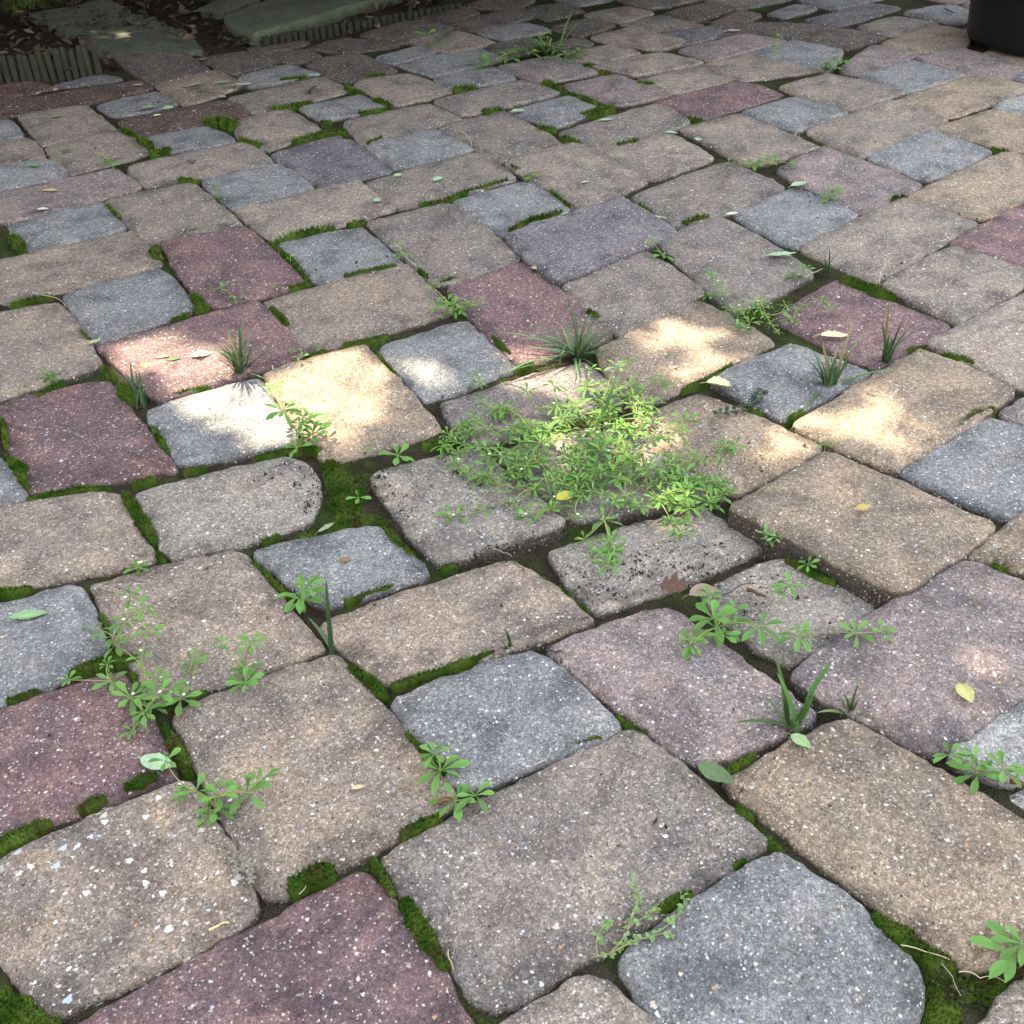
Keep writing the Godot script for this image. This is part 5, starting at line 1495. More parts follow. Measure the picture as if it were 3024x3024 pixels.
func added_shrub(label: String, cen: Vector3, rad: Vector3, n: int, holes: Array, sun: Vector3) -> void:  # unseen foliage added to cut sky light over the far patio
	var o := holder("added_shrub", Vector3(cen.x, -0.02, cen.z))
	tag(o, label, "added_shrub", "unseen shrubs added to block sky light")
	var S := Buf.new()
	for k in 9:
		var e := Vector3(R(-0.6, 0.6) * rad.x, cen.y + R(0, 0.6) * rad.y, R(-0.6, 0.6) * rad.z)
		stem_into(S, arc(Vector3(R(-0.06, 0.06), -0.05, R(-0.06, 0.06)), e, 0.1), 0.014, 0.005, Color(0.1, 0.08, 0.06))
	put("stem", S.mesh(), M.bark, o)
	var LB := Buf.new()
	leaf_into(LB, Transform3D.IDENTITY, 1.0, 0.5, 0.1, 0.3, Color(0.04, 0.08, 0.025), OVAL)
	var mu := MultiMesh.new()
	mu.transform_format = MultiMesh.TRANSFORM_3D
	mu.mesh = LB.mesh()
	var xs: Array[Transform3D] = []
	while xs.size() < n:
		var d := Vector3(rng.randfn(), rng.randfn(), rng.randfn()).normalized() * pow(rng.randf(), 0.4)
		var p := cen + d * rad * (1.0 + 0.25 * nz.get_noise_3d(d.x * 90.0, d.y * 90.0, d.z * 90.0))
		var gp := p - sun * (p.y / sun.y)
		n -= 1
		var open := false
		for h in holes:
			open = open or (h[0] > 0.75 and Geometry2D.is_point_in_polygon(Vector2(gp.x, gp.z), h[1]))
		if open or p.y < 0.05:
			continue
		n += 1
		var b := Basis.from_euler(Vector3(R(-0.8, 0.8), R(0, TAU), R(-0.8, 0.8)))
		var sc := R(0.045, 0.08)
		xs.append(Transform3D(b.scaled(Vector3.ONE * sc), p - o.position - b.x * sc * 0.5))
	mu.instance_count = xs.size()
	for i in xs.size():
		mu.set_instance_transform(i, xs[i])
	var c := MultiMeshInstance3D.new()
	c.name = "foliage"
	c.multimesh = mu
	c.material_override = M.leaf
	c.set_meta("kind", "stuff")
	o.add_child(c, true)

func _ready() -> void:
	rng.seed = 20240611
	nz.seed = 3; nz.frequency = 0.012; nz.fractal_octaves = 3
	nf.seed = 9; nf.frequency = 0.03; nf.fractal_octaves = 2
	# camera, sky, sun, exposure
	var cam := Camera3D.new()
	cam.name = "camera"
	cam.fov = 50.0
	cam.near = 0.02
	cam.far = 300.0
	add_child(cam)
	cam.transform = Transform3D(Basis(Vector3.RIGHT, deg_to_rad(-37.47)) * Basis(Vector3.BACK, deg_to_rad(-2.51)), Vector3(0, 0.7, 0))
	var env := Environment.new()
	env.background_mode = Environment.BG_SKY
	env.tonemap_mode = Environment.TONE_MAPPER_LINEAR
	env.tonemap_exposure = 6.0
	env.sdfgi_enabled = true
	env.ssao_enabled = true
	env.ssil_enabled = true
	var sm := ProceduralSkyMaterial.new()
	sm.sky_top_color = Color(0.84, 0.86, 0.90)
	sm.sky_horizon_color = Color(0.93, 0.94, 0.94)
	sm.sky_curve = 0.2
	sm.ground_bottom_color = Color(0.25, 0.27, 0.2)
	sm.ground_horizon_color = Color(0.5, 0.52, 0.48)
	var sky := Sky.new()
	sky.sky_material = sm
	env.sky = sky
	env.background_energy_multiplier = 0.74
	var we := WorldEnvironment.new()
	we.name = "environment"
	we.environment = env
	add_child(we)
	var to_sun := Vector3(-0.38, 0.80, -0.46).normalized()
	var sun := DirectionalLight3D.new()
	sun.name = "sun"
	sun.light_energy = 1.02
	sun.light_color = Color(1.0, 0.93, 0.80)
	sun.light_angular_distance = 0.5
	sun.shadow_enabled = true
	add_child(sun)
	sun.basis = Basis.looking_at(-to_sun)
	make_materials()
	make_leaves()
	# ground, bed, pavement
	terrain()
	patio = holder("pavement")
	structure(patio, "patio of tumbled concrete pavers in tan, grey and purple")
	build_pavers()
	var path := holder("stepping_path")
	structure(path, "greenish stone slabs laid in the shaded garden bed")
	slab("flagstone", [-1254, -3212, -1159, -3296, -1072, -3366, -984, -3246, -1062, -3178, -1187, -3160], 0.006, 0.030, Vector2(0, 0), Color(0.20, 0.22, 0.15), path)
	slab("flagstone", [-1193, -3154, -1034, -3195, -923, -3169, -820, -3013, -969, -2986, -1101, -3003], 0.005, 0.030, Vector2(0, 0), Color(0.17, 0.185, 0.135), path)
	slab("flagstone", [-1050, -2972, -776, -2973, -686, -2771, -805, -2767, -924, -2763, -996, -2859], 0.008, 0.040, Vector2(0, 0), Color(0.13, 0.14, 0.11), path)
	slab("flagstone", [-681, -3008, -604, -3164, -531, -3311, -192, -3272, -383, -3055, -568, -2809], 0.026, 0.035, Vector2(0, 0.015), Color(0.13, 0.145, 0.105), path)
	slab("flagstone", [-777, -3150, -702, -3091, -621, -3234, -718, -3327], 0.014, 0.040, Vector2(0, 0), Color(0.19, 0.205, 0.15), path)
	var gaps := tree(to_sun)
	added_shrub("unseen bush added over the garden bed to block sky light", Vector3(-1.45, 0.66, -3.35), Vector3(1.5, 0.34, 1.15), 22000, gaps, to_sun)
	added_shrub("unseen hedge added at the left of the patio to block low sky", Vector3(-2.45, 0.75, -2.6), Vector3(0.55, 0.8, 1.5), 12000, gaps, to_sun)
	added_shrub("unseen hedge added behind the garden bed to block low sky", Vector3(-0.6, 0.8, -5.2), Vector3(2.6, 0.85, 0.6), 16000, gaps, to_sun)
	added_shrub("unseen bush added behind the second log edging to block sky light", Vector3(0.45, 0.68, -3.35), Vector3(1.35, 0.36, 1.0), 18000, gaps, to_sun)
	added_shrub("unseen bush added behind the far patio end to block sky light", Vector3(1.8, 1.15, -3.9), Vector3(1.1, 0.6, 0.85), 9000, gaps, to_sun)
	added_wall()
	litter()
	lawn_patch()
	cushion("small dark moss cushion between the left edge purple paver and the grey corner stone", 5, [-576, -1055, 8.0, -558, -1040, 9.9, -550, -1018, 6.5, -536, -997, 4.5])
	cushion("long thin moss ridge along the lower edge of the dark purple paver at the left", 3, [-527, -974, 3.8, -505, -982, 5.0, -475, -990, 5.0, -444, -990, 3.7])
	cushion("fat curved moss cushion between two tan pavers at mid left, below the purple paver", 7, [-422, -974, 5.5, -399, -942, 7.8, -380, -909, 7.0, -372, -895, 4.6])
	cushion("dark moss pad at the left edge above the grey paver with the green leaf", 4, [-509, -817, 6.9, -492, -822, 6.9, -478, -826, 3.4])
	cushion("moss bank under the trailing weed at the lower left grey paver corner", 5, [-400, -703, 4.6, -386, -714, 6.7, -367, -721, 7.2, -349, -720, 4.6])
	cushion("small moss pillow at the bottom corner of the lower left grey paver", 3, [-447, -674, 4.1, -437, -679, 4.6, -425, -685, 2.6])
	cushion("moss column climbing the joint right of the lower left purple paver", 3, [-302, -636, 5.3, -293, -622, 6.1, -283, -607, 6.1, -272, -588, 5.1])
	cushion("oval moss pillow under the pale green fallen leaf at lower left", 4, [-319, -574, 3.7, -309, -580, 5.1, -299, -584, 3.2])
	cushion("middle moss pillow of the row below the lower left purple paver", 4, [-350, -554, 3.7, -342, -560, 5.5, -335, -564, 3.7])
	cushion("large moss bank at the left edge above the speckled paver", 6, [-406, -519, 7.4, -391, -531, 7.4, -380, -539, 6.0, -371, -542, 3.2])
	cushion("big round moss dome at the bottom corner of the large tan paver", 14, [-170, -475, 7.9, -160, -482, 10.8, -147, -486, 7.1])
	cushion("narrow moss wedge above the top corner of the purple paver in front", 3, [-116, -496, 3.3, -107, -482, 4.1, -98, -466, 3.3])
	cushion("largest moss wedge, filling the gap between the front purple and grey brown pavers", 4, [-89, -457, 8.1, -80, -443, 11.2, -69, -424, 9.5, -60, -408, 4.7])
	cushion("dark moss mound tucked under the red brown twig between two tan pavers", 6, [-93, -515, 5.0, -80, -525, 6.8, -67, -531, 4.7])
	cushion("moss wedge beneath the bright rosette weed left of the front grey paver", 3, [-96, -618, 2.7, -86, -603, 4.5, -72, -586, 6.6, -63, -574, 4.4])
	cushion("triangular moss patch left of the pale tan paver end near the centre", 3, [-150, -699, 4.8, -135, -682, 7.1, -119, -664, 6.1])
	cushion("long moss ridge along the top left edge of the front grey paver", 3, [-110, -674, 3.8, -94, -680, 4.2, -72, -687, 2.8, -48, -698, 2.9, -21, -709, 1.9])
	cushion("broad flat moss patch in the wide joint at the picture centre left", -1, [-202, -1020, 14.5, -183, -986, 17.7, -176, -951, 18.4, -177, -918, 12.4])
	cushion("moss arm running left from the broad moss patch above the grey paver", -1, [-222, -886, 3.9, -196, -902, 6.7, -170, -912, 7.3, -144, -916, 5.0])
	cushion("thin moss arm running down right from the broad moss patch", -2, [-139, -911, 5.6, -123, -879, 6.0, -103, -854, 4.3])
	cushion("rounded moss mound under the orange corner paver at the right edge", 4, [462, -794, 7.8, 472, -789, 9.5, 488, -781, 8.9])
	cushion("long olive moss bank right of the front grey stone", 3, [242, -430, 7.0, 250, -421, 9.5, 258, -410, 10.2, 269, -400, 9.8, 281, -392, 7.4])
	cushion("moss edge around the bare soil hole at the bottom right", -5, [264, -382, 9.7, 265, -364, 12.8, 257, -347, 13.5])
	cushion("moss tongue on the far side of the bare soil hole at the bottom right", -4, [284, -381, 7.3, 300, -379, 12.3, 309, -376, 9.0])
	cushion("dark moss pad behind the thin creeping vine in front of the grey stone", 4, [92, -444, 3.6, 102, -449, 4.8, 116, -455, 3.7])
	cushion("moss bank cut by the bottom left corner of the picture", 3, [-362, -399, 11.1, -345, -388, 12.6, -323, -375, 10.7])
	cushion("two lobed moss cushion at the top of the right hand purple paver", 5, [483, -1420, 7.2, 498, -1405, 9.5, 512, -1392, 7.1, 527, -1373, 7.1, 536, -1359, 3.9])
	cushion("thick moss pad between the orange paver and the light grey paver at right", 5, [514, -1040, 5.9, 536, -1057, 8.6, 561, -1068, 6.7])
	cushion("moss bank along the lower edge of the smooth blue grey paver", 4, [146, -1524, 7.3, 167, -1543, 9.0, 197, -1557, 6.6, 223, -1570, 5.0])
	cushion("moss clump between the centre tan paver and the sunlit tan paver", 2, [-210, -1293, 5.7, -184, -1299, 8.6, -158, -1312, 5.8])
	cushion("yellow green moss tuft beside the sunlit grey paver under the grass", 4, [17, -1212, 6.1, 33, -1220, 6.1])
	cushion("small egg shaped moss cushion left of the dark plum paver", 6, [-541, -1627, 8.0, -528, -1598, 8.8])
	cushion("double moss knob at the right corner of the left grey paver", 5, [-445, -1457, 8.1, -430, -1431, 8.8, -418, -1410, 8.6])
	cushion("flat moss cushion behind the thin grass tuft at left", 4, [-485, -1207, 9.3, -469, -1189, 12.6, -456, -1175, 8.3])
	cushion("dark moss plug at the top corner of the pink sunlit paver", 3, [-324, -1404, 7.7, -310, -1379, 8.4, -297, -1358, 6.8])
	cushion("leftmost small moss knob, beside the left grey paver", 5, [-786, -1700, 8.7, -769, -1675, 8.6, -753, -1649, 4.7])
	cushion("bright moss mound on the dark red paver in the far left", 9, [-577, -2240, 12.8, -551, -2243, 17.5, -520, -2216, 12.6])
	cushion("moss knob at the left end of the far grey paver", 5, [-693, -2157, 8.0, -665, -2123, 9.0])
	cushion("lower moss knob in front of the far left grey paver", 5, [-648, -2071, 8.8, -620, -2085, 8.8])
	cushion("moss cushion on the far grey slice left of the middle", 4, [-464, -2507, 6.4, -438, -2515, 7.7, -412, -2523, 5.1])
	cushion("moss bead right of the small far grey paver, left of the middle", 5, [-244, -2333, 8.3, -218, -2305, 8.2])
	cushion("moss wedge at the right corner of the far middle grey paver", 4, [172, -2184, 7.8, 202, -2206, 10.1, 236, -2221, 6.8])
	cushion("moss bead between the far purple paver and the brown one", 5, [109, -2407, 8.5, 138, -2380, 8.4])
	cushion("moss bead under the far grey paver with the green chip", 5, [128, -2053, 8.4, 150, -2033, 9.4])
	joint = Buf.new()
	strip(4, [-611, -1139, 3.5, -590, -1086, 3.4])
	strip(2, [-418, -995, 3.7, -398, -1005, 3.7])
	strip(2, [-361, -872, 3.4, -354, -861, 3.4])
	strip(2, [-365, -1017, 3.1, -344, -1021, 3.7])
	strip(0, [-260, -850, 3.3, -238, -821, 3.7, -215, -792, 3.6])
	strip(0, [-346, -701, 4.0, -336, -686, 4.0])
	strip(2, [-395, -781, 3.8, -384, -764, 4.3])
	strip(0, [-288, -668, 2.4, -276, -676, 1.9])
	strip(1, [-257, -884, 2.2, -242, -893, 2.8])
	strip(1, [-287, -1038, 4.3, -261, -1047, 5.6, -235, -1057, 6.2, -218, -1049, 5.6])
	strip(1, [-97, -1050, 4.3, -76, -1053, 4.9, -59, -1046, 4.9, -45, -1040, 3.0])
	strip(1, [-71, -829, 3.1, -59, -833, 3.1])
	strip(0, [-164, -786, 1.5, -142, -797, 2.1, -119, -806, 2.1])
	strip(-3, [21, -811, 2.6, 37, -793, 3.1, 53, -777, 3.0, 66, -759, 3.0])
	strip(0, [43, -596, 2.2, 55, -602, 2.7, 65, -604, 2.2])
	strip(0, [81, -629, 2.3, 89, -617, 2.3, 103, -608, 1.8])
	strip(2, [370, -602, 2.9, 384, -612, 2.9, 405, -621, 2.0])
	strip(2, [160, -563, 2.6, 174, -572, 3.5, 187, -578, 2.2])
	strip(0, [164, -528, 3.0, 173, -521, 3.4])
	strip(0, [182, -498, 2.5, 188, -491, 3.0])
	strip(1, [152, -478, 1.7, 161, -482, 1.7])
	strip(3, [290, -1639, 6.1, 313, -1654, 7.0, 330, -1658, 4.4])
	strip(2, [513, -1215, 4.3, 534, -1218, 4.3])
	strip(2, [551, -1201, 2.9, 571, -1187, 3.6, 579, -1176, 2.9])
	strip(1, [326, -1069, 3.8, 345, -1084, 3.9])
	strip(1, [215, -1146, 3.3, 247, -1166, 4.7, 283, -1198, 3.4])
	strip(0, [278, -1104, 2.6, 298, -1079, 2.5])
	strip(2, [455, -1000, 3.1, 472, -1010, 3.8])
	strip(2, [332, -1331, 5.2, 345, -1338, 5.2])
	strip(1, [639, -1704, 3.8, 662, -1711, 3.8])
	strip(1, [441, -1175, 3.5, 446, -1165, 3.4])
	strip(2, [-245, -1694, 3.6, -218, -1704, 4.5])
	strip(1, [-132, -1768, 3.7, -90, -1777, 5.5, -53, -1813, 3.8, 20, -1860, 3.8])
	strip(2, [15, -1644, 3.4, 49, -1679, 5.3, 76, -1693, 5.3, 100, -1708, 4.5])
	strip(0, [-166, -1266, 2.8, -148, -1226, 3.4, -135, -1205, 2.7])
	strip(1, [-88, -1469, 3.9, -69, -1481, 4.7])
	strip(2, [116, -1358, 5.2, 129, -1339, 5.1])
	strip(1, [-231, -1506, 3.2, -198, -1521, 4.1, -159, -1535, 3.3])
	strip(0, [-122, -1517, 3.2, -107, -1488, 4.0])
	strip(0, [-15, -1299, 2.8, 6, -1254, 2.8])
	strip(0, [90, -1796, 2.8, 117, -1730, 3.6])
	strip(0, [231, -1722, 3.6, 244, -1689, 4.4])
	strip(2, [-708, -1458, 4.3, -689, -1469, 5.1, -658, -1482, 3.4])
	strip(1, [-460, -1389, 3.9, -441, -1403, 3.9])
	strip(2, [-580, -1362, 5.5, -563, -1337, 7.0])
	strip(2, [-521, -1259, 5.2, -506, -1237, 6.5])
	strip(1, [-417, -1184, 2.8, -397, -1193, 4.2, -373, -1200, 3.5])
	strip(2, [-260, -1266, 3.5, -236, -1278, 5.0])
	strip(2, [-352, -1639, 3.5, -317, -1670, 5.3, -268, -1686, 4.4])
	strip(0, [-359, -1632, 4.4, -335, -1595, 5.1, -315, -1561, 5.0, -282, -1488, 4.0])
	strip(1, [-308, -1473, 4.8, -282, -1484, 4.8])
	strip(3, [-564, -1928, 6.2, -536, -1922, 7.1])
	strip(0, [-505, -1690, 2.7, -483, -1699, 3.7])
	strip(0, [-669, -1827, 3.0, -626, -1758, 3.8])
	strip(0, [-589, -1201, 2.9, -565, -1229, 3.7])
	strip(0, [-423, -1112, 4.0, -394, -1059, 4.5])
	strip(3, [-739, -2216, 8.2, -712, -2184, 9.3])
	strip(3, [-493, -2131, 5.5, -450, -2096, 6.5])
	strip(2, [-384, -2108, 6.5, -333, -2147, 7.7, -295, -2157, 6.6])
	strip(2, [-455, -2310, 8.3, -418, -2323, 9.5, -382, -2342, 7.2])
	strip(1, [-345, -2212, 4.5, -328, -2216, 4.5])
	strip(1, [-271, -2261, 4.6, -208, -2283, 4.6])
	strip(2, [-82, -2397, 6.0, -40, -2402, 7.2])
	strip(2, [-24, -2237, 5.7, 13, -2242, 6.8])
	strip(1, [141, -2328, 4.7, 173, -2310, 5.8, 207, -2263, 5.7])
	strip(2, [87, -2125, 5.4, 114, -2109, 6.4])
	strip(1, [-243, -2075, 4.3, -217, -2104, 4.3])
	strip(2, [225, -2009, 5.2, 263, -2027, 6.3])
	strip(2, [204, -2523, 6.3, 224, -2528, 7.6])
	strip(1, [234, -2474, 5.0, 256, -2459, 6.2])
	strip(2, [307, -2385, 6.0, 335, -2366, 6.0])
	strip(1, [26, -1919, 4.9, 41, -1901, 5.9])
	strip(1, [-317, -2439, 6.2, -275, -2385, 7.2])
	strip(1, [-275, -2511, 5.1, -241, -2522, 5.1])
	strip(2, [375, -2137, 5.5, 398, -2124, 6.6])
	strip(1, [874, -1904, 4.3, 898, -1887, 5.3])
	strip(1, [-299, -2136, 7.7, -283, -2110, 6.5])
	strip(0, [172, -971, 4.1, 192, -953, 4.6])
	strip(-7, [271, -826, 3.2, 292, -804, 4.3, 306, -788, 3.2])
	strip(0, [0, -829, 3.1, 10, -816, 3.1])
	var jm := put("joint_moss", joint.mesh(), M.moss)
	jm.set_meta("kind", "stuff")
	tag(jm, "thin green moss filling the joints between the pavers", "moss")
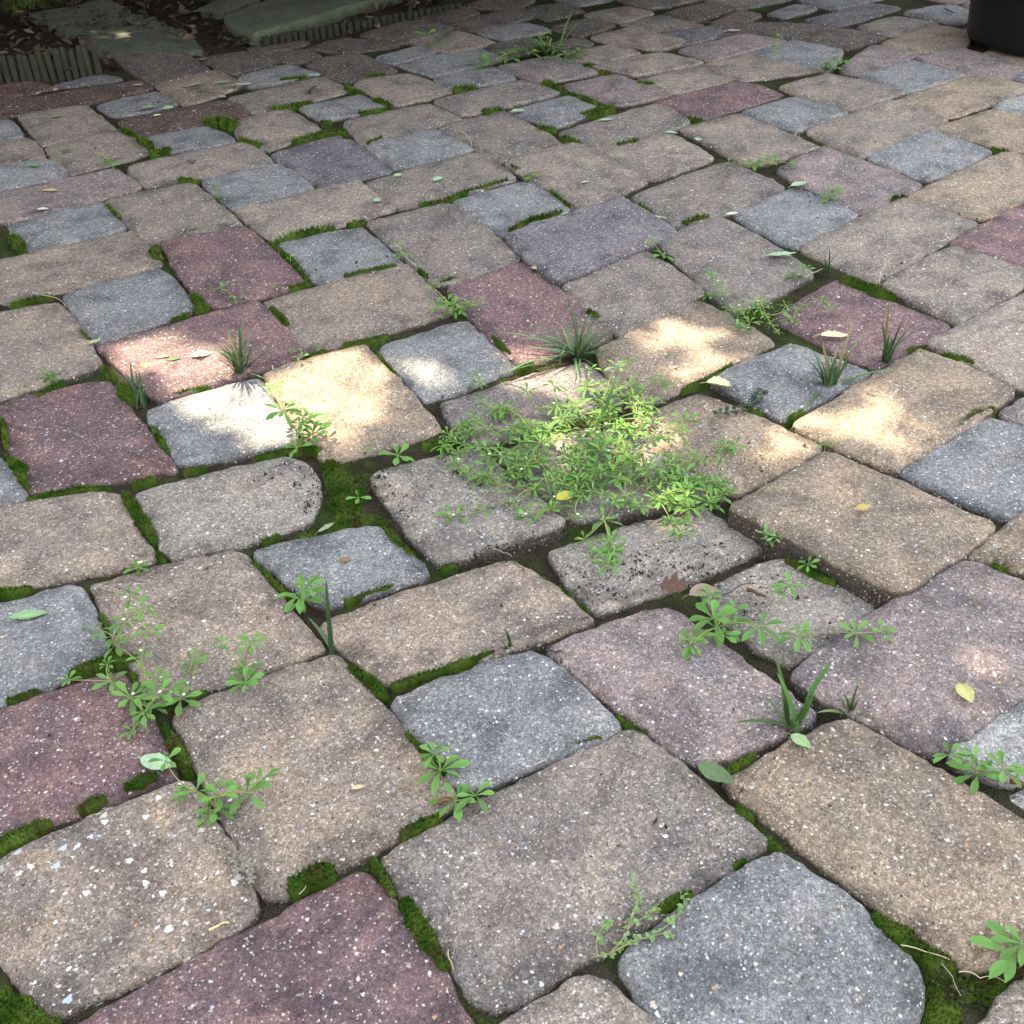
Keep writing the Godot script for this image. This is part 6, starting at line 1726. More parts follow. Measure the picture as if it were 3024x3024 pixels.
	weed("weed_mat", "largest weed, a sprawling light green mat of whorled leaves in the middle", "weed", [[130, -961, 0.5, 15], [122, -949, 8, 11.2106], [122, -966, 4.05652, 9.15668], [115, -948, 10.5181, 11.5683], [113, -954, 4.47738, 11.5475], [117, -961, 10.4965, 8.81352], [143, -958, 10.7614, 10.7675], [145, -966, 8.69512, 10.0401], [149, -958, 6.4958, 10.0493], [111, -960, 11, 16.6835], [132, -981, 7.1863, 11.5385], [149, -960, 12.9399, 14.593], [148, -938, 3.79803, 9.05797], [121, -922, 7, 16.9358], [153, -940, 8.48209, 13.5206], [122, -979, 11.0562, 11.4844], [148, -980, 6.06477, 9.56141], [109, -978, 4.76328, 14.2539], [130, -979, 12.4218, 11.3662], [134, -981, 11.9114, 12.6408], [99, -963, 8.92225, 13.5142], [100, -967, 9.12319, 9.82938], [121, -994, 5.38151, 10.4281], [162, -947, 10.4186, 15.3976], [135, -978, 18.1967, 10.4178], [109, -916, 8.09824, 10.9022], [96, -953, 18.3991, 11.1299], [163, -947, 4.13808, 10.5107], [94, -960, 12, 13.9749], [96, -920, 12.1213, 11.8731], [167, -966, 3.47033, 10.684], [126, -1003, 3.61363, 12.7096], [97, -974, 7.72068, 9.65754], [130, -993, 10.9051, 12.3083], [117, -911, 4.7462, 12.4469], [122, -994, 10.7852, 9.66723], [166, -939, 9.47344, 11.021], [105, -910, 9, 11.7074], [152, -919, 3.55524, 12.574], [139, -996, 11, 16.0142], [133, -905, 7, 16.1067], [169, -948, 9.60123, 9.26652], [87, -949, 3.96766, 11.0939], [91, -968, 12.2018, 13.1237], [155, -918, 3.19197, 13.8723], [84, -953, 8.5081, 11.1195], [164, -919, 11.3972, 9.03229], [86, -931, 8.94423, 14.5833], [112, -998, 11.1559, 10.5899], [163, -993, 7.24125, 11.2981], [87, -974, 8.47368, 10.0297], [172, -971, 11, 12.0361], [86, -974, 6.12176, 11.8594], [92, -981, 12.9228, 13.0931], [127, -999, 15.7108, 9.60888], [156, -912, 3.96577, 14.8474], [133, -1020, 4.50879, 12.5767], [176, -978, 9.99576, 12.9417], [164, -913, 5.49074, 13.9364], [172, -920, 10.811, 14.2014], [180, -943, 3.00766, 12.0442], [118, -1013, 9.76998, 11.9951], [165, -911, 7.01299, 12.9369], [181, -970, 8.79764, 14.5584], [101, -1000, 13, 15.6111], [184, -954, 5.87388, 15.5854], [74, -949, 4.32834, 11.6282], [135, -1026, 4.22689, 8.02748], [79, -979, 10.6144, 13.3025], [125, -1025, 5.34754, 12.824], [178, -926, 5.12089, 12.3547], [181, -932, 7.0586, 13.804], [71, -946, 7.66953, 13.7328], [71, -952, 9.83154, 14.0045], [82, -978, 18.5427, 11.9419], [116, -1022, 7.72236, 14.4777], [180, -926, 5.32184, 11.8427], [97, -1007, 10.3643, 13.7721], [72, -971, 7.5165, 12.4322], [105, -1009, 13.8935, 12.2604], [125, -1009, 18.9967, 10.8684], [70, -928, 12, 13.1483], [69, -959, 6.65178, 12.5634], [183, -994, 6.88256, 10.6963], [71, -920, 9.32267, 10.0206], [68, -952, 3.79813, 8.09599], [75, -979, 18.0332, 13.1578], [182, -915, 11, 15.5358], [72, -981, 11.4632, 12.7466], [188, -929, 10, 16.7431], [192, -947, 3.87277, 13.6779], [191, -937, 7.42855, 11.7395], [138, -1031, 9.19973, 13.3628], [86, -1007, 10.0719, 10.4762], [188, -924, 12.6322, 14.5977], [157, -1018, 15, 14.0439], [193, -938, 9.60467, 15.3615], [88, -1008, 13.6981, 10.0375], [94, -883, 7.5, 13.8574], [66, -926, 4.25948, 11.84], [62, -961, 11.664, 12.6166], [63, -934, 3.23003, 13.6631], [61, -954, 6.38716, 11.6832], [173, -1025, 8.02618, 13.3275], [65, -976, 15.3509, 8.51575], [178, -903, 3.27029, 17.7024], [61, -919, 11, 11.2367], [57, -960, 3.5698, 13.6004], [145, -1045, 5.81299, 12.0095], [95, -1026, 10.364, 10.9299], [177, -1021, 10, 11.5231], [106, -1038, 7.2549, 12.7672], [55, -933, 18.7385, 9.36836], [183, -903, 5.11166, 16.9156], [132, -1034, 15.0881, 13.5403], [79, -1022, 4.91445, 14.8706], [161, -879, 7, 11.3732], [202, -981, 8.27707, 10.2889], [136, -1047, 7.45178, 11.2129], [93, -1025, 13.5492, 11.3403], [66, -993, 14, 13.306], [183, -896, 8, 14.0037], [206, -952, 5.82002, 11.9787], [205, -940, 6.21671, 11.8428], [57, -985, 9.26177, 13.6802], [122, -1038, 16.3475, 13.5147], [205, -993, 6, 13.8885], [69, -1018, 4.43905, 13.2695], [70, -1018, 7.40716, 12.8967], [97, -1033, 15, 16.6752], [152, -1052, 7.78987, 12.7732], [66, -889, 9, 11.6904], [47, -943, 17.4728, 11.2609], [53, -985, 10.6918, 9.20651], [128, -1045, 16, 16.8441], [206, -925, 8, 11.1701], [46, -972, 4.19292, 8.16425], [166, -871, 7, 14.7839], [46, -974, 6.61166, 8.94861], [114, -1051, 12.0731, 13.9547], [46, -925, 7.66816, 14.4898], [129, -1048, 15.8827, 12.2395], [152, -1050, 13.9086, 10.6875], [189, -1031, 12.5, 15.8801], [85, -1033, 16.8777, 10.5776], [164, -1059, 7.84868, 13.9062], [218, -943, 4.73771, 11.8289], [217, -941, 3.83509, 13.1334], [38, -956, 10, 16.0369], [205, -906, 5.21654, 17.2915], [99, -1054, 13.0675, 13.1072], [206, -905, 7.68705, 14.4927], [210, -911, 4.3107, 13.5943], [116, -1066, 10.9597, 10.8556], [107, -1069, 8.72918, 13.4929], [225, -950, 4.6165, 11.2954], [40, -906, 7, 16.9138], [216, -915, 7, 15.5638], [156, -1061, 16.3303, 13.7883], [57, -1021, 16, 11.5711], [97, -847, 7.5, 14.668], [171, -861, 4, 14.4535], [118, -1072, 10.5916, 9.64835], [71, -1037, 17.6221, 12.6552], [227, -972, 12.4762, 11.311], [40, -994, 18.3321, 9.40009], [148, -1068, 15.8157, 9.92331], [28, -948, 5.76783, 10.5585], [32, -983, 12, 11.4578], [41, -1022, 4.41067, 13.546], [113, -1066, 18, 15.5063], [72, -858, 4, 14.3474], [223, -918, 8.68052, 11.0805], [33, -1006, 3.08439, 14.2385], [85, -1057, 17, 14.1858], [225, -923, 6, 12.9289], [25, -937, 12.3249, 12.9445], [60, -1042, 13.2508, 11.3344], [29, -985, 13.9111, 11.1627], [104, -1086, 5.75425, 12.512], [118, -1078, 14.087, 13.238], [163, -1083, 9.62025, 10.8208], [50, -1037, 10.2175, 9.73455], [23, -943, 3.98881, 10.2336], [203, -1063, 7, 15.1296], [107, -1087, 7.91126, 10.2914], [124, -1079, 16.7908, 11.2794], [66, -1061, 10.3121, 10.4249], [40, -1028, 9.77569, 14.1045], [99, -835, 6, 16.4916], [121, -1082, 16.2938, 12.2565], [118, -1081, 16.5356, 9.635], [73, -1064, 13.6953, 8.41828], [147, -1086, 14.6619, 11.0174], [87, -840, 4, 15.5046], [35, -1021, 12.5155, 13.6808], [86, -1088, 4.5919, 13.6463], [114, -1089, 12.4691, 10.5912], [17, -979, 4.47887, 13.4434], [21, -987, 12, 15.1517], [19, -970, 18.0779, 10.8791], [241, -1009, 4, 12.0972], [156, -1091, 12.6036, 13.6495], [21, -1004, 3.87629, 9.9843], [46, -1040, 15, 15.4588], [25, -1016, 6.34483, 11.7321], [15, -966, 11.3401, 11.7004], [50, -1043, 18.1692, 8.31536], [39, -1043, 8.33602, 11.5675], [169, -1095, 10, 16.0586], [64, -1073, 10.5638, 13.4912], [13, -974, 9.77561, 14.2578], [11, -968, 5.26539, 9.86329], [64, -1065, 17, 12.315], [14, -995, 4.77486, 11.2591], [23, -1020, 7.92841, 8.65832], [27, -1041, 3.35383, 12.3234], [151, -1102, 13, 11.3384], [93, -827, 4, 11.8728], [7, -961, 8, 12.2008], [109, -1103, 11.2967, 10.2672], [33, -1039, 14, 15.4382], [13, -997, 10.9503, 9.70336], [73, -1078, 17.9868, 11.799], [16, -901, 4, 15.9353], [161, -1103, 13.6888, 13.3174], [146, -1118, 6.92647, 12.0171], [4, -945, 6.71668, 13.4038], [6, -980, 12.9464, 14.6661], [30, -1058, 3.10617, 11.9489], [106, -1096, 19, 16.061], [24, -1032, 13.6815, 8.15492], [83, -1086, 20, 12.7894], [3, -974, 6.03823, 11.4645], [18, -1027, 10.3825, 14.3488], [31, -1052, 11.1404, 9.71759], [122, -1120, 8.14013, 13.9706], [90, -821, 3, 16.542], [148, -1122, 9.21614, 11.8754], [5, -1000, 11, 15.2256], [2, -921, 7.5, 12.443], [20, -1044, 8.75297, 12.6893], [78, -1111, 5.95343, 12.2662], [157, -1116, 13.2524, 10.4527], [11, -1029, 6.01678, 11.8304], [-2, -970, 10, 11.4857], [68, -1094, 14.9254, 9.97884], [-2, -987, 4.94546, 13.638], [3, -1019, 4.06849, 8.37941], [23, -1051, 15, 16.8925], [54, -1089, 14.3553, 11.6207], [131, -1124, 15.1954, 10.1831], [119, -1113, 21, 11.5509], [58, -1091, 18, 13.8337], [18, -1065, 4.36991, 9.21665], [11, -1042, 11.0108, 12.7096], [-4, -1005, 12.4694, 8.4245], [15, -1062, 5.76894, 8.05532], [-13, -953, 6, 14.3606], [148, -1127, 17.5, 16.6211], [-8, -992, 16.8288, 13.232], [153, -1137, 11.8249, 12.5448], [16, -1064, 9.16355, 12.6824], [38, -1094, 11.3907, 11.0259], [107, -1132, 15.8472, 12.5839], [18, -1079, 6.92234, 11.2701], [95, -1120, 22.5, 13.6685], [-17, -994, 4.52923, 8.92081], [3, -1050, 13, 16.0985], [97, -1149, 6.20163, 10.2466], [-12, -1021, 9, 13.6258], [187, -1145, 9, 16.4307], [131, -1149, 12.027, 10.4146], [-22, -960, 13.8577, 13.9609], [-2, -1060, 3.67886, 8.12095], [-22, -992, 15.8473, 8.77697], [-25, -987, 10, 13.8291], [-23, -1005, 9.56532, 10.7729], [-29, -968, 7.07525, 10.8078], [-32, -965, 9, 12.1501], [-26, -1008, 18.7047, 12.2723], [5, -1100, 6.10391, 12.9698], [56, -1129, 21, 15.4289], [-37, -964, 5.93316, 12.5728], [-31, -913, 5, 12.9554], [-22, -1060, 7.28489, 13.0353], [0, -1090, 15.8315, 12.1223], [-35, -1026, 7, 14.2038], [132, -1127, 44, 14.3123], [99, -1123, 44, 15.6611], [-9, -1101, 3.48305, 12.2196], [24, -1121, 19, 15.6894], [-11, -1091, 11.4287, 10.6817], [-46, -976, 9.05649, 12.4792], [-5, -1094, 17.5, 11.5695], [-12, -1096, 10, 13.7674], [-15, -1092, 12.1221, 12.958], [-51, -981, 7, 12.2299], [-46, -1015, 9.79047, 8.13092], [147, -1141, 44, 11.7289], [-36, -1048, 16.1708, 9.62563], [-33, -1074, 12, 11.3357], [-56, -991, 7.6412, 8.17235], [-51, -1019, 15.4648, 8.99209], [-56, -1016, 6.66492, 12.7964], [-58, -987, 13.8903, 8.12259], [-45, -1063, 5.63776, 12.9725], [-48, -1053, 7.94693, 8.47334], [-49, -1062, 5.45185, 13.7407], [-59, -1019, 7.87784, 9.41316], [-62, -1001, 5.64805, 10.9569], [-46, -1072, 9.76987, 8.54617], [-58, -1033, 9.90821, 10.2822], [-41, -1094, 4.38637, 12.2142], [-47, -1073, 8.6033, 8.87693], [-60, -905, 5, 15.7947], [-53, -1075, 3.50473, 11.9797], [-2, -1139, 20, 11.476], [-29, -1114, 12.5, 14.2278], [-57, -1069, 8, 11.6389], [-63, -1041, 11.1561, 11.1099], [-71, -1033, 4, 15.6723], [-71, -1021, 10.7395, 10.4549], [-73, -1033, 9.41374, 13.0604], [-69, -1053, 9.21008, 12.2886]], true, 6, 20)
	weed("weed", "straggling weed with tiny white flowers across the lower left tan paver", "weed", [[-316, -656, 2, 16], [-364, -725, 12, 14.9812], [-357, -741, 25, 14.5162], [-366, -730, 18, 14.5675], [-354, -765, 35, 13.3497], [-340, -748, 35, 13.3218], [-380, -738, 20, 12.136], [-332, -727, 25, 12.8492], [-335, -705, 16, 12.0357], [-359, -686, 6, 15], [-399, -692, 4, 10], [-367, -705, 8, 8], [-314, -674, 18, 13.8666], [-318, -641, 12, 14], [-334, -660, 12, 15.7893], [-326, -629, 4, 11], [-297, -661, 20, 14.3279], [-291, -659, 8, 16], [-306, -653, 22, 15.7149]], false, 6, 6)
	weed("weed", "small five leaved weed on the tan paver, left of the leggy one", "weed", [[-294, -699, 2, 7], [-290, -704, 10, 14]], false, 6, 0)
	weed("weed", "leggy weed with narrow leaves on the corner joint below the tan paver", "weed", [[-245, -688, 2, 12], [-241, -690, 10, 17], [-237, -671, 12, 15], [-230, -688, 42, 12], [-261, -704, 30, 9]], false, 7, 0)
	weed("weed", "small flowering weed sprig above the lower left tan paver", "weed", [[-374, -843, 4, 12], [-368, -839, 10, 9]], false, 6, 4)
	weed("weed", "fleshy weed with round basal leaves in the joint beside the speckled paver", "weed", [[-241, -545, 3, 15], [-234, -544, 20, 16], [-256, -554, 14, 19], [-240, -558, 16, 12], [-215, -551, 14, 19], [-203, -557, 22, 14], [-280, -573, 30, 12], [-269, -556, 8, 9], [-244, -537, 4, 10]], false, 6, 0)
	weed("weed", "rosette weed on the moss wedge left of the front grey paver", "weed", [[-66, -569, 8, 20], [-70, -578, 18, 12]], false, 7, 0)
	weed("weed", "weed sprig lying across the joint right of the red brown twig", "weed", [[-54, -541, 6, 17], [-38, -542, 10, 16]], false, 6, 0)
	weed("seedling", "broad leaved seedling rising beside the single grass blade", "weed", [[-202, -784, 3, 20], [-199, -773, 22, 26], [-194, -773, 32, 14]], false, 5, 0)
	weed("weed", "chain of weed rosettes creeping over the sunken grey paver at right", "weed", [[181, -722, 4, 20], [179, -752, 16, 13], [176, -717, 20, 20], [156, -701, 8, 15], [152, -697, 8, 13], [218, -713, 12, 21], [250, -700, 10, 18], [299, -697, 14, 15], [324, -702, 10, 12], [200, -740, 8, 11], [184, -708, 8, 14]], false, 7, 0)
	weed("weed", "thin weed sprig on the sunken grey paver, behind the rosette chain", "weed", [[250, -765, 2, 6], [254, -761, 16, 16]], false, 6, 0)
	weed("seedling", "tiny pale seedling in the dark gap beside the raised paver", "weed", [[254, -847, 2, 9], [251, -845, 10, 9], [259, -843, 8, 10]], false, 5, 0)
	weed("weed", "weed sprig at the far end of the dark gap beside the sunken paver", "weed", [[284, -805, 3, 12]], false, 5, 0)
	weed("weed", "two leaved sprig on the sunlit tan paver right of the weed mat", "weed", [[240, -1007, 6, 15], [252, -1008, 6, 14]], false, 4, 0)
	weed("seedling", "yellow green seedling in the joint corner of the orange pavers", "weed", [[352, -1007, 4, 12]], false, 6, 0)
	weed("weed", "weed spreading over the light grey paver corner at the right edge", "weed", [[354, -546, 4, 20], [334, -558, 14, 15], [352, -553, 12, 12], [372, -545, 10, 18], [384, -542, 8, 9]], false, 6, 0)
	weed("weed", "broad leaved rosette at the bottom right edge near the soil hole", "weed", [[324, -392, 8, 26], [328, -397, 14, 18]], false, 8, 0)
	weed("weed", "bushy trailing weed over the right hand purple paver corner", "weed", [[335, -1333, 3, 13], [295, -1372, 25, 10.9219], [288, -1390, 30, 11], [300, -1358, 16, 12.4304], [283, -1367, 10, 11.5391], [301, -1312, 18, 14.3372], [314, -1306, 18, 11.0081], [339, -1325, 20, 12.3785], [345, -1296, 14, 10.4521], [350, -1282, 8, 9.6337], [322, -1286, 10, 14.4755], [369, -1307, 12, 11.3298], [376, -1319, 16, 11.1013], [380, -1294, 8, 14.3819], [393, -1318, 8, 10.1721], [406, -1324, 12, 10.5743], [425, -1322, 20, 10], [434, -1307, 14, 9], [355, -1261, 6, 9.93124], [316, -1274, 6, 12.9408], [339, -1305, 20, 11.0154], [354, -1325, 14, 10.6531], [309, -1302, 10, 14.9969]], true, 6, 5)
	weed("weed", "grassy weed at the corner of the tan paver above the purple one", "weed", [[416, -1427, 4, 15], [428, -1427, 14, 14]], false, 6, 0)
	weed("weed", "weed in front of the centre tan paver, beside the plum paver corner", "weed", [[-65, -1371, 3, 17], [-76, -1369, 18, 13], [-66, -1362, 16, 15], [-54, -1358, 12, 13], [-95, -1390, 30, 10], [-34, -1343, 24, 11], [-27, -1355, 28, 12], [-91, -1372, 12, 14]], false, 6, 0)
	weed("weed", "small rosette weed right of the blue grey paver", "weed", [[240, -1516, 4, 19], [226, -1536, 18, 11]], false, 7, 0)
	weed("weed", "little weed lying on a straw beside the grey paver", "weed", [[-150, -1560, 4, 14], [-155, -1573, 14, 8]], false, 6, 0)
	weed("weed", "tiny weed on the upper joint of the grey paver behind", "weed", [[60, -1860, 4, 16], [69, -1855, 12, 12]], false, 7, 0)
	weed("weed", "sprig with five leaves below the plum paver", "weed", [[-380, -1432, 4, 13], [-399, -1439, 18, 12], [-410, -1448, 14, 8]], false, 5, 0)
	weed("weed", "small sprig right of the other one, below the plum paver", "weed", [[-325, -1458, 5, 13]], false, 6, 0)
	weed("weed", "tiny sprig on moss left of the grey paver behind", "weed", [[-319, -1561, 4, 10]], false, 6, 0)
	weed("weed", "airy sprig in the far joint of the left grey paver", "weed", [[-476, -1828, 3, 13], [-475, -1827, 22, 11]], false, 6, 0)
	weed("weed", "sunlit sprig at the right corner of the pink purple paver", "weed", [[-270, -1277, 5, 14], [-264, -1253, 5, 12]], false, 5, 0)
	weed("weed", "sprig on the left edge joint above the dark purple paver", "weed", [[-579, -1228, 4, 12], [-583, -1231, 10, 9]], false, 6, 0)
	weed("weed", "sunlit yellow green weed between the two brightest pavers", "weed", [[-243, -1047, 3, 16], [-258, -1079, 34, 19], [-270, -1113, 42, 14], [-239, -1071, 20, 20], [-231, -1075, 24, 17], [-226, -1066, 8, 22], [-247, -1090, 30, 16], [-222, -1081, 16, 16]], false, 7, 0)
	weed("weed", "bright green tuft weed on the far grey paver, left of the pot", "weed", [[723, -2410, 4, 24], [707, -2396, 14, 20], [745, -2424, 12, 18]], false, 8, 0)
	weed("weed", "faint upright sprig on the far pink paver", "weed", [[626, -2549, 2, 12], [645, -2593, 20, 15], [632, -2568, 12, 9]], false, 5, 0)
	weed("weed", "low leafy weed along the joint of the far tan paver at right", "weed", [[446, -1872, 3, 18], [404, -1878, 6, 14], [465, -1865, 8, 18], [422, -1863, 6, 15], [501, -1860, 8, 15], [481, -1883, 10, 13], [388, -1858, 6, 10], [513, -1857, 4, 10]], false, 6, 0)
	weed("weed", "bushy little weed at the corner of the grey and purple pavers at right", "weed", [[532, -1702, 4, 17], [536, -1703, 18, 15], [547, -1712, 14, 12]], false, 8, 0)
	weed("seedling", "three leaved seedling in the broad moss patch", "weed", [[-163, -944, 5, 15]], false, 4, 0)
	weed("weed", "sprig at the left margin of the weed mat over the moss", "weed", [[-125, -1018, 6, 18], [-161, -1030, 8, 10]], false, 6, 0)
	weed("weed", "bright weed lying on the far left tan paver", "weed", [[-722, -2027, 4, 20], [-705, -2011, 4, 18]], false, 4, 0)
	weed("weed", "little upright sprout on the joint of the sunlit grey paver", "weed", [[-34, -1170, 2, 11], [-35, -1174, 16, 9]], false, 5, 0)
	weed("weed", "crabgrass weed with broad blades sprawling over the far middle joint", "weed", [[120, -2633, 5, 30], [83, -2590, 14, 28], [59, -2616, 8, 26], [38, -2588, 5, 30], [140, -2609, 18, 26], [112, -2621, 35, 26], [170, -2584, 8, 28], [198, -2588, 6, 24], [129, -2574, 5, 30], [160, -2555, 5, 22], [191, -2595, 12, 22], [125, -2625, 45, 20], [-25, -2552, 6, 34], [-10, -2536, 6, 30]], false, 5, 0)
	weed("weed", "spindly weed in front of the second edging at the far side", "weed", [[-138, -2731, 2, 20], [-152, -2724, 28, 26]], false, 5, 0)
	tuft("dense dark grass tuft on the pink sunlit paver", -340, -1232, 34, 58, 36, Color(0.085, 0.165, 0.07), 3.6, [[-341, -1221, 62], [-329, -1238, 66], [-304, -1222, 60], [-352, -1217, 45], [-311, -1216, 40], [-292, -1248, 25], [-303, -1205, 4], [-354, -1209, 4]])
	tuft("thin sparse grass tuft growing from the flat moss cushion at left", -451, -1167, 9, 46, 16, Color(0.085, 0.165, 0.07), 3.6, [[-449, -1166, 60], [-423, -1155, 58], [-443, -1158, 50], [-436, -1160, 30]])
	tuft("large spidery grass tuft behind the weed mat", 92, -1240, 34, 32, 78, Color(0.085, 0.165, 0.07), 3, [[-11, -1269, 20], [78, -1255, 85], [121, -1203, 80], [104, -1210, 70], [51, -1210, 25], [129, -1194, 45], [153, -1233, 15], [88, -1164, 3], [115, -1185, 6], [47, -1263, 15], [9, -1189, 5], [132, -1216, 10]])
	tuft("long single grass stem lying from the spidery tuft towards the left", 72, -1226, 2, 20, 20, Color(0.085, 0.165, 0.07), 2.6, [[-26, -1172, 4], [-6, -1182, 5]])
	tuft("upright grass tuft at the lower edge of the light grey paver on the right", 390, -1136, 16, 50, 30, Color(0.085, 0.165, 0.07), 3.8, [[350, -1120, 50], [355, -1129, 62], [366, -1133, 80], [407, -1140, 85], [425, -1134, 78], [352, -1129, 12], [350, -1126, 30], [490, -1150, 6], [410, -1139, 25], [403, -1136, 20], [341, -1073, 3], [379, -1116, 40]])
	tuft("tall thin grass blades on the joint under the right hand purple paver", 476, -1193, 6, 45, 20, Color(0.085, 0.165, 0.07), 3.8, [[452, -1160, 100], [443, -1148, 78], [492, -1160, 70], [508, -1174, 60], [475, -1162, 72], [433, -1178, 15], [471, -1172, 40]])
	tuft("short dark grass sprig in the joint above the right hand purple paver", 466, -1447, 4, 26, 14, Color(0.085, 0.165, 0.07), 2.8, [[454, -1413, 50], [449, -1415, 35], [453, -1443, 30]])
	tuft("bright broad bladed grass between the two big purple pavers", 223, -605, 1, 18, 20, Color(0.075, 0.16, 0.04), 5.5, [[252, -619, 62], [191, -605, 45], [208, -620, 50], [174, -605, 8], [237, -609, 22], [210, -635, 52]])
	tuft("small yellowish grass sprig between the purple and orange pavers", 273, -624, 3, 18, 12, Color(0.12, 0.18, 0.05), 3.5, [[275, -617, 36], [264, -616, 28], [245, -614, 6], [293, -606, 5], [281, -620, 14]])
	tuft("single dark upright blade beside the broad leaved seedling", -172, -720, 0, 30, 10, Color(0.085, 0.165, 0.07), 4.2, [[-163, -722, 85], [-165, -723, 62], [-192, -748, 15]])
	tuft("broad grass blades rising through the weed mat", 106, -1074, 0, 30, 10, Color(0.065, 0.15, 0.045), 6, [[132, -1091, 60], [62, -982, 14], [154, -1048, 30], [160, -1050, 20]])
	tuft("tiny dark sprout in the joint above the front grey paver", -11, -712, 3, 12, 6, Color(0.05, 0.09, 0.03), 2.6, [[-11, -712, 24]])
	tuft("tall crabgrass seed stem leaning right above the far weed", 157, -2685, 0, 20, 10, Color(0.10, 0.17, 0.06), 5, [[196, -2740, 70], [219, -2685, 60]])
	tuft("bright grass blades on the far joint beside the pot weed", 712, -2412, 6, 20, 16, Color(0.12, 0.22, 0.05), 3.5, [])
	fallen("green leaf lying on the lower left grey paver", -463, -780, 8, 36.6, 11.8, Color(0.22, 0.36, 0.18), 0.4, 3, 0)
	fallen("largest pale green leaf beside the fleshy weed at lower left", -297, -592, -18, 30.8, 16.4, Color(0.30, 0.42, 0.27), 0.15, 6, 0)
	fallen("yellow green oval leaf on the big pinkish paver at right", 372, -627, -85, 22.1, 15.3, Color(0.33, 0.34, 0.14), 0.2, 8, 0)
	fallen("green leaf on the orange paver below the broad bladed grass", 225, -585, -50, 20.0, 11.4, Color(0.24, 0.36, 0.17), 0.35, 5, 0)
	fallen("dark green torn leaf on the joint left of the orange paver", 151, -556, -38, 32.5, 16.5, Color(0.10, 0.15, 0.07), 0.35, 5, 0)
	fallen("yellow curled leaf on the right hand purple paver", 426, -1251, -8, 37.7, 16.3, Color(0.62, 0.54, 0.36), 0.5, 3, 0)
	fallen("cream twisted leaf at the left corner of the light grey paver", 256, -1137, -15, 30.4, 21.5, Color(0.62, 0.54, 0.36), 0.7, 6, 0)
	fallen("pale green leaf leaning in the joint under the far purple paver", 500, -1766, 28, 34.4, 14.3, Color(0.30, 0.42, 0.27), 0.3, 5, 0)
	fallen("pale mint green leaf on the tan paver above the grassy weed", 411, -1493, -4, 43.1, 15.5, Color(0.30, 0.42, 0.27), 0.2, 8, 0)
	fallen("whitish leaf scrap on the joint at the grey paver's left corner", 370, -1660, 15, 21.4, 10.0, Color(0.5, 0.55, 0.42), 0.4, 3, 0)
	fallen("pale green leaf standing on the far brown tan paver, the larger of two", -102, -1862, 45, 23.2, 15.7, Color(0.30, 0.42, 0.27), 0.3, 5, 0)
	fallen("round pale green leaf on the far brown tan paver, the smaller of two", -174, -1894, 35, 15.7, 14.7, Color(0.30, 0.42, 0.27), 0.2, 3, 0)
	fallen("small round pale leaf on the tan paver beside the straw", -203, -1783, -20, 14.0, 14.0, Color(0.30, 0.42, 0.27), 0.2, 3, 0)
	fallen("curled grey green leaf on top of the blue grey paver", 109, -1678, 20, 28.3, 12.1, Color(0.33, 0.36, 0.24), 0.7, 4, 0)
	fallen("thin pale green leaf at the right end of the blue grey paver", 250, -1654, -28, 33.5, 9.9, Color(0.30, 0.42, 0.27), 0.4, 5, 0)
	fallen("dry pale leaf draped on the top edge of the plum paver", 51, -1488, -35, 19.1, 10.0, Color(0.40, 0.36, 0.25), 0.6, 4, 0)
	fallen("small pale leaf on the far grey brown paver", 150, -1823, 20, 15.2, 9.5, Color(0.34, 0.42, 0.26), 0.3, 3, 0)
	fallen("tan dry leaf on the far left purple paver", -784, -1891, -5, 31.4, 14.4, Color(0.42, 0.33, 0.20), 0.4, 3, 0)
	fallen("small white curled leaf on the far left purple paver", -770, -1806, 10, 18.2, 8.8, Color(0.5, 0.5, 0.48), 0.6, 3, 0)
	fallen("dark green sliver leaf on the pink sunlit paver", -432, -1268, 5, 19.8, 7.3, Color(0.09, 0.17, 0.05), 0.3, 3, 0)
	fallen("brown dry sliver leaf left of the green one on the pink paver", -448, -1275, 0, 20.6, 6.4, Color(0.42, 0.33, 0.20), 0.4, 3, 0)
	fallen("cream dry leaf in the sun on the pink paver", -397, -1274, 12, 27.7, 18.2, Color(0.62, 0.54, 0.36), 0.4, 3, 0)
	fallen("round bright green leaf standing by the thin grass tuft", -458, -1239, 80, 13.2, 13.7, Color(0.35, 0.50, 0.2), 0.2, 12, 0)
	fallen("pale olive leaf tip in the joint under the left grey paver", -549, -1323, 35, 17.0, 8.7, Color(0.32, 0.34, 0.18), 0.4, 4, 0)
	fallen("yellowing leaf caught inside the weed mat", 57, -919, 30, 22.6, 16.9, Color(0.36, 0.36, 0.06), 0.4, 12, 0)
	fallen("dark brown lobed leaf at the edge of the sunken paver", 150, -775, -20, 26.7, 28.2, Color(0.10, 0.06, 0.045), 0.35, 8, 3)
	fallen("crumpled pale brown leaf beside the dark lobed leaf", 176, -764, 10, 29.6, 17.9, Color(0.26, 0.20, 0.16), 0.6, 8, 0)
	fallen("brown scrap of leaf on the central grey paver", -167, -842, 0, 13.9, 6.0, Color(0.22, 0.15, 0.07), 0.5, 3, 0)
	fallen("grey green curled leaf at the top of the central grey paver", -192, -895, 38, 20.1, 6.3, Color(0.25, 0.28, 0.17), 0.5, 4, 0)
	fallen("small pale tan leaf on the large tan paver in front", -131, -560, 8, 11.4, 4.4, Color(0.5, 0.40, 0.28), 0.5, 3, 0)
	fallen("wet yellowed leaf pressed flat on the raised tan paver", 353, -869, 15, 15.0, 10.1, Color(0.40, 0.30, 0.10), 0.05, 21, 0)
	fallen("round pale leaf on the edge of the far orange tan paver", 372, -2007, 70, 14.7, 15.7, Color(0.30, 0.42, 0.27), 0.2, 4, 0)
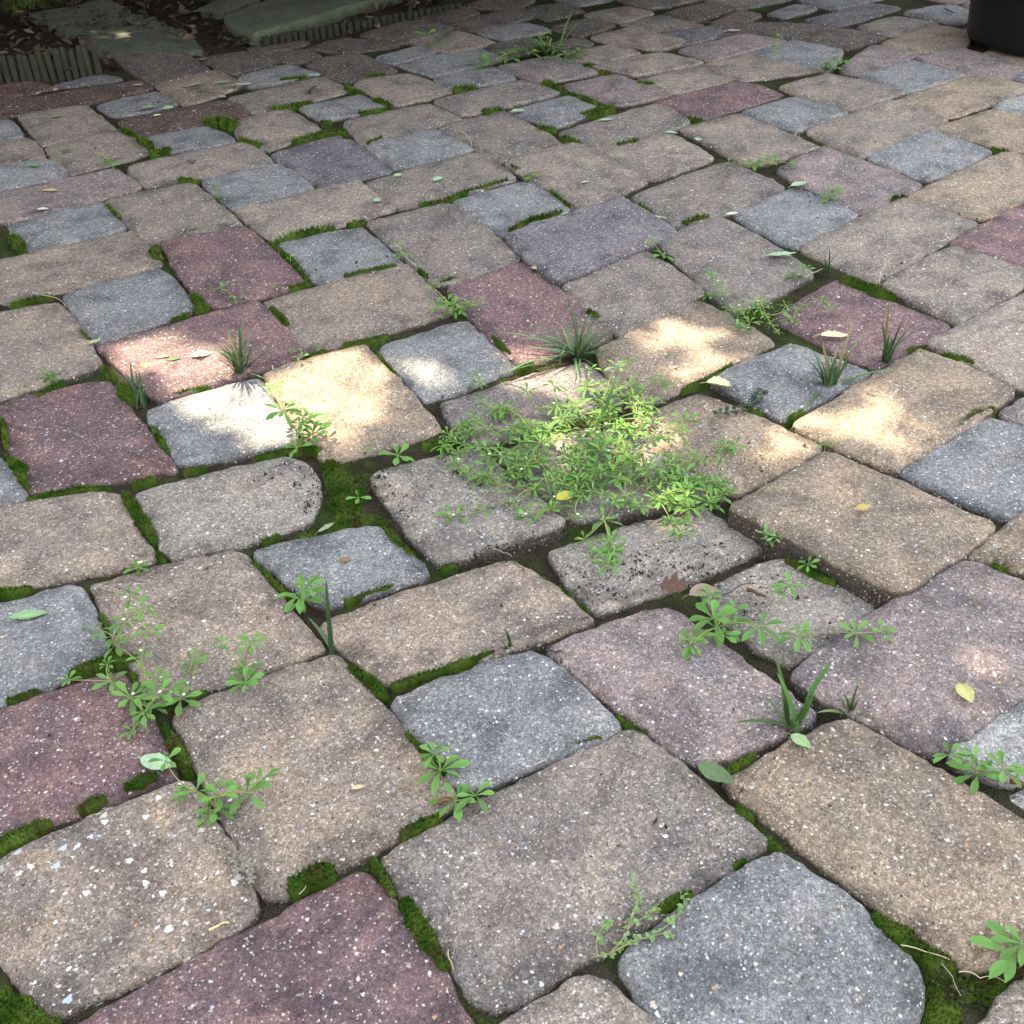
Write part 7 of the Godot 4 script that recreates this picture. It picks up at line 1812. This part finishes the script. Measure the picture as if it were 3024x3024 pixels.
	fallen("white leaf on the shaded far pavers left of the pot", 575, -2740, -5, 33.6, 15.7, Color(0.5, 0.5, 0.46), 0.4, 3, 0)
	fallen("triangular pale green leaf on the far small grey paver", 47, -2214, 10, 29.3, 18.3, Color(0.30, 0.42, 0.27), 0.3, 4, 0)
	fallen("pale green leaf on the far brown paver right of the moss wedge", 215, -2136, 5, 30.7, 11.0, Color(0.30, 0.42, 0.27), 0.4, 4, 0)
	fallen("pale leaf in the joint corner of the far grey tan paver", 328, -2048, -15, 23.4, 10.6, Color(0.30, 0.42, 0.27), 0.4, 4, 0)
	fallen("green leaf on the far left tan paver with crumbly joints", -900, -2310, 18, 25.0, 14.0, Color(0.20, 0.28, 0.14), 0.3, 3, 0)
	fallen("dark green oval leaf on the far left tan paver, lower", -819, -2099, 15, 22.9, 12.9, Color(0.09, 0.17, 0.05), 0.3, 3, 0)
	fallen("green leaf on the far left blue grey paver", -853, -2024, -8, 33.5, 11.2, Color(0.14, 0.25, 0.1), 0.3, 3, 0)
	fallen("pale green heart shaped leaf on the far dark red paver", -674, -2331, 0, 24.5, 21.5, Color(0.30, 0.42, 0.27), 0.2, 5, 0)
	fallen("green leaf on the small far grey paver beside the dark red one", -719, -2347, 10, 29.7, 15.5, Color(0.22, 0.33, 0.18), 0.3, 3, 0)
	fallen("cream leaf fallen on the middle of the dark red paver", -688, -2291, 15, 16.9, 9.1, Color(0.52, 0.48, 0.34), 0.4, 3, 0)
	fallen("tan leaf chip at the right of the dark red paver", -614, -2302, 85, 12.1, 10.6, Color(0.35, 0.26, 0.2), 0.4, 5, 0)
	fallen("green narrow leaf on the far orange tan paver, upper", -592, -2503, 8, 36.2, 11.3, Color(0.2, 0.28, 0.16), 0.4, 3, 0)
	fallen("pale narrow leaf right of the far orange tan paver", -542, -2480, 5, 38.3, 9.6, Color(0.30, 0.42, 0.27), 0.4, 3, 0)
	fallen("grey green leaf left of centre on the far orange tan paver", -649, -2495, 25, 31.1, 9.7, Color(0.26, 0.30, 0.2), 0.5, 3, 0)
	fallen("small round leaf on the edge of the far orange tan paver", -566, -2441, 80, 11.3, 14.2, Color(0.30, 0.42, 0.27), 0.2, 3, 0)
	fallen("green leaf at the lower corner of the far orange tan paver", -574, -2398, -35, 19.9, 12.4, Color(0.25, 0.36, 0.2), 0.3, 3, 0)
	fallen("pink tan leaf on the far left dark red pavers", -958, -2502, 60, 13.4, 15.1, Color(0.36, 0.26, 0.2), 0.4, 3, 0)
	fallen("pale leaf on the far brown paver by the moss slice", -394, -2529, 10, 28.3, 9.6, Color(0.30, 0.42, 0.27), 0.3, 3, 0)
	fallen("brown leaf at the corner of the far dark slab paver", -673, -2693, 0, 27.8, 12.1, Color(0.2, 0.17, 0.12), 0.4, 3, 0)
	fallen("light chip leaf beside the far small grey paver", -782, -2511, -5, 23.7, 9.9, Color(0.33, 0.31, 0.25), 0.4, 3, 0)
	straw("long straw lying along the joint right of the grey paver", [-162, -1595, -148, -1565, -126, -1519], 0.9, Color(0.45, 0.38, 0.25), "straw")
	straw("straw bundle end at the left tan paver joint", [-686, -1488, -655, -1471, -620, -1431], 0.7, Color(0.45, 0.38, 0.25), "straw")
	straw("pale straw at the lower tip of the speckled paver", [-226, -440, -220, -444, -213, -446], 1.1, Color(0.6, 0.5, 0.28), "straw")
	straw("thin bent straw on the big moss dome", [-166, -466, -162, -473, -165, -478], 0.4, Color(0.45, 0.38, 0.25), "straw")
	straw("red brown twig on the large tan paver corner", [-102, -560, -83, -552, -68, -542], 0.8, Color(0.28, 0.2, 0.15), "twig")
	straw("stubby red brown twig piece in the joint by the weed sprig", [-67, -540, -61, -544, -55, -545], 2.6, Color(0.15, 0.06, 0.04), "twig")
	straw("reddish stick under the weed mat", [146, -1008, 146, -972, 146, -932], 2, Color(0.2, 0.1, 0.06), "twig")
	straw("red brown stick by the light grey paver at the right edge", [376, -537, 386, -534, 401, -532], 2.4, Color(0.17, 0.06, 0.035), "twig")
	straw("long pale straw crossing the soil hole at the bottom right", [251, -406, 266, -400, 280, -394], 0.5, Color(0.45, 0.38, 0.25), "straw")
	straw("second pale straw across the soil hole at the bottom right", [283, -385, 296, -381, 311, -377], 0.5, Color(0.45, 0.38, 0.25), "straw")
	straw("branching root thread in the soil hole", [274, -392, 278, -382, 279, -369], 0.4, Color(0.3, 0.25, 0.18), "straw")
	straw("dark fallen twig in the joint above the front grey paver", [26, -705, 34, -701, 39, -702], 1.6, Color(0.06, 0.05, 0.045), "twig")
	straw("bark chip on the sunken grey paver", [219, -772, 227, -766, 234, -762], 2.2, Color(0.1, 0.06, 0.04), "twig")
	straw("dark curved twig lying over the sunken grey paver", [191, -764, 210, -776, 228, -781], 0.6, Color(0.05, 0.04, 0.04), "twig")
	straw("dark twig on the far orange tan paver, upper", [-673, -2475, -632, -2462], 1.2, Color(0.06, 0.05, 0.04), "twig")
	straw("dark twig on the far orange tan paver, lower", [-638, -2448, -606, -2432, -573, -2420], 0.9, Color(0.06, 0.05, 0.04), "twig")
	straw("long pale straw on the far brown paver", [-525, -2469, -475, -2485, -426, -2497], 1, Color(0.3, 0.27, 0.2), "straw")
	straw("dark leaf stalk stub on the far brown paver", [-391, -2401, -387, -2430, -382, -2448], 2.4, Color(0.05, 0.04, 0.04), "twig")
	straw("curled dark twig on the far tan paver at left", [-567, -2011, -556, -2001, -553, -2017], 1.4, Color(0.07, 0.05, 0.05), "twig")
	straw("dark thin twig on the shaded pavers left of the pot", [1114, -2858, 1124, -2820], 1.6, Color(0.04, 0.04, 0.04), "twig")
	straw("thin stem leaning beside the far second edging", [-132, -2738, -99, -2852, -71, -2961], 0.8, Color(0.07, 0.06, 0.05), "twig")
	straw("dry grass stem between the weed and purple paver at right", [431, -1424, 449, -1440, 461, -1452], 0.8, Color(0.45, 0.38, 0.25), "straw")
	straw("pale dry stalk on the moss above the purple paver", [525, -1390, 539, -1431, 556, -1473], 0.6, Color(0.45, 0.38, 0.25), "straw")
	straw("thin dry grass on the orange front paver", [192, -549, 198, -558, 205, -568], 0.5, Color(0.45, 0.38, 0.25), "straw")
	straw("dry straw bent on the far grey brown paver joint", [-67, -2109, -55, -2071, -45, -2024], 0.9, Color(0.45, 0.38, 0.25), "straw")
	straw("straw wisps in the joint of the grey and brown pavers", [9, -574, 19, -581, 23, -588], 0.5, Color(0.4, 0.38, 0.3), "straw")
	straw("fine root thread in the joint by the weed mat", [-21, -849, -10, -842, -2, -836], 0.5, Color(0.35, 0.3, 0.22), "straw")
	straw("pale root thread along the front purple paver joint", [-57, -418, -55, -409, -53, -403], 0.5, Color(0.45, 0.38, 0.25), "straw")
	straw("reddish leaf stalk on the far pink pavers", [472, -2846, 548, -2838, 609, -2853], 0.9, Color(0.25, 0.1, 0.06), "twig")
	vine("thin creeping vine with tiny leaves between the front brown and grey pavers", [[[42, -407, 4], [53, -409, 4], [68, -427, 4], [84, -436, 4], [90, -443, 4]], [[53, -409, 4], [72, -418, 4], [96, -429, 4], [106, -438, 4], [110, -451, 4]], [[45, -409, 4], [48, -425, 4], [53, -431, 4], [55, -433, 4]], [[68, -427, 4], [75, -440, 4], [79, -452, 4], [77, -469, 4]], [[53, -409, 4], [65, -415, 4], [82, -419, 4], [100, -420, 4]]], Color(0.16, 0.27, 0.09), 5.0)
	vine("dark spray of small round leaves on the tan paver right of the weed mat", [[[305, -1113, 4], [293, -1102, 4], [275, -1089, 4], [255, -1081, 4], [243, -1080, 4]], [[293, -1102, 4], [300, -1116, 4], [307, -1124, 4]]], Color(0.045, 0.07, 0.05), 9.0)
	crumbs(-218, -963, 20, 38, 60)
	crumbs(-159, -978, 29, 57, 110)
	crumbs(-127, -928, 28, 27, 60)
	crumbs(82, -811, 56, 35, 150)
	crumbs(169, -837, 57, 32, 110)
	crumbs(230, -777, 50, 36, 60)
	crumbs(-10, -845, 32, 15, 160)
	crumbs(180, -808, 25, 23, 70)
	crumbs(-248, -995, 36, 35, 35)
	crumbs(-66, -981, 47, 48, 50)
	crumbs(256, -987, 46, 39, 40)
	crumbs(275, -378, 14, 14, 60)
	crumbs(335, -917, 110, 110, 7)
	crumbs(233, -1561, 110, 110, 7)
	crumbs(151, -560, 110, 110, 7)
	crumbs(-72, -640, 110, 110, 7)
	crumbs(-271, -1884, 110, 110, 7)
	crumbs(-350, -1551, 110, 110, 7)
	crumbs(155, -1081, 110, 110, 7)
	crumbs(236, -747, 110, 110, 7)
	crumbs(157, -1607, 110, 110, 7)
	crumbs(67, -1021, 110, 110, 7)
	crumbs(60, -398, 110, 110, 7)
	crumbs(147, -498, 110, 110, 7)
	crumbs(203, -1234, 110, 110, 7)
	crumbs(-398, -768, 110, 110, 7)
	crumbs(-751, -2303, 110, 110, 7)
	crumbs(-284, -400, 110, 110, 7)
	crumbs(228, -910, 110, 110, 7)
	crumbs(-130, -1548, 110, 110, 7)
	crumbs(23, -768, 110, 110, 7)
	crumbs(-774, -1954, 110, 110, 7)
	crumbs(-260, -987, 110, 110, 7)
	crumbs(236, -388, 110, 110, 7)
	crumbs(-346, -519, 110, 110, 7)
	crumbs(-261, -825, 110, 110, 7)
	crumbs(316, -938, 110, 110, 7)
	crumbs(165, -557, 110, 110, 7)
	crumbs(-252, -1350, 110, 110, 7)
	crumbs(386, -618, 110, 110, 7)
	crumbs(-453, -1959, 110, 110, 7)
	crumbs(-50, -688, 110, 110, 7)
	crumbs(558, -1741, 110, 110, 7)
	crumbs(506, -1397, 110, 110, 7)
	crumbs(31, -391, 110, 110, 7)
	crumbs(-35, -1099, 110, 110, 7)
	crumbs(182, -1843, 110, 110, 7)
	crumbs(-321, -585, 110, 110, 7)
	crumbs(-178, -804, 110, 110, 7)
	crumbs(-186, -640, 110, 110, 7)
	crumbs(-766, -2022, 110, 110, 7)
	crumbs(-233, -835, 110, 110, 7)
	crumbs(107, -636, 110, 110, 7)
	crumbs(-385, -1245, 110, 110, 7)
	crumbs(232, -473, 110, 110, 7)
	crumbs(0, -479, 110, 110, 7)
	crumbs(240, -1513, 110, 110, 7)
	crumbs(583, -1653, 110, 110, 7)
	crumbs_done()
	edging("low edging of upright half logs around the garden bed at far left", Vector3(-1.281, 0.0, -2.559), Vector3(-0.897, 0.0, -2.640), 24, 0.044, 0.062, Color(0.045, 0.043, 0.03))
	edging("second low log edging, sunk in the soil behind the far pavers", Vector3(-0.549, 0.0, -2.804), Vector3(-0.075, 0.0, -3.091), 30, 0.022, 0.015, Color(0.035, 0.034, 0.027))
	planter(Vector3(1.25, 0.004, -2.56))
	tuft("spreading clump of broad crabgrass blades on the far middle joint", 126, -2636, 16, 34, 75, Color(0.075, 0.17, 0.05), 7, [[159, -2613, 30], [209, -2566, 6], [-40, -2528, 4], [-17, -2530, 6], [87, -2614, 28], [136, -2629, 36], [38, -2605, 12], [232, -2616, 10]])
	vine("dried grey sprig wedged in the joint beside the speckled paver", [[[-222, -508, 4], [-216, -501, 4], [-209, -492, 4], [-204, -484, 4], [-200, -476, 4]], [[-216, -501, 4], [-219, -496, 4], [-215, -490, 4], [-209, -487, 4]], [[-213, -498, 4], [-207, -495, 4], [-202, -488, 4], [-202, -479, 4]], [[-220, -503, 4], [-212, -491, 4], [-205, -482, 4]]], Color(0.24, 0.22, 0.20), 4.0)
